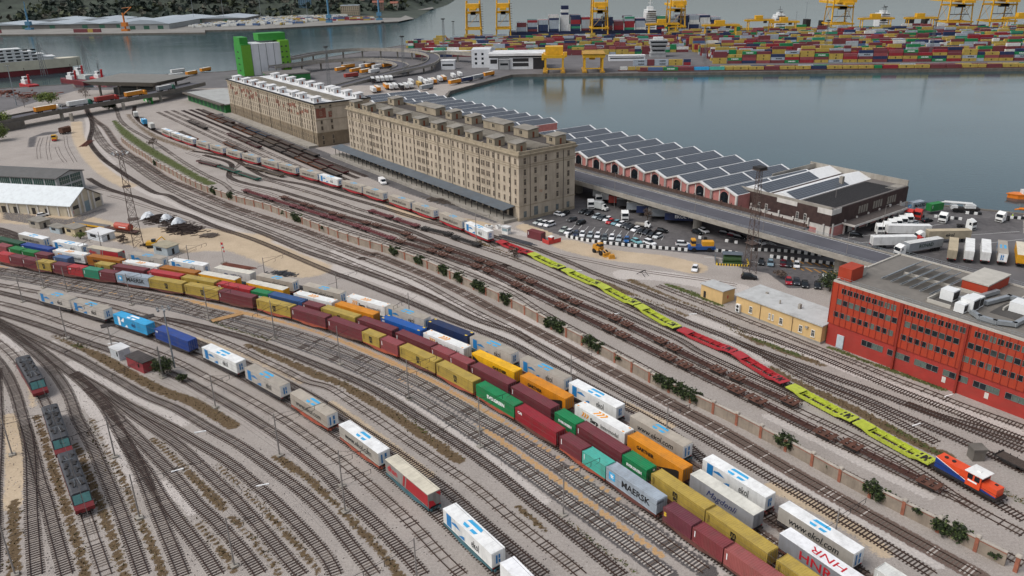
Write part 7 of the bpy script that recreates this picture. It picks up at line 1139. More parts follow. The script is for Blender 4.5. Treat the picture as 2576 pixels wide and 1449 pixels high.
    def house(x, w_, d, h, nm='bridge_house'):
        b = B(); b.box(x, x+w_, 1055, 1078, 8, 8+h*.75); b.box(x+1, x+w_-1, 1050.5, 1082.5, 8+h*.75, 8+h*.86); b.box(x+3, x+w_-3, 1060, 1073, 8+h*.86, 8+h); hb = b.obj(nm, STEELW, t); b = B()
        for k in range(7): b.box(x+.4, x+w_-.4, 1054.95, 1055.05, 10+k*(h*.75-4)/7, 10.9+k*(h*.75-4)/7)
        b.box(x+1.2, x+w_-1.2, 1050.4, 1050.6, 8+h*.79, 8+h*.84); b.obj('windows', GL, hb); b = B(); b.cyl((x+w_/2, 1066, 8+h), (x+w_/2, 1066, 8+h+8), .5, 5); b.box(x+w_/2-3, x+w_/2+3, 1065.8, 1066.2, 8+h+4, 8+h+4.6); b.obj('mast', STEELW, hb)
    house(12+12*13.6, 12.5, 20, 27)
    b = B(); b.box(68, 78, 1058, 1074, 8, 27); b.obj('engine_casing', STEELW, t); b = B(); b.box(68.5, 77.5, 1060, 1072, 27, 38); f = b.obj('funnel', HB, t); b = B(); b.box(68.4, 77.6, 1059.9, 1072.1, 30, 33.5); b.obj('white_band', STEELW, f)
    for x, lab in ((343, 'white bridge of a ship berthed behind the stacks, left of the tall cranes'), (476, 'white bridge of a ship berthed between two tall cranes')):
        t = thing('moored_ship', lab, 'ship', (x, 1075, 0)); b = B(); b.prism([(-40, -10), (90, -10), (105, 0), (90, 10), (-40, 10)], -4, 5); b.obj('hull', HB, t)
        b = B(); b.box(0, 13, -9, 9, 5, 19); b.box(1.5, 12, -10, 10, 19, 22); b.box(4, 10, -5, 5, 22, 25); hb = b.obj('bridge_house', STEELW, t); b = B()
        for k in range(4): b.box(.5, 12.5, -9.06, -8.95, 7+k*3, 8+k*3)
        b.box(2, 11.5, -10.06, -9.95, 20, 21); b.obj('windows', GL, hb); b = B(); b.cyl((7, 0, 25), (7, 0, 32), .4, 5); b.box(4, 10, -.2, .2, 28, 28.5); b.obj('mast', GSTEEL, hb); b = B(); b.box(40, 46, -6, 6, 5, 16); b.box(60, 64, -5, 5, 5, 14); b.obj('deck_gear', DARKIRON, t)
    # ship-to-shore cranes
    def sts(x, y, W, lab):
        t = thing('quay_crane', lab, 'crane', (x, y, 0), 0, 'tall yellow quay cranes'); h = 46
        for sx in (0, 1):
            for k, yy in enumerate((-15, 13)):
                b = B(); b.bar((sx*W, yy, 0), (sx*W*.86+W*.07, yy*.7, h), 1.35 if k == 0 else 1.2); b.obj('leg', YELC if k == 0 else OCHC, t)
        b = B(); b.box(-1, W+1, -16, -14, 12, 13.8); b.box(-1, W+1, 12, 14, 12, 13.8); b.box(-1, 1, -14, 12, 12, 13.6); b.box(W-1, W+1, -14, 12, 12, 13.6); b.box(0, W, -12, -10, 31, 33); b.box(0, W, 8, 10, 31, 33); b.box(-.8, .8, -16, 14, 0, 1.6); b.box(W-.8, W+.8, -16, 14, 0, 1.6); b.obj('portal_beams', YELC, t)
        b = B()
        for xx in (0, W): b.bar((xx, -14, 13), (xx*.9+.05*W, 9, 32), .4); b.bar((xx, 12, 13), (xx*.9, -10, 32), .4)
        b.bar((0, -14.6, 13), (W*.9, -10.5, 32), .35); b.obj('diagonal_braces', OCHC, t)
        b = B(); b.box(W*.28, W*.72, -30, 55, 35.5, 38); b.box(W*.1, W*.9, -24, -8, 38, 43); b.obj('boom', YELC, t)
        b = B(); b.box(W*.33, W*.67, -12, -7, 29.5, 33); b.obj('trolley_cab', DARKIRON, t)
        b = B(); b.box(W*.12, W*.88, -11, -8.5, 21, 22); b.obj('spreader', GSTEEL, t); b = B()
        for a in (.3, .7): b.cyl((W*a, -9.5, 22), (W*a, -9.5, 30), .12, 4)
        b.obj('hoist_ropes', DARKIRON, t)
        b = B()
        for k in range(14): b.box(W-.2, W+2.6, 11+(k % 2)*2, 13+(k % 2)*2, 2+k*3, 2.4+k*3)
        b.obj('stairs', RSTEEL, t)
    for i, (x, W, lab) in enumerate([(-52, 19, 'left end of the pier'), (-14, 18, 'stern of the big ship'), (104, 20, 'middle of the big ship'), (199, 20, 'bow half of the big ship'), (397, 27, 'gap right of the moored white ship'), (540, 30, 'quay left of the last crane'), (592, 32, 'right end of the pier')]): sts(x, 1040 if 0 <= x < 300 else 1058 if x < 0 else 1036, W, f'tall yellow quay crane at the {lab}')
    # yard gantries on the stacks
    def rtg(x, y, W, h, lab, cab=True):
        t = thing('yard_gantry', lab, 'crane', (x, y, 0), random.uniform(-.05, .05), 'yellow yard gantries between the stacks')
        for sx in (0, 1):
            for yy in (-4, 4):
                b = B(); b.bar((sx*W, yy, 0), (sx*W, yy*.7, h), .9); b.obj('leg', YELC, t)
        b = B(); b.box(-4, W+4, -3.6, -2, h, h+2); b.box(-4, W+4, 2, 3.6, h, h+2); b.box(-1, 1, -3, 3, h-.4, h+.4); b.box(W-1, W+1, -3, 3, h-.4, h+.4); b.obj('girder', YELC, t)
        b = B(); b.box(W*.3, W*.62, -3.4, 3.4, h+2, h+6.5); b.obj('machine_house', YELC, t); b = B(); b.box(W*.66, W*.8, -4.6, -2.6, h-2, h+.5); b.obj('cab', DARKIRON, t); b = B(); b.box(-2, W+2, -5.2, -5, h+2.8, h+3); b.box(-2, W+2, 5, 5.2, h+2.8, h+3); b.obj('walkway', OCHC, t)
    for x, y, W, h, lab in [(170, 1000, 32, 17, 'yellow yard gantry below the bow half crane of the ship'), (226, 950, 34, 18, 'yellow yard gantry right of the control tower'), (286, 990, 26, 20, 'left of the pair of yellow yard gantries'), (314, 985, 26, 18, 'right of the pair of yellow yard gantries'), (425, 1000, 34, 19, 'yellow yard gantry below the crane in the gap'), (486, 1012, 30, 18, 'yellow yard gantry with brown top left of the last two cranes'), (572, 955, 36, 20, 'yellow yard gantry at the right end of the pier')]: rtg(x, y, W, h, lab)
    def rmg(x, y, lab, house):
        t = thing('rail_gantry', lab, 'crane', (x, y, 0), -.06, 'gantries on the quay edge'); W = 15; h = 15
        for sx in (0, 1):
            for yy in (0, 26):
                b = B(); b.box(sx*W-.7, sx*W+.7, yy-.7, yy+.7, 1.4, h); b.obj('leg', YELC, t)
            b = B(); b.box(sx*W-2, sx*W+2, -2, 28, .3, 1.6); b.obj('bogie_beam', OCHC, t)
        b = B(); b.box(-2, W+2, -1.2, 1.2, h-2.5, h); b.box(-2, W+2, 24.8, 27.2, h-2.5, h); b.box(-1.2, 1.2, 1.2, 24.8, h-2, h); b.box(W-1.2, W+1.2, 1.2, 24.8, h-2, h); b.box(.7, W-.7, -.4, .4, 3.2, 4); b.obj('girder', YELC, t)
        if house: b = B(); b.box(0, W, 4, 16, h, h+6.5); b.obj('machine_house', YELC, t); b = B(); b.box(-3, -1, -1, 4, h-4, h+1); b.box(W+1, W+3.4, 2, 8, h-2, h+2); b.obj('cab', YELC, t)
        else: b = B(); b.box(4, 9, 8, 14, h-5, h); b.obj('trolley_cab', YELC, t); b = B(); b.box(-2, W+2, -2, 28, h+.3, h+.7); b.obj('walkway', OCHC, t)
    rmg(31.5, 695, 'yellow rail gantry with machine house on the quay edge', True); rmg(65, 694, 'open yellow rail gantry right of the one with a machine house', False)
    # control tower
    t = thing('control_tower', 'grey concrete control tower with overhanging floors among the stacks', 'tower', (141, 807, 0), -.05); GC = mat('pale_grey_concrete', '9b9d9e', .8, .15, .2, dirt=.25)
    b = B()
    for k, (z0, z1, o) in enumerate(((0, 4, .8), (4, 8, 0), (8, 12, .8), (12, 16, 1.8))): b.box(-o, 13+o, -o, 12+o, z0, z1-.3); b.box(-o-.5, 13+o+.5, -o-.5, 12+o+.5, z1-.4, z1)
    b.obj('body', GC, t); b = B()
    for z, o in ((5.5, 0), (9.6, .8), (13.4, 1.8)): b.box(.5-o, 12.5+o, -o-.06, -o+.05, z, z+1.4)
    b.obj('window_bands', GL, t); b = B(); b.box(2, 11, 2, 10, 16, 18.5); b.obj('roof_cabin', STEELW, t)
    # white halls
    WS = mat('white_sheet_wall', 'd2d4d6', .6, .1, .15, dirt=.2); t = thing('white_terminal_hall', 'white terminal hall with dark open bays by the quay corner', 'hall', (-33, 745, 0), -.05)
    b = B(); b.box(0, 17, 0, 22, 0, 16); b.obj('office_block', WS, t); b = B(); b.box(17, 66, -14, 16, 0, 11.6); b.obj('hall_wall', WS, t); b = B(); b.box(16.4, 67, -15.5, 17, 11.6, 13.6); b.obj('roof', ROOFW, t); b = B(); b.box(16.8, 67.1, -14.05, -13.9, 10, 11.5); b.box(25, 35, -14.1, -13.9, 0, 9.6); b.box(56, 66, -14.1, -13.9, 0, 9.6); b.box(18, 24, -14.1, -13.9, 5, 8.5); b.box(38, 52, -14.1, -13.9, 6.4, 9.4); b.box(38, 52, -14.1, -13.9, 2.4, 5.4); b.obj('dark_bays', mat('dark_bay', '2c2b2e', .8, .3), t)
    b = B()
    for k in range(3):
        for q in range(2): b.box(3+q*6, 5+q*6, -.08, .05, 3+k*4, 5+k*4)
    b.obj('windows', GL, t)
    for k, (x, y, sx, sy, h, lab) in enumerate([(-60, 735, 12, 9, 8, 'grey box building left of the white terminal hall'), (-8, 728, 9, 6, 9, 'grey plant block against the white terminal hall'), (-80, 850, 60, 16, 5, 'long white shed between ramp and stacks'), (-45, 905, 36, 14, 7, 'white rounded shed behind the terminal hall'), (96, 780, 34, 9, 5, 'low white office block left of the control tower')]):
        t = thing('port_building', lab, 'building', (x, y, 0), -.04); b = B(); b.box(0, sx, 0, sy, 0, h-.4); b.obj('wall', WS if k != 1 else GC, t); b = B(); b.box(-.4, sx+.4, -.4, sy+.4, h-.4, h); b.obj('roof', ROOFW, t); b = B(); b.box(1, sx-1, -.05, .05, h*.4, h*.6); b.obj('windows', GL, t)
    b = B(); 
    for i in range(9): b.box(165+i*2.2, 166+i*2.2, 744+i*14, 750+i*14, .01, .03)
    b.box(166, 178, 742, 860, -.055, .0); 
# ------------------------------------------------------------------ silo, ramp, canopy, far harbour
def silo_and_ramp():
    GR = mat('green_cladding', '2f8a2f', .6, .12, .2, dirt=.15); LG = mat('lime_cladding', '6aa52c', .6, .12, .2, dirt=.15); WC = mat('white_cladding', 'd6d7d9', .6, .1, .1, dirt=.25, streak=1)
    t = thing('green_silo_building', 'tall silo building, green towers at both ends of a white block', 'silo', (-229, 711, 0), math.atan2(22, 34))
    def tower(x0, x1, y1, z1):
        b = B(); b.box(x0, x1, 0, y1, 0, z1); return b
    b = B(); b.box(0, 8, 0, 22, 0, 26); b.obj('left_tower', LG, t); b = B(); b.box(-.15, 0, 0, 22, 0, 26); b.box(-.1, 8.1, -.1, 22, 25.8, 26.3); b.obj('green_face', GR, t)
    b = B(); b.box(0, 7, 3, 21, 26.3, 32); b.obj('left_top_house', GR, t)
    b = B(); b.box(8, 34, .4, 22, 0, 26.5); b.obj('white_block', WC, t); b = B(); b.box(34, 42, 0, 22, 0, 28); b.obj('right_tower', LG, t); b = B(); b.box(18, 42, 8, 22.2, 28, 34); b.box(33.9, 42.1, 14, 22.3, 0, 28.2); b.obj('right_top_house', GR, t)
    b = B()
    for k in range(4): b.box(8.2+k*6.6, 8.5+k*6.6, .3, .5, 0, 26.4)
    for k in range(5):
        for q in range(2): b.box(34.4+q*4, 36+q*4, -.06, .05, 4+k*4.6, 5.2+k*4.6)
    b.obj('vents', mat('dark_vent', '3b3f3a', .7), t); b = B()
    for k in range(4): b.box(-.25, -.1, 9, 14, 3.5+k*5.2, 4.6+k*5.2)
    b.obj('louvres', mat('black_louvre', '1f2a1e', .7), t)
    # low green-walled hall
    for (x, y, rz, sx, sy, h, lab) in [(-196, 668, .45, 34, 26, 6, 'low hall with grey roof and green eaves below the silo')]:
        t = thing('green_shed', lab, 'shed', (x, y, 0), rz); b = B(); b.box(0, sx, 0, sy, 0, h-1); b.obj('wall', mat('green_wall', '2c7a3c', .7, .2, .3, dirt=.3), t); b = B(); b.box(-.6, sx+.6, -.6, sy+.6, h-1, h); b.obj('roof', mat('ribbed_grey_roof', '6f6a66'), t)
    # spiral road ramp
    for pts, lab in (([(-222, 752, 8), (-207, 774, 8), (-187, 827, 8), (-157, 854, 8), (-103, 836, 8), (-78, 800, 8), (-68, 761, 7.5), (-73, 719, 6), (-96, 690, 4), (-112, 672, 2), (-134, 631, .2)], 'outer loop of the curved concrete road ramp'), ([(-205, 712, 7.5), (-194, 724, 7.5), (-168, 753, 7.3), (-133, 766, 7), (-105, 751, 6), (-93, 725, 5), (-98, 706, 4)], 'inner loop of the curved concrete road ramp'), ([(-78, 800, 8), (-60, 806, 8), (-34, 786, 8), (-20, 775, 8)], 'short concrete bridge from the ramp to the white terminal hall')):
        t = thing('road_ramp', lab, 'ramp', (0, 0, 0)); P = spline(pts, 5.); P3 = [tuple(p) for p in P]; W = 5.
        b = B(); b.sweep(P3, [(-W, -.9), (W, -.9), (W, 0), (-W, 0)]); b.obj('deck', ASPH, t); b = B()
        for s in (-1, 1): b.sweep(P3, [(s*W-.2, -1.2), (s*W+.2, -1.2), (s*W+.2, 1.0), (s*W-.2, 1.0)])
        b.obj('parapet', CONC, t); b = B()
        for p in P3[2::4]:
            if p[2] > 3: b.box(p[0]-.7, p[0]+.7, p[1]-.7, p[1]+.7, 0, p[2]-.9)
        b.obj('piers', CONC, t)
    # customs canopy and approach bridge
    t = thing('toll_canopy', 'big grey flat canopy with slanted edges over a truck checkpoint', 'canopy', (-313, 603, 0), math.radians(-12)); GRY = mat('canopy_grey_sheet', '77756f', .8, .15, .3, dirt=.25)
    b = B(); vs = [(3, 4, 8), (54, 2, 8), (56, 36, 8), (2, 40, 8), (-2, -1, 11.4), (60, -3, 11.4), (63, 42, 11.4), (-4, 46, 11.4)]; b.add(vs, [(3,2,1,0),(4,5,6,7),(0,1,5,4),(1,2,6,5),(2,3,7,6),(3,0,4,7)]); b.obj('roof', GRY, t); b = B()
    for x in (6, 22, 38, 52):
        for y in (7, 34): b.box(x-.6, x+.6, y-.6, y+.6, 0, 8)
    b.obj('posts', DKCONC, t); b = B(); b.box(12, 50, 14, 24, 0, 5); b.obj('booths', mat('dark_booth', '3f4442', .5, .3), t)
    t = thing('approach_bridge', 'long road bridge carrying trucks over the tracks', 'bridge', (0, 0, 0)); P3 = [tuple(p) for p in spline([(-330, 408, 4.2), (-299, 461, 5.2), (-288, 484, 6), (-267, 526, 6.2), (-249, 563, 6.2), (-238, 595, 6.2), (-232, 620, 6.2)], 5)]; W = 6.5
    off = [(p[0]-5.5, p[1]+3, p[2]) for p in P3]
    b = B(); b.sweep(off, [(-W, -1.4), (W, -1.4), (W, 0), (-W, 0)]); b.obj('deck', ASPH, t); b = B()
    for s in (-1, 1): b.sweep(off, [(s*W-.2, -1.7), (s*W+.2, -1.7), (s*W+.2, .9), (s*W-.2, .9)])
    b.obj('parapet', DKCONC, t); b = B()
    for (x, y) in ((-272, 499), (-280, 503), (-258, 540), (-266, 544), (-246, 572), (-300, 460)): b.box(x-.8, x+.8, y-.8, y+.8, 0, 5)
    b.obj('piers', CONC, t)
    t = thing('earth_ramp_wall', 'dark retaining wall under the left end of the road bridge', 'wall', (0, 0, 0)); b = B(); b.prism([(-345, 400), (-300, 455), (-289, 478), (-297, 482), (-312, 462), (-360, 406)], 0, 4.6); b.obj('wall', DKCONC, t)
    t = thing('green_shed', 'long low green shed with pale roof next to the stone warehouse', 'shed', (-183, 519, 0), math.atan2(595-538, -238+193)-PI/2); b = B(); b.box(.3, 26, 0, 74, 0, 5.2); b.obj('wall', mat('green_wall', '2c7a3c', .7, .2, .3, dirt=.3), t); b = B(); b.box(-2.5, 27, -1, 75, 5.2, 5.8); b.obj('roof', mat('pale_grey_roof', 'a5a6a2', .8, .15, .2, dirt=.3), t); b = B(); b.box(-3, -.3, -1.2, 75.2, 5.1, 6.0); b.obj('eaves', mat('brown_eaves', '5d564e', .8), t)
    b = B()
    for k in range(9): b.box(.22, .35, 3+k*8, 8+k*8, .3, 4.2)
    b.obj('shutters', mat('dark_green_shutter', '1f5134', .7, .3), t)
    t = thing('green_wall_ramp', 'bright green wall with patched white bits beneath the road bridge', 'wall', (-262, 580, 0), math.atan2(-20, 16)); b = B(); b.box(0, 22, 0, .5, 0, 4.6); b.obj('wall', mat('bright_green_wall', '1f8a34', .8, .12, .3), t); b = B(); b.box(5, 9, -.06, .05, .2, 1.6); b.box(13, 18, -.06, .05, .4, 1.8); b.obj('bare_patches', PALEPL, t)
def far_harbour():
    FR = mat('far_zinc_roof', 'a9b2b8', .6, .12, .02, dirt=.15); FW = mat('far_shed_wall', '6c6a66', .8, .2, .05)
    for i, (x0, x1, y0, y1, h, lab) in enumerate([(-900, -735, 1415, 1500, 11, 'long far shed with dark open front at the left'), (-735, -632, 1405, 1520, 12, 'far shed with zinc roof in the middle of the far quay'), (-629, -548, 1356, 1500, 13, 'big rounded far hall with green doors'), (-640, -470, 1505, 1600, 12, 'far zinc hall behind the rounded one'), (-860, -700, 1530, 1600, 12, 'second row far shed with zinc roof')]):
        t = thing('far_warehouse', lab, 'warehouse', (x0, y0, 0), 0, 'zinc-roofed sheds of the far harbour'); W, D = x1-x0, y1-y0; b = B(); b.box(1, W-1, 1, D-1, 0, h*.62); b.obj('wall', FW if i != 2 else mat('far_pale_wall', '9a9c9a', .8, .15, .05), t)
        b = B(); n = 7
        if i == 2: prof = [(W*(k/n), h*.62+h*.5*math.sin(PI*k/n)) for k in range(n+1)]
        else: prof = [(0, h*.6), (W*.25, h*.95), (W*.5, h*.62), (W*.75, h*.95), (W, h*.6)]
        vs = [(x, 0, z) for x, z in prof]+[(x, D, z) for x, z in prof]; m_ = len(prof); b.add(vs, [(k, k+1, m_+k+1, m_+k) for k in range(m_-1)]+[tuple(range(m_-1, -1, -1))]); b.obj('roof', FR, t)
        b = B()
        for k in range(3): b.box(W*(.2+.28*k), W*(.2+.28*k)+9, .9, 1.05, 0, 5.5)
        b.obj('doors', mat('far_green_door', '2c5b48', .7), t)
    r = random.Random(31)
    b = B(); cs = ['whitebox', 'whitebox', 'whitebox', 'msc', 'gartO', 'slate']
    for i in range(520):
        u = r.random(); v = r.random(); x = -535+u*175+v*40; y = 1375+v*250+u*30; b.box(x, x+(2.5 if i % 2 else 12), y, y+(12 if i % 2 else 2.5), .4, 3.6, r.choice([0, 0, 0, 0, 1, 2]))
    tag(b.obj('parked_trailers', [PAINT['whitebox'], PAINT['msc'], PAINT['slate']]), 'mass of white trailers parked on the far quay', 'trailers', None, 'stuff')
    b = B(); cc = ['maroon', 'crimson', 'slate', 'maroonlt', 'whitebox', 'msc']
    for i in range(90):
        x = r.uniform(-385, -250); y = 1505+(x+385)*-.05+r.choice([0, 10, 20, 34]); 
        for k in range(r.choice([1, 2, 2])): b.box(x, x+12, y, y+2.5, k*2.6, k*2.6+2.5, r.randrange(6))
    for i in range(26):
        x = r.choice([r.uniform(-880, -800), r.uniform(-700, -640), r.uniform(-940, -880)]); b.box(x, x+12, 1335-(x+900)*.12, 1338-(x+900)*.12, 0, 2.6*r.choice([1, 2]), r.choice([0, 0, 5, 3]))
    tag(b.obj('far_containers', [PAINT[c] for c in cc]), 'scattered containers on the far quay', 'containers', None, 'stuff')
    def tower_crane(x, y, h, m, lab, lean=1):
        t = thing('harbour_crane', lab, 'crane', (x, y, 0)); b = B(); b.box(-5, 5, -5, 5, 0, 3); b.box(-4, 4, -4, 4, 7, 13); b.obj('portal', m, t); b = B(); b.bar((0, 0, 3), (0, 0, h*.8), 2.2); b.obj('tower', m, t); b = B(); b.bar((0, 0, h*.7), (lean*h*.5, -4, h*1.05), 1.0); b.bar((0, 0, h), (lean*h*.5, -4, h*1.05), .4); b.obj('jib', m, t)
    BLC = mat('blue_crane_paint', '4f7f9c', .6, .15, .1); ORC = mat('orange_crane_paint', 'c9762a', .6, .15, .1)
    tower_crane(-606, 1326, 34, ORC, 'orange harbour crane on the far quay'); tower_crane(-309, 1452, 62, BLC, 'pale blue harbour crane on the far quay, left of two', -.3); tower_crane(-229, 1500, 62, BLC, 'pale blue harbour crane on the far quay, right of two', .25); tower_crane(-800, 1400, 42, BLC, 'thin blue crane by the far sheds at the left', .15)
    # houses on the hillside
    PALH = ['b9b2a4', 'a98f80', 'c0b7a8', '8f9a9c', 'b08872', 'c9c4ba', '9c8a72']; RT = mat('far_tile_roof', '8a5646', .85, .3, .05); k = 0
    for (x, y, w_, d, h, c, lab) in [(-1180, 1850, 40, 20, 22, 'a9a596', 'grey-green apartment slab at the far left'), (-1135, 1880, 16, 14, 12, 'b08872', 'pink house beside the far left slab'), (-1105, 1900, 18, 15, 14, 'c0b7a8', 'cream house with red roof in the far town'), (-1080, 1935, 20, 15, 13, 'a98f80', 'rosy house uphill in the far town'), (-1060, 1875, 62, 16, 15, 'b9c0c4', 'long white apartment row above the flyover'), (-985, 1905, 22, 18, 12, 'b99a80', 'beige house right of the white apartment row'), (-1050, 2010, 46, 18, 28, 'aab08f', 'pale green apartment tower in the far town'), (-1150, 1960, 24, 16, 14, 'c9b9a4', 'cream house at the upper left of the far town'), (-1110, 1990, 26, 16, 14, 'a98f80', 'brick house high in the far town'), (-1230, 1930, 30, 18, 26, '9c9c92', 'grey tower block at the far left edge'), (-330, 1668, 36, 20, 18, 'a89a84', 'beige windowless block on the far point'), (-280, 1760, 22, 16, 14, '8a7466', 'brown house on the far point'), (-330, 1800, 26, 18, 20, '9a8a7c', 'tall brown house on the far point'), (-390, 1740, 20, 14, 16, '6d6a6a', 'dark house near the blue cranes'), (-250, 1800, 16, 12, 10, 'b5aa9a', 'pale house at the tip of the far point'), (-420, 1700, 24, 14, 18, '5f7c8e', 'blue building behind the blue cranes')]:
        z = max(0, float(HILL[2][np.abs(HILL[1][:, 0]-y).argmin(), np.abs(HILL[0][0]-x).argmin()])) if y > 1580 else 0; k += 1
        t = thing('hillside_house', lab, 'house', (x, y, z-4), r.uniform(-.2, .2), 'houses of the far town'); m = mat('far_wall_'+c, c, .85, .15, .05, dirt=.15); b = B(); b.box(0, w_, 0, d, 0, h+4); b.obj('wall', m, t); b = B()
        if h > 17: b.box(-.5, w_+.5, -.5, d+.5, h+4, h+4.8); b.obj('roof', FR, t)
        else: b.xprism([(-1, h+4), (d+1, h+4), (d/2, h+8)], -1, w_+1); b.obj('roof', RT, t)
        b = B()
        for f in range(int(h/3.2)): 
            for q in range(int(w_/4)): b.box(1.2+q*4, 2.8+q*4, -.06, .04, 5.5+f*3.2, 7.1+f*3.2)
        b.obj('windows', GL, t)
    t = thing('grain_silo', 'pale turreted silo tower on the far shore', 'silo', (-735, 1740, 0)); b = B(); b.box(0, 40, 0, 22, 0, 14); b.box(14, 38, 4, 20, 14, 34); b.obj('body', mat('far_pale_block', 'b9b6ae', .8, .12, .05), t); b = B()
    for q in range(6): b.box(13+q*4.6, 15.4+q*4.6, 3, 21, 34, 39)
    b.obj('turrets', FW, t)
    t = thing('far_flyover', 'long grey flyover along the foot of the far hill', 'flyover', (0, 0, 0)); P3 = [tuple(p) for p in spline([(-1350, 1690, 12), (-1080, 1780, 13), (-950, 1840, 14), (-820, 1850, 14), (-640, 1780, 13), (-520, 1700, 10)], 14)]; b = B(); b.sweep(P3, [(-6, -2), (6, -2), (6, 1), (-6, 1)]); b.obj('deck', DKCONC, t); b = B()
    for p in P3[::2]: b.box(p[0]-1.2, p[0]+1.2, p[1]-1.2, p[1]+1.2, -2, p[2]-2)
    b.obj('piers', DKCONC, t)
    t = thing('breakwater', 'dark floating breakwater off the dry dock', 'pier', (-585, 956, -2), .2); b = B(); b.box(-60, 36, -5, 5, -1, 2.6); b.obj('body', DKCONC, t); b = B(); b.box(-40, 30, -5.1, -4.9, .2, .8); b.obj('waterline_band', RUBBER, t)
# ------------------------------------------------------------------ dry dock
def dry_dock():
    CRW = mat('cream_ship_paint', 'cfc7b0', .5, .12, .05, dirt=.3); REDH = mat('red_antifouling', '6d1f26', .7, .25, .05, dirt=.3)
    t = thing('passenger_ship', 'cream passenger ship with a red lower hull in the dry dock', 'ship', (-415, 800, 0), math.atan2(-110, -140)+PI)
    b = B(); b.prism([(0, 0), (-10, 7), (-30, 10), (-190, 10), (-190, -10), (-30, -10), (-10, -7)], 3, 11); b.obj('hull', CRW, t); b = B(); b.prism([(-8, 0), (-16, 6.5), (-34, 9.6), (-190, 9.6), (-190, -9.6), (-34, -9.6), (-16, -6.5)], -6, 3); b.obj('lower_hull', REDH, t)
    b = B()
    for k in range(4): b.box(-190, -24-k*9, -9+k*.6, 9-k*.6, 11+k*2.8, 13.2+k*2.8); b.box(-190, -22-k*9, -9.6+k*.6, 9.6-k*.6, 13.2+k*2.8, 13.8+k*2.8)
    b.obj('superstructure', STEELW, t); b = B()
    for k in range(4):
        for q in range(22): b.box(-180+q*6.6, -176+q*6.6, -9.1+k*.6, -8.95+k*.6, 11.5+k*2.8, 12.8+k*2.8)
    b.obj('windows', GL, t)
    for (x, y, rz, L, hull, lab) in [(-352, 706, 2.4, 40, 'b02428', 'big red tug with white wheelhouse by the checkpoint'), (-385, 738, 2.5, 30, 'b9bcb8', 'white work boat with yellow mast behind the red tugs'), (-398, 676, 2.4, 26, 'b02428', 'red tug moored near the dry dock'), (-432, 668, 2.4, 24, 'b8282a', 'red tug at the left edge of the dock'), (-372, 700, 2.5, 46, '6d1f26', 'long dark red barge alongside the tugs')]:
        t = thing('tug_boat', lab, 'boat', (x, y, -2), rz, 'boats by the dry dock'); m = mat('hull_'+hull, hull, .6, .2, .2, dirt=.3); b = B(); b.prism([(L/2, 0), (L*.35, 4), (-L/2, 4), (-L/2, -4), (L*.35, -4)], -.5, 3.4); b.obj('hull', m, t); b = B(); b.box(-2, 8, -2.6, 2.6, 3.4, 6.4); b.box(1, 6, -2, 2, 6.4, 9); wh = b.obj('wheelhouse', STEELW, t); b = B(); b.box(.95, 6.05, -1.6, 1.6, 7.2, 8.4); b.obj('windows', GL, wh); b = B(); b.cyl((-3, 0, 4), (-4, 0, 11), .9, 8); b.obj('funnel', mat('red_funnel', 'b02428', .5, .15), t); b = B(); b.cyl((2, 0, 9), (2, 0, 16), .25, 5); b.obj('mast', DARKIRON, t)
    for x, y, h, lab in [(-420, 742, 34, 'grey slewing crane beside the passenger ship'), (-390, 760, 28, 'slim grey mast crane at the ship bow')]:
        t = thing('dock_crane', lab, 'crane', (x, y, 0)); b = B()
        for sx in (-2, 2):
            for sy in (-2, 2): b.bar((sx, sy, 0), (sx*.4, sy*.4, h*.8), .3)
        for k in range(8): b.bar((-1.6, -1.6, 2+k*3), (1.6, -1.6, 5+k*3), .2); b.bar((1.6, -1.6, 2+k*3), (-1.6, -1.6, 5+k*3), .2)
        b.obj('lattice_tower', GSTEEL, t); b = B(); b.bar((0, 0, h*.8), (8, -2, h*.55), .5); b.bar((0, 0, h), (8, -2, h*.55), .25); b.bar((0, 0, h*.8), (0, 0, h), .4); b.obj('jib', GSTEEL, t)
    tt = random.Random(9)
    for i, (x, y, lab) in enumerate([(-360, 610, 'rust-red scrap pile on the dock apron at the left'), (-395, 630, 'rust-red scrap heap at the left edge of the dock apron')]):
        b = B()
        for k in range(40): b.cbox((x+tt.gauss(0, 9), y+tt.gauss(0, 4), abs(tt.gauss(0, .9))+.4), (tt.uniform(1, 6), tt.uniform(.6, 2), tt.uniform(.4, 1)), tt.random()*3)
        tag(b.obj('scrap_heap', mat('rust_scrap', '7b4a3c', .9, .4, .4)), lab, 'scrap heap', None, 'stuff')
container_pier(); silo_and_ramp(); far_harbour(); dry_dock()
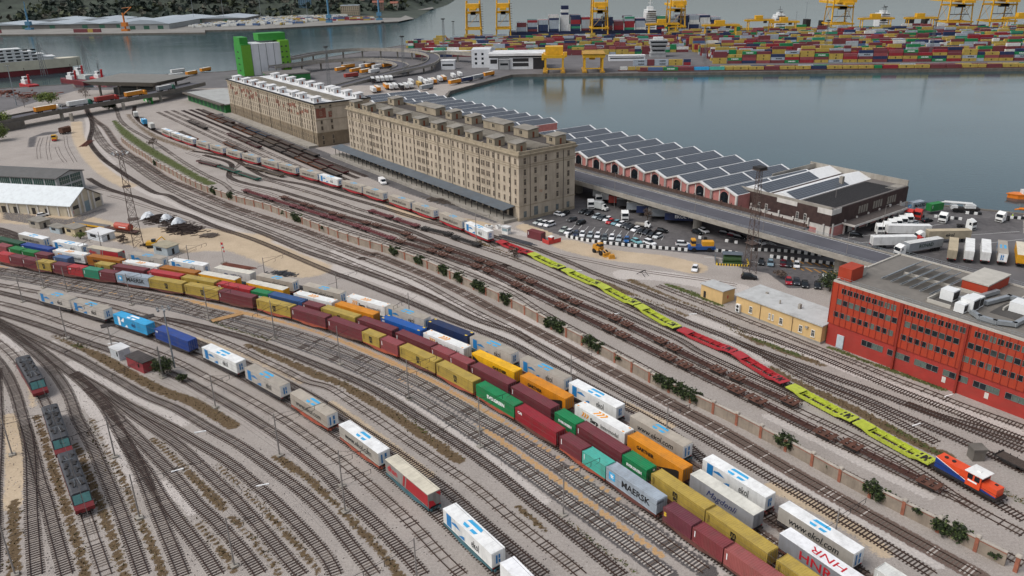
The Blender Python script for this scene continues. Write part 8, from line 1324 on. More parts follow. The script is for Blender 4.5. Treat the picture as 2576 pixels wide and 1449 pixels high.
# ------------------------------------------------------------------ cars and lorries
CARW = {}
def car_meshes(kind):
    if kind in CARW: return CARW[kind]
    L, W, H = {'car': (4.2, 1.75, 1.47), 'suv': (4.6, 1.85, 1.72), 'van': (5.6, 2.0, 2.5)}[kind]; h = L/2
    lo_ = [(-h, .35), (-h, .8), (-h+.15, .95), (-h+.5, 1.0), (h-1.15, .95), (h-.2, .78), (h, .6), (h, .35)] if kind != 'van' else [(-h, .4), (-h, 2.4), (-h+.1, 2.48), (h-1.7, 2.48), (h-.9, 1.3), (h-.1, 1.05), (h, .4)]
    b = B(); b.xprism(lo_, -W/2, W/2, axis='y')
    if kind != 'van':
        z0 = .95; rx0, rx1 = -h+.55, h-1.9; bx0, bx1 = -h+.15, h-1.05; y0, y1 = W/2-.05, W/2-.26
        b.add([(rx0, -y1, H), (rx1, -y1, H), (rx1, y1, H), (rx0, y1, H), (rx0, -y1, H-.06), (rx1, -y1, H-.06), (rx1, y1, H-.06), (rx0, y1, H-.06)], [(0, 1, 2, 3), (4, 5, 1, 0), (5, 6, 2, 1), (6, 7, 3, 2), (7, 4, 0, 3)])
    body = b.mesh('body', WHITE)
    b = B()
    if kind != 'van': b.add([(bx0, -y0, z0), (bx1, -y0, z0), (bx1, y0, z0), (bx0, y0, z0), (rx0+.02, -y1, H-.03), (rx1, -y1, H-.03), (rx1, y1, H-.03), (rx0+.02, y1, H-.03)], [(0, 1, 5, 4), (1, 2, 6, 5), (2, 3, 7, 6), (3, 0, 4, 7)])
    else:
        b.add([(h-1.66, -W/2+.1, 2.4), (h-.86, -W/2+.1, 1.36), (h-.86, W/2-.1, 1.36), (h-1.66, W/2-.1, 2.4)], [(0, 1, 2, 3)])
        for s in (-1, 1): b.box(h-2.2, h-1.3, s*W/2-.01, s*W/2+.01, 1.4, 2.1)
    gl = b.mesh('windows', GL); b = B(); b.cyl((0, -.1, 0), (0, .1, 0), .31, 10); wh = b.mesh('wheel', RUBBER)
    b = B()
    for s in (-1, 1): b.cbox((h-.02, s*(W/2-.25), .7), (.06, .35, .14))
    hl = b.mesh('headlights', mat('lamp_glass', 'd8dcdc', .2, .05)); b = B()
    for s in (-1, 1): b.cbox((-h+.01, s*(W/2-.16), .82), (.06, .22, .16))
    CARW[kind] = (body, gl, wh, hl, b.mesh('tail_lamps', REDP), L, W); return CARW[kind]
CN = {'b0b9b2': 'silver green', 'e8e8e8': 'white', 'eeeeee': 'white', '26304a': 'navy', 'a9b1b4': 'silver', '555c5e': 'grey', '1f5a94': 'blue', '7fb4b8': 'pale turquoise', '4a4e50': 'dark grey', 'b5121b': 'red', '6f9aa5': 'blue-grey', 'c9cccb': 'pale silver', 'b6bcba': 'silver', '4a4a4c': 'dark grey', '3a3d3e': 'dark grey', '5a1420': 'dark red', '7f97a3': 'pale blue', '5e1622': 'dark red', 'a01828': 'red', '2c3038': 'dark blue-grey', '4a6068': 'blue-grey', 'b4bbbd': 'silver', '2c2f33': 'charcoal', '2a2c30': 'charcoal'}
CPL = ['car park row along the striped barrier']*12+['middle row of the car park']*13+['back of the car park']*9+['open lot right of the viaduct pier']*11+['row beside the orange bay markings']*9+['ground by the brown hall']*3+['space in front of the gabled shed', 'dusty strip beside the stone warehouse canopy']
cn = {}
for i, (kd, c, x, y, a) in enumerate(CARS):
    m = car_meshes(kd); pl_ = CPL[i]; cn[pl_] = cn.get(pl_, 0)+1; col = CN.get(c, 'black')
    t = thing('parked_car' if kd != 'van' else 'parked_van', f'{col} {dict(car="car", suv="tall car", van="van")[kd]}, {ordn(cn[pl_]-1)} from the left in the {pl_}', 'car' if kd != 'van' else 'van', (x, y, 0), a, 'cars parked around the viaduct' if i < 56 else None)
    link('body', m[0], t, mat0=mat('car_paint_'+c, c, .25, .06, 1, coat=1)); link('windows', m[1], t); link('headlights', m[3], t); link('tail_lamps', m[4], t)
    for sx in (-1, 1):
        for sy in (-1, 1): link('wheel', m[2], t, (sx*m[5]*.31, sy*(m[6]/2-.08), .31))
_tr = {}
def tractor(x, y, a, col, label, z=0):
    if not _tr:
        b = B(); b.xprism([(.6, .75), (.6, 3.2), (.9, 3.75), (1.5, 3.75), (2.75, 3.0), (2.9, 1.9), (2.95, .4), (1.9, .4), (1.8, .75)], -1.22, 1.22, axis='y'); _tr['cab'] = b.mesh('cab', WHITE)
        b = B(); b.add([(2.86, -1.1, 2.95), (2.98, -1.1, 1.95), (2.98, 1.1, 1.95), (2.86, 1.1, 2.95)], [(0, 1, 2, 3)])
        for s in (-1, 1): b.box(1.7, 2.6, s*1.225-.01, s*1.225+.01, 1.95, 2.85)
        _tr['win'] = b.mesh('windscreen', GL); b = B(); b.box(-3, 2.6, -.45, .45, .7, 1.0); b.cbox((-1.4, 0, 1.1), (1, 1, .16)); b.box(2.9, 2.97, -1.1, 1.1, .55, 1.1); _tr['ch'] = b.mesh('chassis', DARKIRON); b = B(); b.cyl((0, -.17, 0), (0, .17, 0), .5, 12); _tr['wh'] = b.mesh('wheel', RUBBER); b = B()
        for s in (-1, 1): b.cbox((1.0, s*1.05, 3.3), (.7, .06, 1.0)); b.cbox((2.6, s*1.4, 2.5), (.12, .2, .6))
        _tr['fair'] = b.mesh('mirrors', WHITE)
    t = thing('tractor_unit', label, 'lorry', (x, y, z), a, 'lorry tractor units')
    p = {'white': WHITE, 'red': mat('red_lorry_paint', 'b8322a', .4, .1), 'green': mat('green_lorry_paint', '1f6a55', .4, .1), 'orange': ORANGEP}.get(col, WHITE)
    link('cab', _tr['cab'], t, mat0=p); link('windscreen', _tr['win'], t); link('chassis', _tr['ch'], t); link('mirrors', _tr['fair'], t, mat0=p)
    for xx in (1.9, -1.9):
        for s in (-1, 1): link('wheel', _tr['wh'], t, (xx, s*1.0, .5))
    return t
TLAB = ['white tractor unit deep in the shade under the viaduct', 'white tractor unit below the stone warehouse end wall', 'white tractor unit beside the white box van', 'white tractor unit, nearest in the row before the brown hall', 'second white tractor unit in the row before the brown hall', 'third white tractor unit in the row before the brown hall', 'fourth white tractor unit in the row before the brown hall', 'fifth white tractor unit in the row before the brown hall', 'last white tractor unit in the row before the brown hall', 'white tractor unit facing the brown hall across the lane', 'white tractor unit in front of the row of parked trailers', 'white tractor unit by the orange mobile crane', 'red tractor unit left of the green container', 'red tractor unit right beside the green container']
for (k, c, x, y, a), lab in zip(TRACTORS, TLAB): tractor(x, y, a, c, lab)
TRP.update(white=('d9d9d6', 'e6e6e3'), dark=('2b2c30', 'd5d5d2'), orange=('d98a1a', 'e2d9c8'), navy=('1f2d55', 'c9c9c6'), grey=('8f9498', 'd0d0cc'), msc=('b08b3e', 'c9a85c'), red=('9c352c', 'a9443a'), tan=('a39883', 'b8a98d'), yellow=('dca117', 'd8cfba'))
TW = dict(white='white', dark='black', orange='orange', navy='navy', grey='grey', msc='mustard', red='red')
cnt2 = {}
for k, c, x, y, a in LORRIES:
    zone = 'by the silo approach' if x < -190 else 'inside the road ramp' if y > 660 and x < -95 else 'on the lorry park by the basin corner'; q = (c, zone); cnt2[q] = cnt2.get(q, 0)+1
    make_trailer(c, x, y, a+PI, 1.25, f'{TW[c]} lorry trailer parked {zone}, {ordn(cnt2[q]-1)} {TW[c]} one from the left', 'lorry trailers parked at the basin corner')
def rig(c, x, y, a, label, words=None, wm=None, tcol=None, z=0., ws=1.6, side=-1):
    """a road trailer, with its tractor if tcol is given; a = direction of its rear end"""
    t = make_trailer(c, x, y, a, 1.25+z, label, 'road trailers')
    if words:
        lettering(words, ws, wm, t, (0, side*1.29, 1.4), FRONT if side < 0 else (PI/2, 0, PI), bold=.03)
    if tcol: tractor(x-math.cos(a)*7.3, y-math.sin(a)*7.3, a+PI, tcol, f'{tcol} tractor unit pulling the {label}'[:90], z)
    return t
for (x, y, c, lab) in [(135.5, 229.5, 'tan', 'tan-roofed trailer, leftmost of the row above the red office'), (140, 228.5, 'white', 'white trailer, second in the row above the red office'), (144.3, 227.3, 'white', 'white trailer, third in the row above the red office'), (148.6, 226, 'ekolG', 'tan trailer with blue rear emblem above the red office'), (153.2, 224.3, 'yellow', 'yellow and blue trailer, rightmost above the red office'), (158, 223, 'white', 'white trailer cut by the right picture edge')]: rig(c, x, y, math.atan2(-18, -10), lab)
rig('white', 121, 238, math.atan2(0, -1), 'white trailer with dark red and grey lettering', 'ARMIS', mat('armis_print', '4a3038', .6, .1), 'red'); rig('grey', 128.3, 233.5, math.atan2(4, 11), 'grey-sided trailer with green tree mark', 'RONAD', mat('dark_green_print', '1d3b30', .6, .1), 'white'); rig('tan', 141, 243, 0.0, 'tan trailer with teal panels', 'ekol', BLACK, 'white'); rig('white', 131, 249, math.atan2(1, -9), 'long white trailer with purple lettering', 'CEBULI', mat('purple_print', '3a2f70', .6, .1))
for i, (x, y, c, w_, lab) in enumerate([(39, 300, 'white', None, 'white trailer deepest under the viaduct'), (41.5, 295, 'white', None, 'pale trailer, second under the viaduct'), (44, 290.5, 'red', None, 'red trailer under the viaduct'), (46.5, 286.3, 'dark', None, 'black trailer under the viaduct'), (49.5, 281, 'grey', None, 'grey trailer with a blue mark under the viaduct'), (52.5, 277, 'navy', None, 'navy trailer between two grey ones under the viaduct'), (56, 272.5, 'grey', None, 'second grey trailer under the viaduct'), (61, 267.5, 'navy', 'EKOL TIR', 'navy lettered trailer beside the viaduct pier')]): rig(c, x, y, TH+PI+.75, lab, w_, WHITEP)
BR = [(-330, 408), (-299, 461), (-288, 484), (-267, 526), (-249, 563), (-238, 595)]; BP = spline([(p[0]-5.5, p[1]+3) for p in BR], 1.)
def on_bridge(y): i = int(np.abs(BP[:, 1]-y).argmin()); d = BP[min(i+1, len(BP)-1)]-BP[i-1]; return BP[i][0]+2.4, BP[i][1], math.atan2(d[1], d[0])
for y, c, tc, lab, wd in [(497, 'orange', 'white', 'yellow trailer at the left end of the road bridge', None), (517, 'white', 'green', 'white trailer behind a car transporter on the road bridge', None), (535, 'red', 'red', 'orange-red lettered trailer on the road bridge', 'SGL'), (556, 'orange', 'orange', 'yellow trailer in the middle of the road bridge', None), (582, 'grey', 'green', 'grey trailer at the canopy end of the road bridge', None)]:
    x, y2, a = on_bridge(y); rig(c, x, y2, a+PI, lab, wd, WHITEP, tc, 6.1)
# single machines
def wheels4(t, xs, y, r, w_=.4):
    for x in xs:
        for s in (-1, 1):
            b = B(); b.cyl((0, -w_/2, 0), (0, w_/2, 0), r, 14); b.obj('wheel', RUBBER, t, loc=(x, s*y, r))
def P3(k): return k
t = thing('box_van', 'white box van parked in front of the trailers under the viaduct', 'van', (33, 286, 0), -.65); b = B(); b.box(-3.4, 1.6, -1.1, 1.1, .8, 3.1); b.obj('box_body', mat('dusty_white', 'bfc2bf', .6, .1), t); b = B(); b.xprism([(1.7, .5), (1.7, 2.4), (2.4, 2.4), (3.1, 1.5), (3.6, 1.3), (3.6, .5)], -1, 1, axis='y'); b.obj('cab', WHITE, t); b = B(); b.add([(2.46, -.9, 2.34), (3.12, -.9, 1.52), (3.12, .9, 1.52), (2.46, .9, 2.34)], [(0, 1, 2, 3)]); b.obj('windscreen', GL, t); wheels4(t, (-2, 2.6), .95, .4, .3)
t = thing('pickup_lorry', 'small white tipper lorry right of the tractor units in the car park', 'lorry', (46, 264, 0), -.5); b = B(); b.box(-2.8, .6, -1, 1, .8, 1.3); b.obj('load_bed', CONC, t); b = B(); b.xprism([(.8, .5), (.8, 2.2), (1.5, 2.2), (2.2, 1.4), (2.6, 1.2), (2.6, .5)], -.95, .95, axis='y'); b.obj('cab', WHITE, t); b = B(); b.add([(1.56, -.85, 2.15), (2.2, -.85, 1.42), (2.2, .85, 1.42), (1.56, .85, 2.15)], [(0, 1, 2, 3)]); b.obj('windscreen', GL, t); wheels4(t, (-1.8, 1.8), .85, .38, .3)
t = thing('terminal_tug', 'blue and yellow road-rail tug beside the striped barrier', 'tug vehicle', (60.3, 238.3, 0), -.05); b = B(); b.box(-4, 4, -1.3, 1.3, .8, 1.9); b.box(3.2, 4.4, -1.3, 1.3, .9, 1.5); b.obj('body', mat('blue_machine_paint', '1f4f8f', .45, .15, dirt=.2), t); b = B(); b.box(.2, 3.8, -1.1, 1.1, 1.9, 3.3); b.obj('engine_cover', mat('amber_paint', 'd99a1e', .45, .12, dirt=.2), t); b = B(); b.box(-3.2, -1.9, -1.1, 1.1, 1.9, 4.0); cb = b.obj('cab', mat('amber_paint', 'd99a1e'), t); b = B(); b.box(-3.22, -1.88, -1.12, 1.12, 2.7, 3.6); b.obj('window', GL, cb); wheels4(t, (-2.4, 2.4), 1.15, .75, .5)
t = thing('wheel_loader', 'yellow wheel loader with a bucket on the sandy lot', 'loader', (28.2, 237.5, 0), -1.0); LY = mat('loader_yellow', 'c48a24', .5, .2, dirt=.3); b = B(); b.box(-2.6, .4, -1.1, 1.1, 1.1, 2.2); b.box(-2.6, -1.2, -1, 1, 2.2, 2.6); b.obj('body', LY, t); b = B(); b.box(-.9, .6, -.8, .8, 2.2, 3.5); cb = b.obj('cab', LY, t); b = B(); b.box(-.92, .62, -.82, .82, 2.5, 3.3); b.obj('window', GL, cb); b = B(); b.bar((.4, .6, 1.6), (3, .6, .6), .25); b.bar((.4, -.6, 1.6), (3, -.6, .6), .25); b.xprism([(2.9, .1), (2.9, 1.1), (3.3, 1.1), (3.5, .3), (4.1, .1)], -1.4, 1.4, axis='y'); b.obj('bucket', LY, t); wheels4(t, (-1.8, 1.5), 1.05, .72, .5)
b = B(); b.xprism([(-1, 0), (1, 0), (.8, 1.1), (-.8, 1.1)], -.7, .7, axis='y'); b.box(-.7, .7, -.6, .6, 1.1, 1.3); tag(b.obj('spare_bucket', LY, loc=(31.3, 232.8, 0)), 'spare yellow bucket lying beside the wheel loader', 'bucket')
b = B(); b.box(0, 1, 0, 1, 0, 1); make_container('c20', 'maroon', 8.5, 253.5, -.75, .05, 'maroon storage container with white marks by the red site fence', None)
t = thing('guard_booth', 'small white glazed booth beside the maroon storage container', 'booth', (-1.6, 259.5, 0), -.6); b = B(); b.box(-1.2, 1.2, -1, 1, 0, 2.4); b.obj('body', WHITE, t); b = B(); b.box(-1.05, 1.05, -1.03, 1.03, 1.1, 2.0); b.box(-1.23, 1.23, -.85, .85, 1.1, 2.0); b.obj('window', mat('pale_glass', '8fa3a8', .15, .15), t); b = B(); b.box(-1.4, 1.4, -1.2, 1.2, 2.4, 2.6); b.obj('roof', ROOFW, t)
t = thing('site_toilet', 'red portable cabin inside the red site fence', 'cabin', (13.2, 248.5, 0), -.7); b = B(); b.box(-.7, .7, -.7, .7, 0, 2.2); b.obj('body', mat('red_plastic', 'c42f26', .5, .1), t); b = B(); b.box(-.8, .8, -.8, .8, 2.2, 2.4); b.obj('roof', WHITE, t)
b = B(); b.sweep([(10.3, 249.2, 0), (12.3, 246.6, 0), (16.5, 249.5, 0)], [(-.03, .1), (.03, .1), (.03, 1.5), (-.03, 1.5)]); tag(b.obj('mesh_fence', mat('red_mesh_fence', 'b83a34', .7, .2)), 'red mesh site fence around the red cabin', 'fence')
t = thing('fuel_tank_enclosure', 'green fuel tank under a grey lid inside a yellow striped kerb', 'fuel tank', (67.3, 227.3, 0), -.18); b = B(); b.cyl((-2.6, 0, 1.3), (2.6, 0, 1.3), 1.15, 20); b.box(-2.8, 2.8, -1.3, 1.3, 0, .4); b.obj('tank', mat('tank_green', '3d5b34', .5, .2, dirt=.2), t); b = B(); b.box(-3, 3, -1.5, 1.6, 2.9, 3.0)
for sx in (-1, 1):
    for sy in (-1, 1): b.box(sx*2.9-.05, sx*2.9+.05, sy*1.4-.05, sy*1.4+.05, 0, 2.9)
b.obj('lid', GREYSHEET, t); b = B()
for i in range(12): b.box(-4.8+i*.8, -4.4+i*.8, -3.2, -2.8, 0, .5); 
for i in range(7): b.box(-4.9, -4.5, -2.6+i*.8, -2.2+i*.8, 0, .5); b.box(4.5, 4.9, -2.6+i*.8, -2.2+i*.8, 0, .5)
b.obj('yellow_kerb_blocks', YELP, t); b = B()
for i in range(12): b.box(-4.4+i*.8, -4.0+i*.8, -3.2, -2.8, 0, .49)
b.obj('black_kerb_blocks', BLACK, t); b = B(); b.box(-5, -4.9, -2.6, 3, 0, 1.8); b.box(4.9, 5, -2.6, 3, 0, 1.8); b.obj('side_screens', GREYSHEET, t)
# mobile cranes, containers on chassis
def mobile_crane(x, y, a, col, label):
    t = thing('mobile_crane', label, 'crane', (x, y, 0), a); b = B(); b.box(-4.5, 4.5, -1.3, 1.3, .9, 1.7); b.obj('carrier', DARKIRON, t); b = B(); b.box(-3, .5, -1.2, 1.2, 1.7, 2.9); b.box(3, 5, -1.2, 1.2, 1.3, 2.6); b.obj('body', col, t); b = B(); b.bar((-2, 0, 3.1), (7.5, 0, 3.6), .75); b.bar((7, 0, 3.6), (9, 0, 3.3), .4); b.obj('boom', col, t); wheels4(t, (-3.2, -1.6, 1.6, 3.2), 1.1, .65, .4)
mobile_crane(164, 275, math.radians(170), STEELW, 'white mobile crane with lowered boom on the quay edge'); mobile_crane(185, 265, math.radians(172), mat('orange_machine_paint', 'd27a1c', .5, .15), 'orange mobile crane at the right end of the quay')
make_container('c20', 'maersk', 147, 277, .4, 1.2, 'grey container on a chassis beside the brown hall', None); make_container('c20', 'green', 152.5, 274.5, .4, 1.2, 'green and orange container on a chassis beside the brown hall', None)
# striped concrete barriers
BARR = [([(18.5, 254.5), (24, 250), (32, 246.2), (42, 242.6), (52, 239.5), (57, 238)], 'long black and white striped barrier along the car park'), ([(64.5, 237.5), (69, 236), (72, 233.5)], 'striped barrier right of the blue tug'), ([(62, 251), (65, 248.5)], 'short striped barrier by the viaduct pier'), ([(70, 247), (74, 244.5)], 'short striped barrier between the parked black cars'), ([(76, 237.5), (86, 236), (97, 231)], 'double striped barrier before the bay markings'), ([(80, 231), (92, 226), (105, 219.5)], 'striped barrier behind the row of parked cars'), ([(90, 214), (99, 210), (106, 206.5)], 'striped barrier beside the yellow house road'), ([(150, 269.5), (158, 265.5)], 'striped barrier behind the parked tractor units'), ([(163, 273), (168, 271)], 'short striped barrier at the quay crane'), ([(171, 268), (186, 263)], 'striped barrier by the orange mobile crane')]
for pts, lab in BARR:
    t = thing('striped_barrier', lab, 'barrier', (pts[0][0], pts[0][1], 0)); P = spline(pts, 1.0) if len(pts) > 2 else np.stack([np.linspace(pts[0][i], pts[1][i], max(3, int(math.dist(*pts)))) for i in (0, 1)], 1)
    bs = (B(), B())
    for i in range(len(P)-1):
        p, q = P[i], P[i+1]; a = math.atan2(q[1]-p[1], q[0]-p[0]); bs[i % 2].cbox(((p[0]+q[0])/2-pts[0][0], (p[1]+q[1])/2-pts[0][1], .45), (1.0, .5, .9), a)
    bs[0].obj('white_blocks', WHITE, t); bs[1].obj('black_blocks', BLACK, t)
# painted bays and road lines
b = B(); OM = mat('orange_road_paint', 'b98534', .85, .3, 2)
for i in range(12): x = 84+i*2.1; y = 222-i*1.05; b.cbox((x, y, .012), (.5, 3.4, .012), .25); b.cbox((x+2, y+5.5, .012), (.5, 3.0, .012), .25)
tag(b.obj('bay_markings', OM), 'orange parking bay stripes painted on the asphalt', 'road marking', None, 'structure')
b = B()
for i in range(13): b.cbox((25+i*2.2, 256.5-i*1.35, .012), (.13, 4.5, .012), .9)
for i in range(14): b.cbox((22+i*2.2, 266-i*1.1, .012), (.13, 4.5, .012), -.35)
for i in range(7): b.cbox((79+i*1.0, 247.2-i*.5, .012), (.5, 3.6, .012), .35)
for p, q in (((60, 232.5), (100, 218)), ((105, 246), (150, 262)), ((110, 243), (170, 252)), ((150, 240), (190, 250)), ((70, 253), (100, 232))): b.cbox(((p[0]+q[0])/2, (p[1]+q[1])/2, .012), (math.dist(p, q), .16, .012), math.atan2(q[1]-p[1], q[0]-p[0]))
tag(b.obj('road_lines', LINEW), 'white parking and lane lines on the asphalt', 'road marking', None, 'structure')
# boats in the near basin
t = thing('pilot_boat', 'orange work boat with white wheelhouse beside the quay', 'boat', (203, 298, -2), math.radians(168)); OB = mat('orange_boat_paint', 'd9761c', .45, .12); b = B(); b.prism([(9, 0), (6, 2.2), (-9, 2.4), (-9, -2.4), (6, -2.2)], -.4, 1.5); b.prism([(9.6, 0), (6.2, 2.35), (-9, 2.5), (-9, -2.5), (6.2, -2.35)], 1.5, 1.8); b.obj('hull', OB, t); b = B(); b.box(-2, 4.2, -1.6, 1.6, 1.8, 3.2); b.box(-.6, 3, -1.3, 1.3, 3.2, 4.6); wh = b.obj('wheelhouse', STEELW, t); b = B(); b.box(-.65, 3.05, -1.33, 1.33, 3.6, 4.3); b.obj('windows', GL, wh); b = B(); b.cyl((0, 0, 4.6), (0, 0, 7.5), .08, 5); b.bar((-4, 0, 1.8), (-2.4, 0, 5), .15); b.cyl((-6, 0, 1.8), (-6, 0, 2.8), .9, 10); b.obj('mast', DARKIRON, t)
# left yard: rail machines, wagons, piles
def yard_machine(x, y, a, lab):
    t = thing('track_machine', lab, 'rail machine', (x, y, 0), a); b = B(); b.box(-3.2, 3.2, -1.2, 1.2, .9, 1.5); b.box(-3, -.2, -1.1, 1.1, 1.5, 2.4); b.obj('body', YELC, t); b = B(); b.box(.2, 2.6, -1.15, 1.15, 1.5, 3.4); cb = b.obj('cab', YELC, t); b = B(); b.box(.18, 2.63, -1.0, 1.0, 2.3, 3.1); b.box(.4, 2.4, -1.17, 1.17, 2.3, 3.1); b.obj('window', GL, cb); b = B(); b.box(3.15, 3.3, -1.2, 1.2, .6, 1.3); b.obj('red_buffer_beam', REDP, t); add_bogies(t, (-1.8, 1.8))
yard_machine(-250.5, 438, -1.2, 'yellow rail machine with red front behind the glazed workshop'); yard_machine(-283, 432, -1.5, 'yellow rail machine under the trees at the left edge')
t = thing('boxcar', 'brown boarded boxcar standing alone behind the left shed', 'wagon', (-255, 458, 0), 1.3); b = B(); b.box(-3.2, 3.2, -1.4, 1.4, 1., 3.6); b.xprism([(-1.5, 3.6), (1.5, 3.6), (0, 4.1)], -3.3, 3.3); b.obj('body', mat('brown_boards', '5b3e30', .9, .4, 1), t); add_bogies(t, (-1.9, 1.9))
t = thing('tank_wagon', 'red tank on a rusty low wagon beside the lattice tower', 'wagon', (-136.5, 268.2, 0), -.42); b = B(); b.box(-9, 6.5, -1.2, 1.2, .8, 1.1); b.obj('frame', WCOL['rust'], t); b = B(); b.cyl((-3.4, 0, 2.3), (3.4, 0, 2.3), 1.25, 20); b.obj('tank', mat('red_tank_paint', 'b24a38', .5, .2, dirt=.2), t); b = B(); b.box(-.9, 2.4, -1.26, -1.2, 2.2, 2.5); b.obj('white_mark', WHITEP, t); add_bogies(t, (-6, 4.4))
t = thing('low_trailer_wagon', 'long grey-decked wagon with a yellow side left of the red tank', 'wagon', (-151.5, 275.8, 0), -.42); b = B(); b.box(-8, 8, -1.3, 1.3, .9, 1.15); b.obj('deck', mat('grey_deck', '6d6a68', .9, .3), t); b = B(); b.box(-8, 8, -1.4, -1.3, .6, 1.2); b.obj('yellow_side', YELC, t); add_bogies(t, (-5.6, 5.6))
# ------------------------------------------------------------------ ivy wall, poles, towers, vegetation, small things
def leaf_blob(b, c, rad, n, size, rnd, flat=1.):
    """a crown of many small leaf-sized faces gathered in clumps"""
    k = max(3, int(n/45)); cl = []
    for _ in range(k):
        d = Vector((rnd.gauss(0, 1), rnd.gauss(0, 1), rnd.gauss(0, 1)*.8)); d.normalize(); cl.append((Vector((d.x*rad[0], d.y*rad[1], d.z*rad[2]))*rnd.uniform(.45, .9), rnd.uniform(.22, .42)))
    for _ in range(n):
        o, s = rnd.choice(cl); p = Vector(c)+o+Vector((rnd.gauss(0, rad[0]*s*.6), rnd.gauss(0, rad[1]*s*.6), rnd.gauss(0, rad[2]*s*.6)))
        if p.z < .05: p.z = .05+rnd.random()*.2
        u = Vector((rnd.gauss(0, 1), rnd.gauss(0, 1), rnd.gauss(0, .6))); u.normalize(); v = u.cross(Vector((rnd.gauss(0, 1), rnd.gauss(0, 1), rnd.gauss(0, 1)))); v.normalize(); s2 = size*rnd.uniform(.5, 1.2); mi = 0 if rnd.random() < .55 else 1 if rnd.random() < .7 else 2
        b.add([p-u*s2-v*s2*.5, p+u*s2-v*s2*.6, p+u*s2*.8+v*s2*.6, p-u*s2*.7+v*s2*.5], [(0, 1, 2, 3)], mi)
LEAF = [mat('leaf_dark', '26301a', .8, .3, 1), mat('leaf_mid', '3a4a22', .8, .3, 1), mat('leaf_light', '566430', .8, .3, 1)]
SPRING = [mat('spring_leaf_dark', '4d5a2a', .8, .3, 1), mat('spring_leaf_mid', '6f7d38', .8, .3, 1), mat('spring_leaf_light', '8c9a48', .8, .3, 1)]
BARK = mat('bark', '4a3f36', .95, .4, 3); TWIG = [mat('bare_twigs', '6a5a50', .9, .3, 1), mat('bare_twigs_dark', '4e433c', .9, .3, 1), mat('bare_twigs_light', '7d6e62', .9, .3, 1)]
BRICK = mat('old_brick', '9a5f49', .9, .35, 1.2, dirt=.35); RENDER_ = mat('stained_render', '96897a', .9, .25, .5, dirt=.55, streak=1)
def yard_wall():
    t = thing('yard_wall', 'long stained wall with brick pillars and pale caps through the yard', 'wall', (0, 0, 0)); P = spline(WALL, .5); L = np.r_[0, np.cumsum(np.hypot(*np.diff(P, axis=0).T))]
    b = B(); b.sweep([tuple(p) for p in P[::4]], [(-.14, 0), (.14, 0), (.14, 2.45), (-.14, 2.45)]); b.obj('wall', RENDER_, t)
    b = B(); b.sweep([tuple(p) for p in P[::4]], [(-.26, 2.45), (.26, 2.45), (.26, 2.62), (-.26, 2.62)]); b.obj('coping', mat('pale_coping', 'b5aca0', .9, .2, .6, dirt=.4), t)
    b = B(); b.sweep([tuple(p) for p in P[::4]], [(-.17, 2.2), (.17, 2.2), (.17, 2.44), (-.17, 2.44)]); b.obj('brick_course', BRICK, t)
    pm_ = B(); pm_.box(-.28, .28, -.28, .28, 0, 2.75); pm_ = pm_.mesh('pillar', BRICK); cm = B(); cm.box(-.4, .4, -.4, .4, 2.75, 2.95); cm.box(-.3, .3, -.3, .3, 2.95, 3.05); cm = cm.mesh('cap', mat('pale_coping', 'b5aca0'))
    n = int(L[-1]/5.7)
    for i in range(n+1):
        s = i*L[-1]/n; x, y = np.interp(s, L, P[:, 0]), np.interp(s, L, P[:, 1]); j = min(len(P)-2, int(s*2)); a = math.atan2(P[j+1][1]-P[j][1], P[j+1][0]-P[j][0]); p = link('pillar', pm_, t, (x, y, 0), a); link('cap', cm, p)
    rnd = random.Random(12)
    for i, (x, y, s) in enumerate(IVY):
        d = np.hypot(P[:, 0]-x, P[:, 1]-y); j = int(d.argmin()); e = P[min(j+1, len(P)-1)]-P[max(j-1, 0)]; e = e/np.hypot(*e); b = B(); k = max(1, int(s*1.3))
        for q in range(k):
            o = (q-(k-1)/2)*1.15; c = (P[j][0]+e[0]*o, P[j][1]+e[1]*o, 1.7+rnd.uniform(-.2, .5)); leaf_blob(b, c, (1.25, .8, 1.5 if s > 1.5 else .8), 800 if s > 1.5 else 200, .2, rnd)
        o = b.obj('wall_ivy', LEAF, None); tag(o, f'{"large" if s > 3.2 else "small" if s < 1.6 else "bushy"} dark green ivy clump on the yard wall, {ordn(i) if i < 20 else ["twenty-first", "twenty-second", "twenty-third", "twenty-fourth"][i-20]} from the far end', 'ivy', 'ivy clumps on the yard wall')
PLM = mat('pole_concrete', '8b8580', .85, .25, .8, dirt=.2)
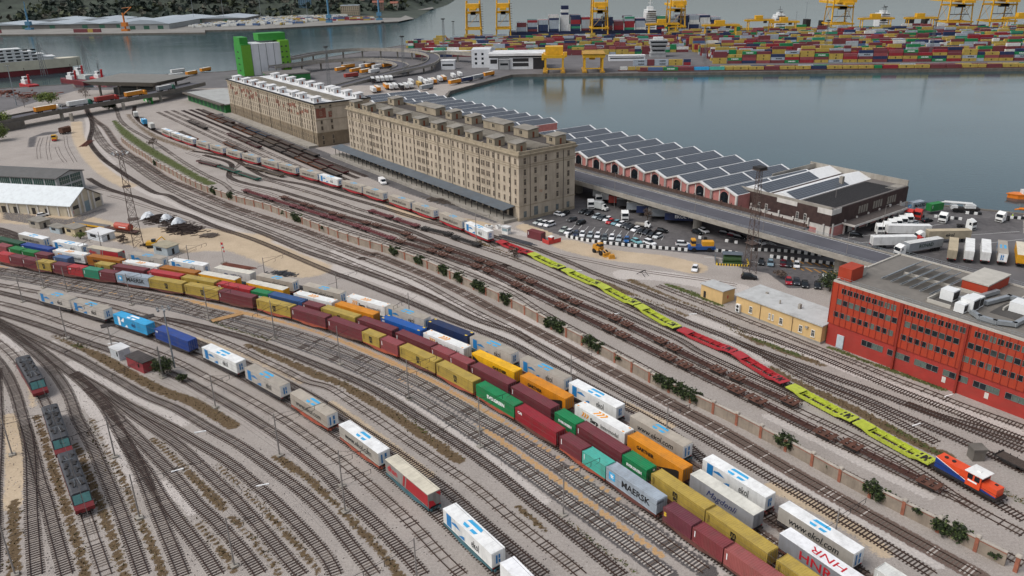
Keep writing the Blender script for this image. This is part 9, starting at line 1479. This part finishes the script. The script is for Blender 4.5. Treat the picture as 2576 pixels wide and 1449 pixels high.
def poles():
    Ls = [(k, np.array(v)) for k, v in TR_LINE.items()]; allp = np.concatenate([v for k, v in Ls]); alld = np.concatenate([np.gradient(v, axis=0) for k, v in Ls]); rnd = random.Random(6)
    srt = sorted(POLES, key=lambda p: p[1]**2+p[2]**2)
    for i, (k, x, y, h) in enumerate(srt):
        h = min(max(h, 7.5), 10.2); j = int(np.hypot(allp[:, 0]-x, allp[:, 1]-y).argmin()); d = alld[j]/np.hypot(*alld[j]); a = math.atan2(d[1], d[0]); t = thing('catenary_pole', f'catenary pole with cross arm beside the tracks, {ordn(i) if i < 28 else ["twenty-ninth", "thirtieth", "thirty-first", "thirty-second", "thirty-third", "thirty-fourth", "thirty-fifth", "thirty-sixth", "thirty-seventh", "thirty-eighth", "thirty-ninth", "fortieth"][i-28]} closest to the viewer', 'catenary pole', (x, y, 0), a, 'catenary poles in the yard')
        b = B(); b.cyl((0, 0, 0), (0, 0, h), .15, 7, .1); b.obj('post', PLM, t); b = B(); b.box(-.55, .55, -.55, .55, 0, .3); b.obj('footing', CONC, t)
        s = 1 if (x*.8+y*.6) % 2 > .6 else -1; b = B(); ln = rnd.choice([5.5, 8, 11]); b.bar((0, 0, h-1.6), (0, s*ln, h-1.9), .07); b.bar((0, 0, h-.2), (0, s*ln*.7, h-1.8), .04); b.bar((0, 0, h-2.4), (0, -s*3.2, h-2.0), .06)
        for q in (.45, .75, 1): b.cyl((0, s*ln*q, h-1.85), (0, s*ln*q, h-2.7), .05, 5); b.bar((0, s*ln*q, h-2.7), (0, s*(ln*q-.9), h-2.8), .05)
        b.obj('cross_arm', DARKIRON, t)
    # contact wires over the electrified curves
    b = B()
    for k in ('L3', 'L5c', 'L7', 'L8', 'L10', 'L14', 'L15', 'T1', 'T2'):
        P = TR_LINE[k][::6]
        for z in (5.6, 6.7): b.path([(p[0], p[1], z) for p in P], .018, 4)
    tag(b.obj('contact_wires', mat('copper_wire', '4a423d', .5)), 'thin overhead contact wires above the curving tracks', 'wires')
def lattice(x, y, h, w0, w1, m, label, top='lamps', plat=True, lean=None):
    t = thing('lattice_tower', label, 'tower', (x, y, 0), .5); b = B(); n = max(6, int(h/2.4)); g = .07 if h > 25 else .06
    def cor(k): w_ = w0+(w1-w0)*k/n; z = h*k/n; return [Vector((sx*w_/2, sy*w_/2, z)) for sx, sy in ((-1, -1), (1, -1), (1, 1), (-1, 1))]
    for k in range(n):
        A, D = cor(k), cor(k+1)
        for i in range(4): b.bar(A[i], D[i], g*1.5); b.bar(A[i], D[(i+1) % 4], g); b.bar(A[(i+1) % 4], D[i], g*.8); b.bar(D[i], D[(i+1) % 4], g)
    b.obj('lattice', m, t)
    if plat:
        b = B()
        for z in (h*.3, h*.66): w_ = w0+(w1-w0)*z/h+.8; b.box(-w_/2, w_/2, -w_/2, w_/2, z, z+.12)
        b.box(-1.6, 1.6, -1.6, 1.6, h, h+.15); b.obj('platform', m, t)
    if top == 'lamps':
        b = B()
        for i in range(10): a = 2*PI*i/10; b.bar((0, 0, h+.2), (2.3*math.cos(a), 2.3*math.sin(a), h+.6), .06)
        b.obj('lamp_arms', m, t)
        for i in range(10): a = 2*PI*i/10; b = B(); b.cyl((2.3*math.cos(a), 2.3*math.sin(a), h+.3), (2.5*math.cos(a), 2.5*math.sin(a), h+.75), .3, 8, .18); b.obj('floodlight', mat('floodlight_grey', '8a8d8f', .3, .3, 1) if i % 3 else WHITE, t)
    else: b = B(); b.box(-1.4, 1.4, -1.4, 1.4, h, h+.9); b.obj('lamp_head', DARKIRON, t)
lattice(-125, 253, 31, 3.2, 1.1, RSTEEL, 'tall rusty lattice floodlight tower beside the red tank wagon'); lattice(70, 218, 31, 2.7, 1.0, RSTEEL, 'tall rusty lattice tower by the fuel tank enclosure', top='x')
for x, y, h, lab in [(-139, 631, 30, 'grey lattice mast at the foot of the road ramp'), (-88, 691, 32, 'grey lattice mast beside the inner ramp loop'), (-59, 766, 41, 'tall grey lattice mast near the white terminal hall'), (-143, 959, 28, 'grey lattice mast on the shore behind the ramp'), (-70, 1078, 20, 'short grey lattice mast left of the tall cranes'), (306, 794, 32, 'grey lattice mast among the stacks right of the pier road'), (384, 746, 34, 'grey lattice mast in the front stacks'), (179, 746, 30, 'grey lattice mast at the start of the front stacks'), (458, 1014, 32, 'grey lattice mast behind the right stacks'), (344, 1050, 26, 'grey lattice mast on the outer quay')]: lattice(x, y, h, 2.4, 1.3, GSTEEL, lab, top='x', plat=False)
def slim_mast(x, y, h, label, r=.22, head=True):
    t = thing('light_mast', label, 'light mast', (x, y, 0)); b = B(); b.cyl((0, 0, 0), (0, 0, h), r, 8, r*.6); b.obj('post', mat('mast_grey', '8f9599', .5, .2, metal=.3), t); b = B()
    for i in range(6): a = 2*PI*i/6; b.bar((0, 0, h), (1.3*math.cos(a), 1.3*math.sin(a), h+.1), .06); b.cyl((1.3*math.cos(a), 1.3*math.sin(a), h-.1), (1.45*math.cos(a), 1.45*math.sin(a), h+.35), .27, 8)
    b.obj('lamp_head', mat('floodlight_grey', '8a8d8f'), t)
slim_mast(-78.4, 164, 14.8, 'pale light mast with a ring of lamps beside the dark bush')
for x, y, h, lab in [(-346, 568, 27, 'tall grey mast at the left edge by the dock'), (-331, 664, 21, 'grey mast with ring of lamps beside the red tug'), (218, 1030, 36, 'thin light mast beside the bow of the big ship'), (400, 1120, 34, 'thin light mast on the outer quay left of the moored ship'), (625, 1036, 36, 'thin light mast at the far right of the pier'), (364, 1052, 26, 'light mast by the white ship bridge'), (-560, 1500, 40, 'slim pale mast on the far quay, leftmost'), (-500, 1480, 46, 'slim pale mast on the far quay, second'), (-440, 1500, 44, 'slim pale mast on the far quay, third'), (-350, 1470, 40, 'slim pale mast on the far quay, fourth')]: slim_mast(x, y, h, lab, .35)
for x, y, lab in [(20.5, 304, 'first slim lamp on the viaduct from the stone warehouse'), (39, 288, 'second slim lamp on the viaduct'), (62, 257, 'third slim lamp on the viaduct'), (79, 237, 'fourth slim lamp on the viaduct'), (96, 214, 'slim lamp at the red building end of the viaduct'), (118, 240, 'slim lamp between the lettered trailers'), (111, 262, 'slim lamp at the corner of the brown hall')]:
    t = thing('street_lamp', lab, 'street lamp', (x, y, 0), 0, 'lamps along the viaduct'); b = B(); b.cyl((0, 0, 0), (0, 0, 13.5), .1, 6, .06); b.obj('post', PLM, t); b = B(); b.bar((0, 0, 13.4), (1.2, .4, 13.6), .05); b.cbox((1.4, .45, 13.6), (.7, .25, .14)); b.obj('lamp_head', mat('floodlight_grey', '8a8d8f'), t)
t = thing('windsock', 'red and white windsock on a thin mast in the sandy yard', 'windsock', (-90.4, 234.8, 0)); b = B(); b.cyl((0, 0, 0), (0, 0, 7), .07, 6); b.obj('mast', PLM, t); b = B(); b.box(-.8, .8, -.8, .8, 0, .35); b.obj('footing', CONC, t)
for i in range(5): b = B(); b.cyl((.25+i*.08, 0, 6.7-i*.62), (.33+i*.08, 0, 6.08-i*.62), .34-i*.035, 10, .305-i*.035); b.obj('sock_band', (mat('sock_red', 'cf2b34', .7, .1), WHITE)[i % 2], t)
# --- trees
def tree(x, y, h, r, leaves, n, label, kind='tree', z=0, size=.3, trunk=.25, dense=1.):
    rnd = random.Random(int(x*7+y*3)); t = thing(kind, label, kind.split('_')[-1], (x, y, z)); b = B(); b.cyl((0, 0, 0), (0, 0, h*.5), trunk, 7, trunk*.6)
    for i in range(6): a = i*1.05+rnd.random(); b.cyl((0, 0, h*(.25+.05*i)), (r*.6*math.cos(a), r*.6*math.sin(a), h*(.55+.06*i)), trunk*.4, 5, trunk*.15)
    b.obj('trunk', BARK, t); b = B(); leaf_blob(b, (0, 0, h*.6), (r, r, h*.42), n, size, rnd); b.obj('crown', leaves, t)
tree(-79.5, 160.5, 4.6, 2.3, LEAF, 2600, 'dark bushy evergreen at the end of the red hut', size=.16); tree(-74, 157.2, 2.2, 1.2, LEAF, 700, 'small dark bush beside the evergreen', 'bush', size=.14)
tree(88, 203, 5.5, 3.4, LEAF, 2200, 'dark round tree between the yellow house and the red building', size=.2)
tree(-302, 474, 10, 7, SPRING, 2600, 'spreading spring green tree below the road bridge', size=.4); tree(-283, 440, 9, 6, SPRING, 2600, 'bright green tree at the left edge above dark bushes', size=.35); tree(-290, 425, 7, 5, LEAF, 2000, 'dark evergreen at the left edge beside the glazed workshop', size=.35); tree(-322, 566, 9, 7, SPRING, 2200, 'pale green tree behind the road bridge', size=.45); tree(-268, 540, 5, 4, LEAF, 1200, 'dark bushes under the bridge beside the tracks', 'bush', size=.35)
for x, y, h, r, lab in [(-186, 413, 5, 2.6, 'bare brown tree on the grass strip beside the trains'), (-336, 560, 8, 7, 'bare grey tree left of the pale green one'), (-308, 590, 8, 5, 'bare tree before the canopy'), (-318, 610, 7, 5, 'bare tree at the corner of the canopy'), (-132, 257, 2.6, 1.8, 'bare shrub beside the white cabin'), (1, 236, 3.2, 1.6, 'bare brown shrub growing at the yard wall'), (48.5, 270, 5, 1.5, 'thin bare tree in the car park'), (78, 214, 2.5, 2.2, 'bare shrub by the black car')]: tree(x, y, h, r, TWIG, 500, lab, 'bare_tree', size=.22, trunk=.16)
tree(-149, 262, 2.6, 2.0, SPRING, 500, 'yellow-green shrub between the cream hut and white cabin', 'shrub', size=.16)
if (1, 236) and True:
    pass
# far wood on the hill: one mass
def wood():
    X, Y, Z = HILL; rnd = random.Random(77); b = B(); cnt_ = 0
    while cnt_ < 2600:
        x = rnd.uniform(-1850, -180); y = rnd.uniform(1600, 2250); i = np.abs(Y[:, 0]-y).argmin(); j = np.abs(X[0]-x).argmin(); z = Z[i, j]
        if z < 2.0 or (x < -960 and y < 1990 and rnd.random() < .85) or (x > -420 and rnd.random() < .35): continue
        cnt_ += 1; r = rnd.uniform(4, 9); mi = rnd.choice([0, 0, 1, 1, 2, 3])
        for q in range(10):
            p = Vector((x+rnd.gauss(0, r*.6), y+rnd.gauss(0, r*.6), z+r*.6+rnd.gauss(0, r*.45))); u = Vector((rnd.gauss(0, 1), rnd.gauss(0, 1), rnd.gauss(0, .7))).normalized(); v = u.cross(Vector((rnd.gauss(0, 1), rnd.gauss(0, 1), rnd.gauss(0, 1)))).normalized(); s = r*rnd.uniform(.35, .7); b.add([p-u*s-v*s*.7, p+u*s-v*s*.6, p+u*s*.7+v*s, p-u*s*.8+v*s*.7], [(0, 1, 2, 3)], mi)
    o = b.obj('hill_wood', [mat('wood_dark', '2b352e', .9, .3, .1), mat('wood_mid', '39453a', .9, .3, .1), mat('wood_grey', '565449', .9, .3, .1), mat('wood_olive', '4a5038', .9, .3, .1)]); tag(o, 'dark mixed wood covering the far hillside', 'wood', None, 'stuff')
# weeds along the dry strips and scattered stones
def weeds():
    rnd = random.Random(5); b = B()
    for c, hw, s, pts in MASKS:
        if c not in 'dg': continue
        P = spline(pts, .35) if len(pts) > 2 else np.linspace(pts[0], pts[1], 20)
        for p in P:
            if p[1] > 300 and rnd.random() < .7: continue
            for _ in range(3 if c == 'd' else 5):
                if rnd.random() < .45: continue
                x, y = p[0]+rnd.gauss(0, hw*.55), p[1]+rnd.gauss(0, hw*.55); h = rnd.uniform(.08, .32); a = rnd.random()*PI; w_ = rnd.uniform(.05, .16); dx, dy = w_*math.cos(a), w_*math.sin(a); mi = rnd.choice([0, 0, 1, 2] if c == 'd' else [1, 3, 3, 2])
                b.add([(x-dx, y-dy, 0), (x+dx, y+dy, 0), (x+dx*1.6+rnd.gauss(0, .06), y+dy*1.6, h), (x-dx*1.4, y-dy*1.4+rnd.gauss(0, .06), h*.8)], [(0, 1, 2, 3)], mi)
    o = b.obj('dry_weeds', [mat('dry_stalk', '5c4c37', .9, .3, 2), mat('dry_olive', '5a5632', .9, .3, 2), mat('dry_straw', '8d7a55', .9, .3, 2), mat('weed_green', '46512a', .9, .3, 2)]); tag(o, 'dry brown and green weeds between the tracks', 'weeds', None, 'stuff')
    b = B(); keys = [k for k in TR_LINE if TR_STYLE[k] in 'wdc']
    for _ in range(9000):
        P = TR_LINE[rnd.choice(keys)]; p = P[rnd.randrange(len(P))]
        if p[1] > 230: continue
        o = rnd.choice([-1, 1])*rnd.uniform(1.3, 2.4); x, y = p[0]+o*.8+rnd.gauss(0, .4), p[1]+o*.55+rnd.gauss(0, .9); s = rnd.uniform(.05, .13); b.add([(x-s, y-s, 0), (x+s, y-s*.7, 0), (x+s*.4, y+s, 0), (x, y, s*1.2)], [(0, 1, 3), (1, 2, 3), (2, 0, 3)], rnd.randrange(2))
    o = b.obj('ballast_stones', [mat('stone_dark', '57504c', .9, .3), mat('stone_pale', 'aaa199', .9, .3)]); tag(o, 'loose ballast stones strewn along the tracks', 'stones', None, 'stuff')
# sleeper piles, tarpaulins and other yard clutter
def pile(x, y, a, L, W, H, n, col, name, label, big=2.4):
    rnd = random.Random(int(x*3+y)); b = B()
    for i in range(n):
        u = rnd.gauss(0, .28)*L; v = rnd.gauss(0, .25)*W; z = max(.1, H*(1-abs(u)/(L*.6))*(1-abs(v)/(W*.6))*rnd.random()+.1); b.cbox((u, v, z), (big*rnd.uniform(.5, 1.1), .24, .18), rnd.gauss(1.1, .45))
    o = b.obj(name, col); o.location = (x, y, 0); o.rotation_euler = (0, 0, a); tag(o, label, 'pile', None, 'stuff')
pile(-117.2, 271, -.55, 13, 8, 2.2, 420, WOODS, 'sleeper_pile', 'long pile of dark wooden sleepers beside the sandy yard'); pile(-129.5, 282, -.6, 14, 8, 2.6, 320, WOODS, 'sleeper_pile', 'heap of dark sleepers partly under white tarpaulins'); pile(-104.5, 262.5, -.5, 5, 4, 1, 90, OLDS, 'timber_pile', 'small heap of brown timber at the end of the sleeper pile'); pile(-26.5, 301, -.7, 15, 4, 1.2, 160, OLDS, 'timber_pile', 'scattered timber pile between trailer train and stone warehouse'); pile(-69, 224, -.4, 8, 3.5, .9, 120, mat('dark_scrap', '4a4b50', .8, .4), 'scrap_pile', 'grey scrap heap behind the rear trailers', 1.2); pile(-121.5, 253.5, 0, 5, 3, 1.2, 80, mat('black_scrap', '2b2b2c', .9, .3), 'scrap_pile', 'black heap at the foot of the rusty lattice tower', 1)
rnd_ = random.Random(3)
for i, (x, y, w_, l_, lab) in enumerate([(-135, 285, 5, 4, 'white tarpaulin at the left end of the covered pile'), (-127, 281.5, 4.5, 5, 'white tarpaulin over the middle of the sleeper heap'), (-121, 277, 4, 5, 'white tarpaulin at the right end of the heap')]):
    b = B(); n = 9; vs = [(x-w_/2+w_*a/n, y-l_/2+l_*c/n, max(.15, 2.6-((a/n-.5)**2+(c/n-.5)**2)*7+rnd_.gauss(0, .14))) for a in range(n+1) for c in range(n+1)]; b.add(vs, [(a*(n+1)+c, (a+1)*(n+1)+c, (a+1)*(n+1)+c+1, a*(n+1)+c+1) for a in range(n) for c in range(n)]); tag(b.obj('tarpaulin', mat('white_tarp', 'cfd3d6', .5, .12)), lab, 'tarpaulin')
for (x, y, a, L, n, c, lab) in [(-196, 352, -1.0, 16, 26, 'rust_scrap', 'stack of long rusty rails behind the glazed workshop'), (-228, 428, -1.35, 18, 22, 'rust_scrap', 'rusty rail stack beside the curving main tracks'), (-84.5, 231, -.45, 12, 14, 'rust_scrap', 'rusty rails lying behind the rear trailers'), (-62, 213, -.5, 16, 14, 'dark_scrap', 'dark rails lying along the track behind the trailers'), (2, 251.5, -.75, 16, 14, 'dark_scrap', 'black rail stack behind the first red pocket wagon')]:
    b = B()
    for i in range(n): b.cbox((rnd_.gauss(0, .8), (i-n/2)*.16, .12+.12*(i % 3)), (L*rnd_.uniform(.8, 1), .1, .14), rnd_.gauss(0, .015))
    o = b.obj('rail_stack', mat(c, '5b3a30')); o.location = (x, y, 0); o.rotation_euler = (0, 0, a); tag(o, lab, 'rail stack', None, 'stuff')
t = thing('brick_hut', 'ruined red hut with a dark flat roof beside the evergreen', 'hut', (-86.2, 164.5, 0), -.62); b = B(); b.box(-3.4, 3.4, -1.5, 1.5, 0, 2.6); b.obj('wall', mat('red_hut_paint', '93343a', .8, .25, .6, dirt=.3), t); b = B(); b.box(-3.6, 3.6, -1.7, 1.7, 2.6, 2.8); b.obj('roof', mat('dark_felt', '46403e', .9, .3), t); b = B(); b.box(1.2, 1.9, -1.53, -1.45, 1.2, 1.9); b.obj('window', GL, t)
t = thing('white_shed', 'small white cabin with a flat pale roof next to the red hut', 'hut', (-93.6, 170.2, 0), -.62); b = B(); b.box(-1.9, 1.9, -1.4, 1.4, 0, 2.5); b.obj('wall', mat('white_shed_wall', 'c5c9cb', .7, .12, dirt=.3), t); b = B(); b.box(-2.1, 2.1, -1.6, 1.6, 2.5, 2.7); b.obj('roof', ROOFW, t); b = B(); b.box(.9, 1.4, -1.43, -1.35, 1., 2.1); b.obj('window', GL, t)
b = B(); b.box(-1.1, 1.1, -1., 1., 0, 2.3); b.box(-1.3, 1.3, -1.2, 1.2, 2.3, 2.55); tag(b.obj('concrete_cabinet', DKCONC, loc=(84.3, 122.5, 0)), 'grey concrete cabinet behind the orange and blue locomotive', 'cabinet')
t = thing('buffer_stop', 'black steel buffer stop at the end of a grassy track', 'buffer stop', (38.5, 218, 0), -.9); b = B()
for s in (-.75, .75): b.bar((-1.6, s, 0), (0, s, 1.3), .14); b.bar((1.8, s, 0), (0, s, 1.3), .14)
b.bar((0, -1.2, 1.2), (0, 1.2, 1.2), .2); b.obj('frame', DARKIRON, t)
for (x, y, a, L, W, c, lab) in [(-101.2, 191.0, .55, 13, 2.2, 'dark_boards', 'dark board crossing over the tracks before the sky blue container'), (-75.5, 192.3, .62, 8, 2.0, 'ochre_boards', 'ochre board crossing over two tracks behind the blue containers')]: o = B(); o.box(-L/2, L/2, -W/2, W/2, .02, .22); o = o.obj('board_crossing', mat(c, '3a3534' if c[0] == 'd' else 'b08a5c', .9, .3, 2)); o.location = (x, y, 0); o.rotation_euler = (0, 0, a); tag(o, lab, 'crossing')
t = thing('excavator', 'yellow excavator with raised arm under the lattice tower', 'excavator', (-119.5, 251.5, 0), .1); b = B(); b.box(-1.6, 1.6, -1.3, -.7, .1, .9); b.box(-1.6, 1.6, .7, 1.3, .1, .9); b.obj('crawlers', DARKIRON, t); b = B(); b.box(-1.8, 1.2, -1.1, 1.1, 1, 2.1); b.obj('body', YELC, t); b = B(); b.box(.1, 1.3, -1.1, 0, 2.1, 3.0); b.obj('cab', GL, t); b = B(); b.bar((1, .4, 1.8), (3.2, .4, 3.4), .3); b.bar((3.2, .4, 3.4), (4.6, .4, 1.6), .25); b.box(4.3, 5, .1, .7, .9, 1.6); b.obj('arm', YELC, t)
for i, (x, y, a) in enumerate([(-62, 123, .5), (-62.5, 136, .3), (-45, 118, .3), (-99, 177.5, .3), (47, 189, .2), (20, 222, .3), (27, 190, .3), (58, 152, .3), (91, 145, .4), (79, 134, .4)]): b = B(); b.cbox((0, 0, .12), (2.2, .22, .2)); o = b.obj('white_marker', WHITEP); o.location = (x, y, 0); o.rotation_euler = (0, 0, a); tag(o, f'white clearance bar between converging tracks, {ordn(i)} from the front left'.replace('first from', 'first from'), 'marker', 'white clearance bars')
b = B(); leaf = random.Random(2)
for i in range(14): b.cbox((leaf.gauss(0, 1.4), leaf.gauss(0, .7), .45), (.9, .8, .9), leaf.random())
o = b.obj('bag_pile', WHITE); o.location = (-6.5, 266, 0); tag(o, 'heap of white sacks at the warehouse corner', 'sacks', None, 'stuff')
t = thing('person', 'person in a yellow high-visibility jacket walking on the quay', 'person', (176, 266.5, 0)); 
def figure():
    me = bpy.data.meshes.new('person_body'); V = [(0, 0, .92), (0, 0, 1.2), (0, 0, 1.45), (0, 0, 1.56), (0, .02, 1.7), (-.1, 0, .88), (-.12, .08, .48), (-.12, -.02, .06), (.1, 0, .88), (.12, -.1, .48), (.12, -.2, .06), (-.2, 0, 1.43), (-.27, .02, 1.14), (-.25, .14, .9), (.2, 0, 1.43), (.27, .02, 1.14), (.25, .16, .92)]
    E = [(0, 1), (1, 2), (2, 3), (3, 4), (0, 5), (5, 6), (6, 7), (0, 8), (8, 9), (9, 10), (2, 11), (11, 12), (12, 13), (2, 14), (14, 15), (15, 16)]; me.from_pydata(V, E, []); o = bpy.data.objects.new('body', me); C.objects.link(o); o.parent = t; sk = o.modifiers.new('skin', 'SKIN')
    R_ = [.15, .15, .17, .06, .11, .1, .07, .05, .1, .07, .05, .07, .05, .04, .07, .05, .04]
    for v, r_ in zip(me.skin_vertices[0].data, R_): v.radius = (r_, r_*.85)
    me.skin_vertices[0].data[0].use_root = True; o.modifiers.new('sub', 'SUBSURF').levels = 1; o.data.materials.append(mat('dark_clothes', '2b2f38', .8, .2)); b = B(); b.cyl((0, 0, .95), (0, 0, 1.48), .21, 10, .23); b.obj('hi_vis_jacket', mat('hi_vis_yellow', 'c6e02c', .6, .1), t); b = B(); b.cyl((0, .02, 1.7), (0, .02, 1.84), .12, 10, .06); b.obj('helmet', WHITEP, t)
figure()
yard_wall(); poles(); wood(); weeds()
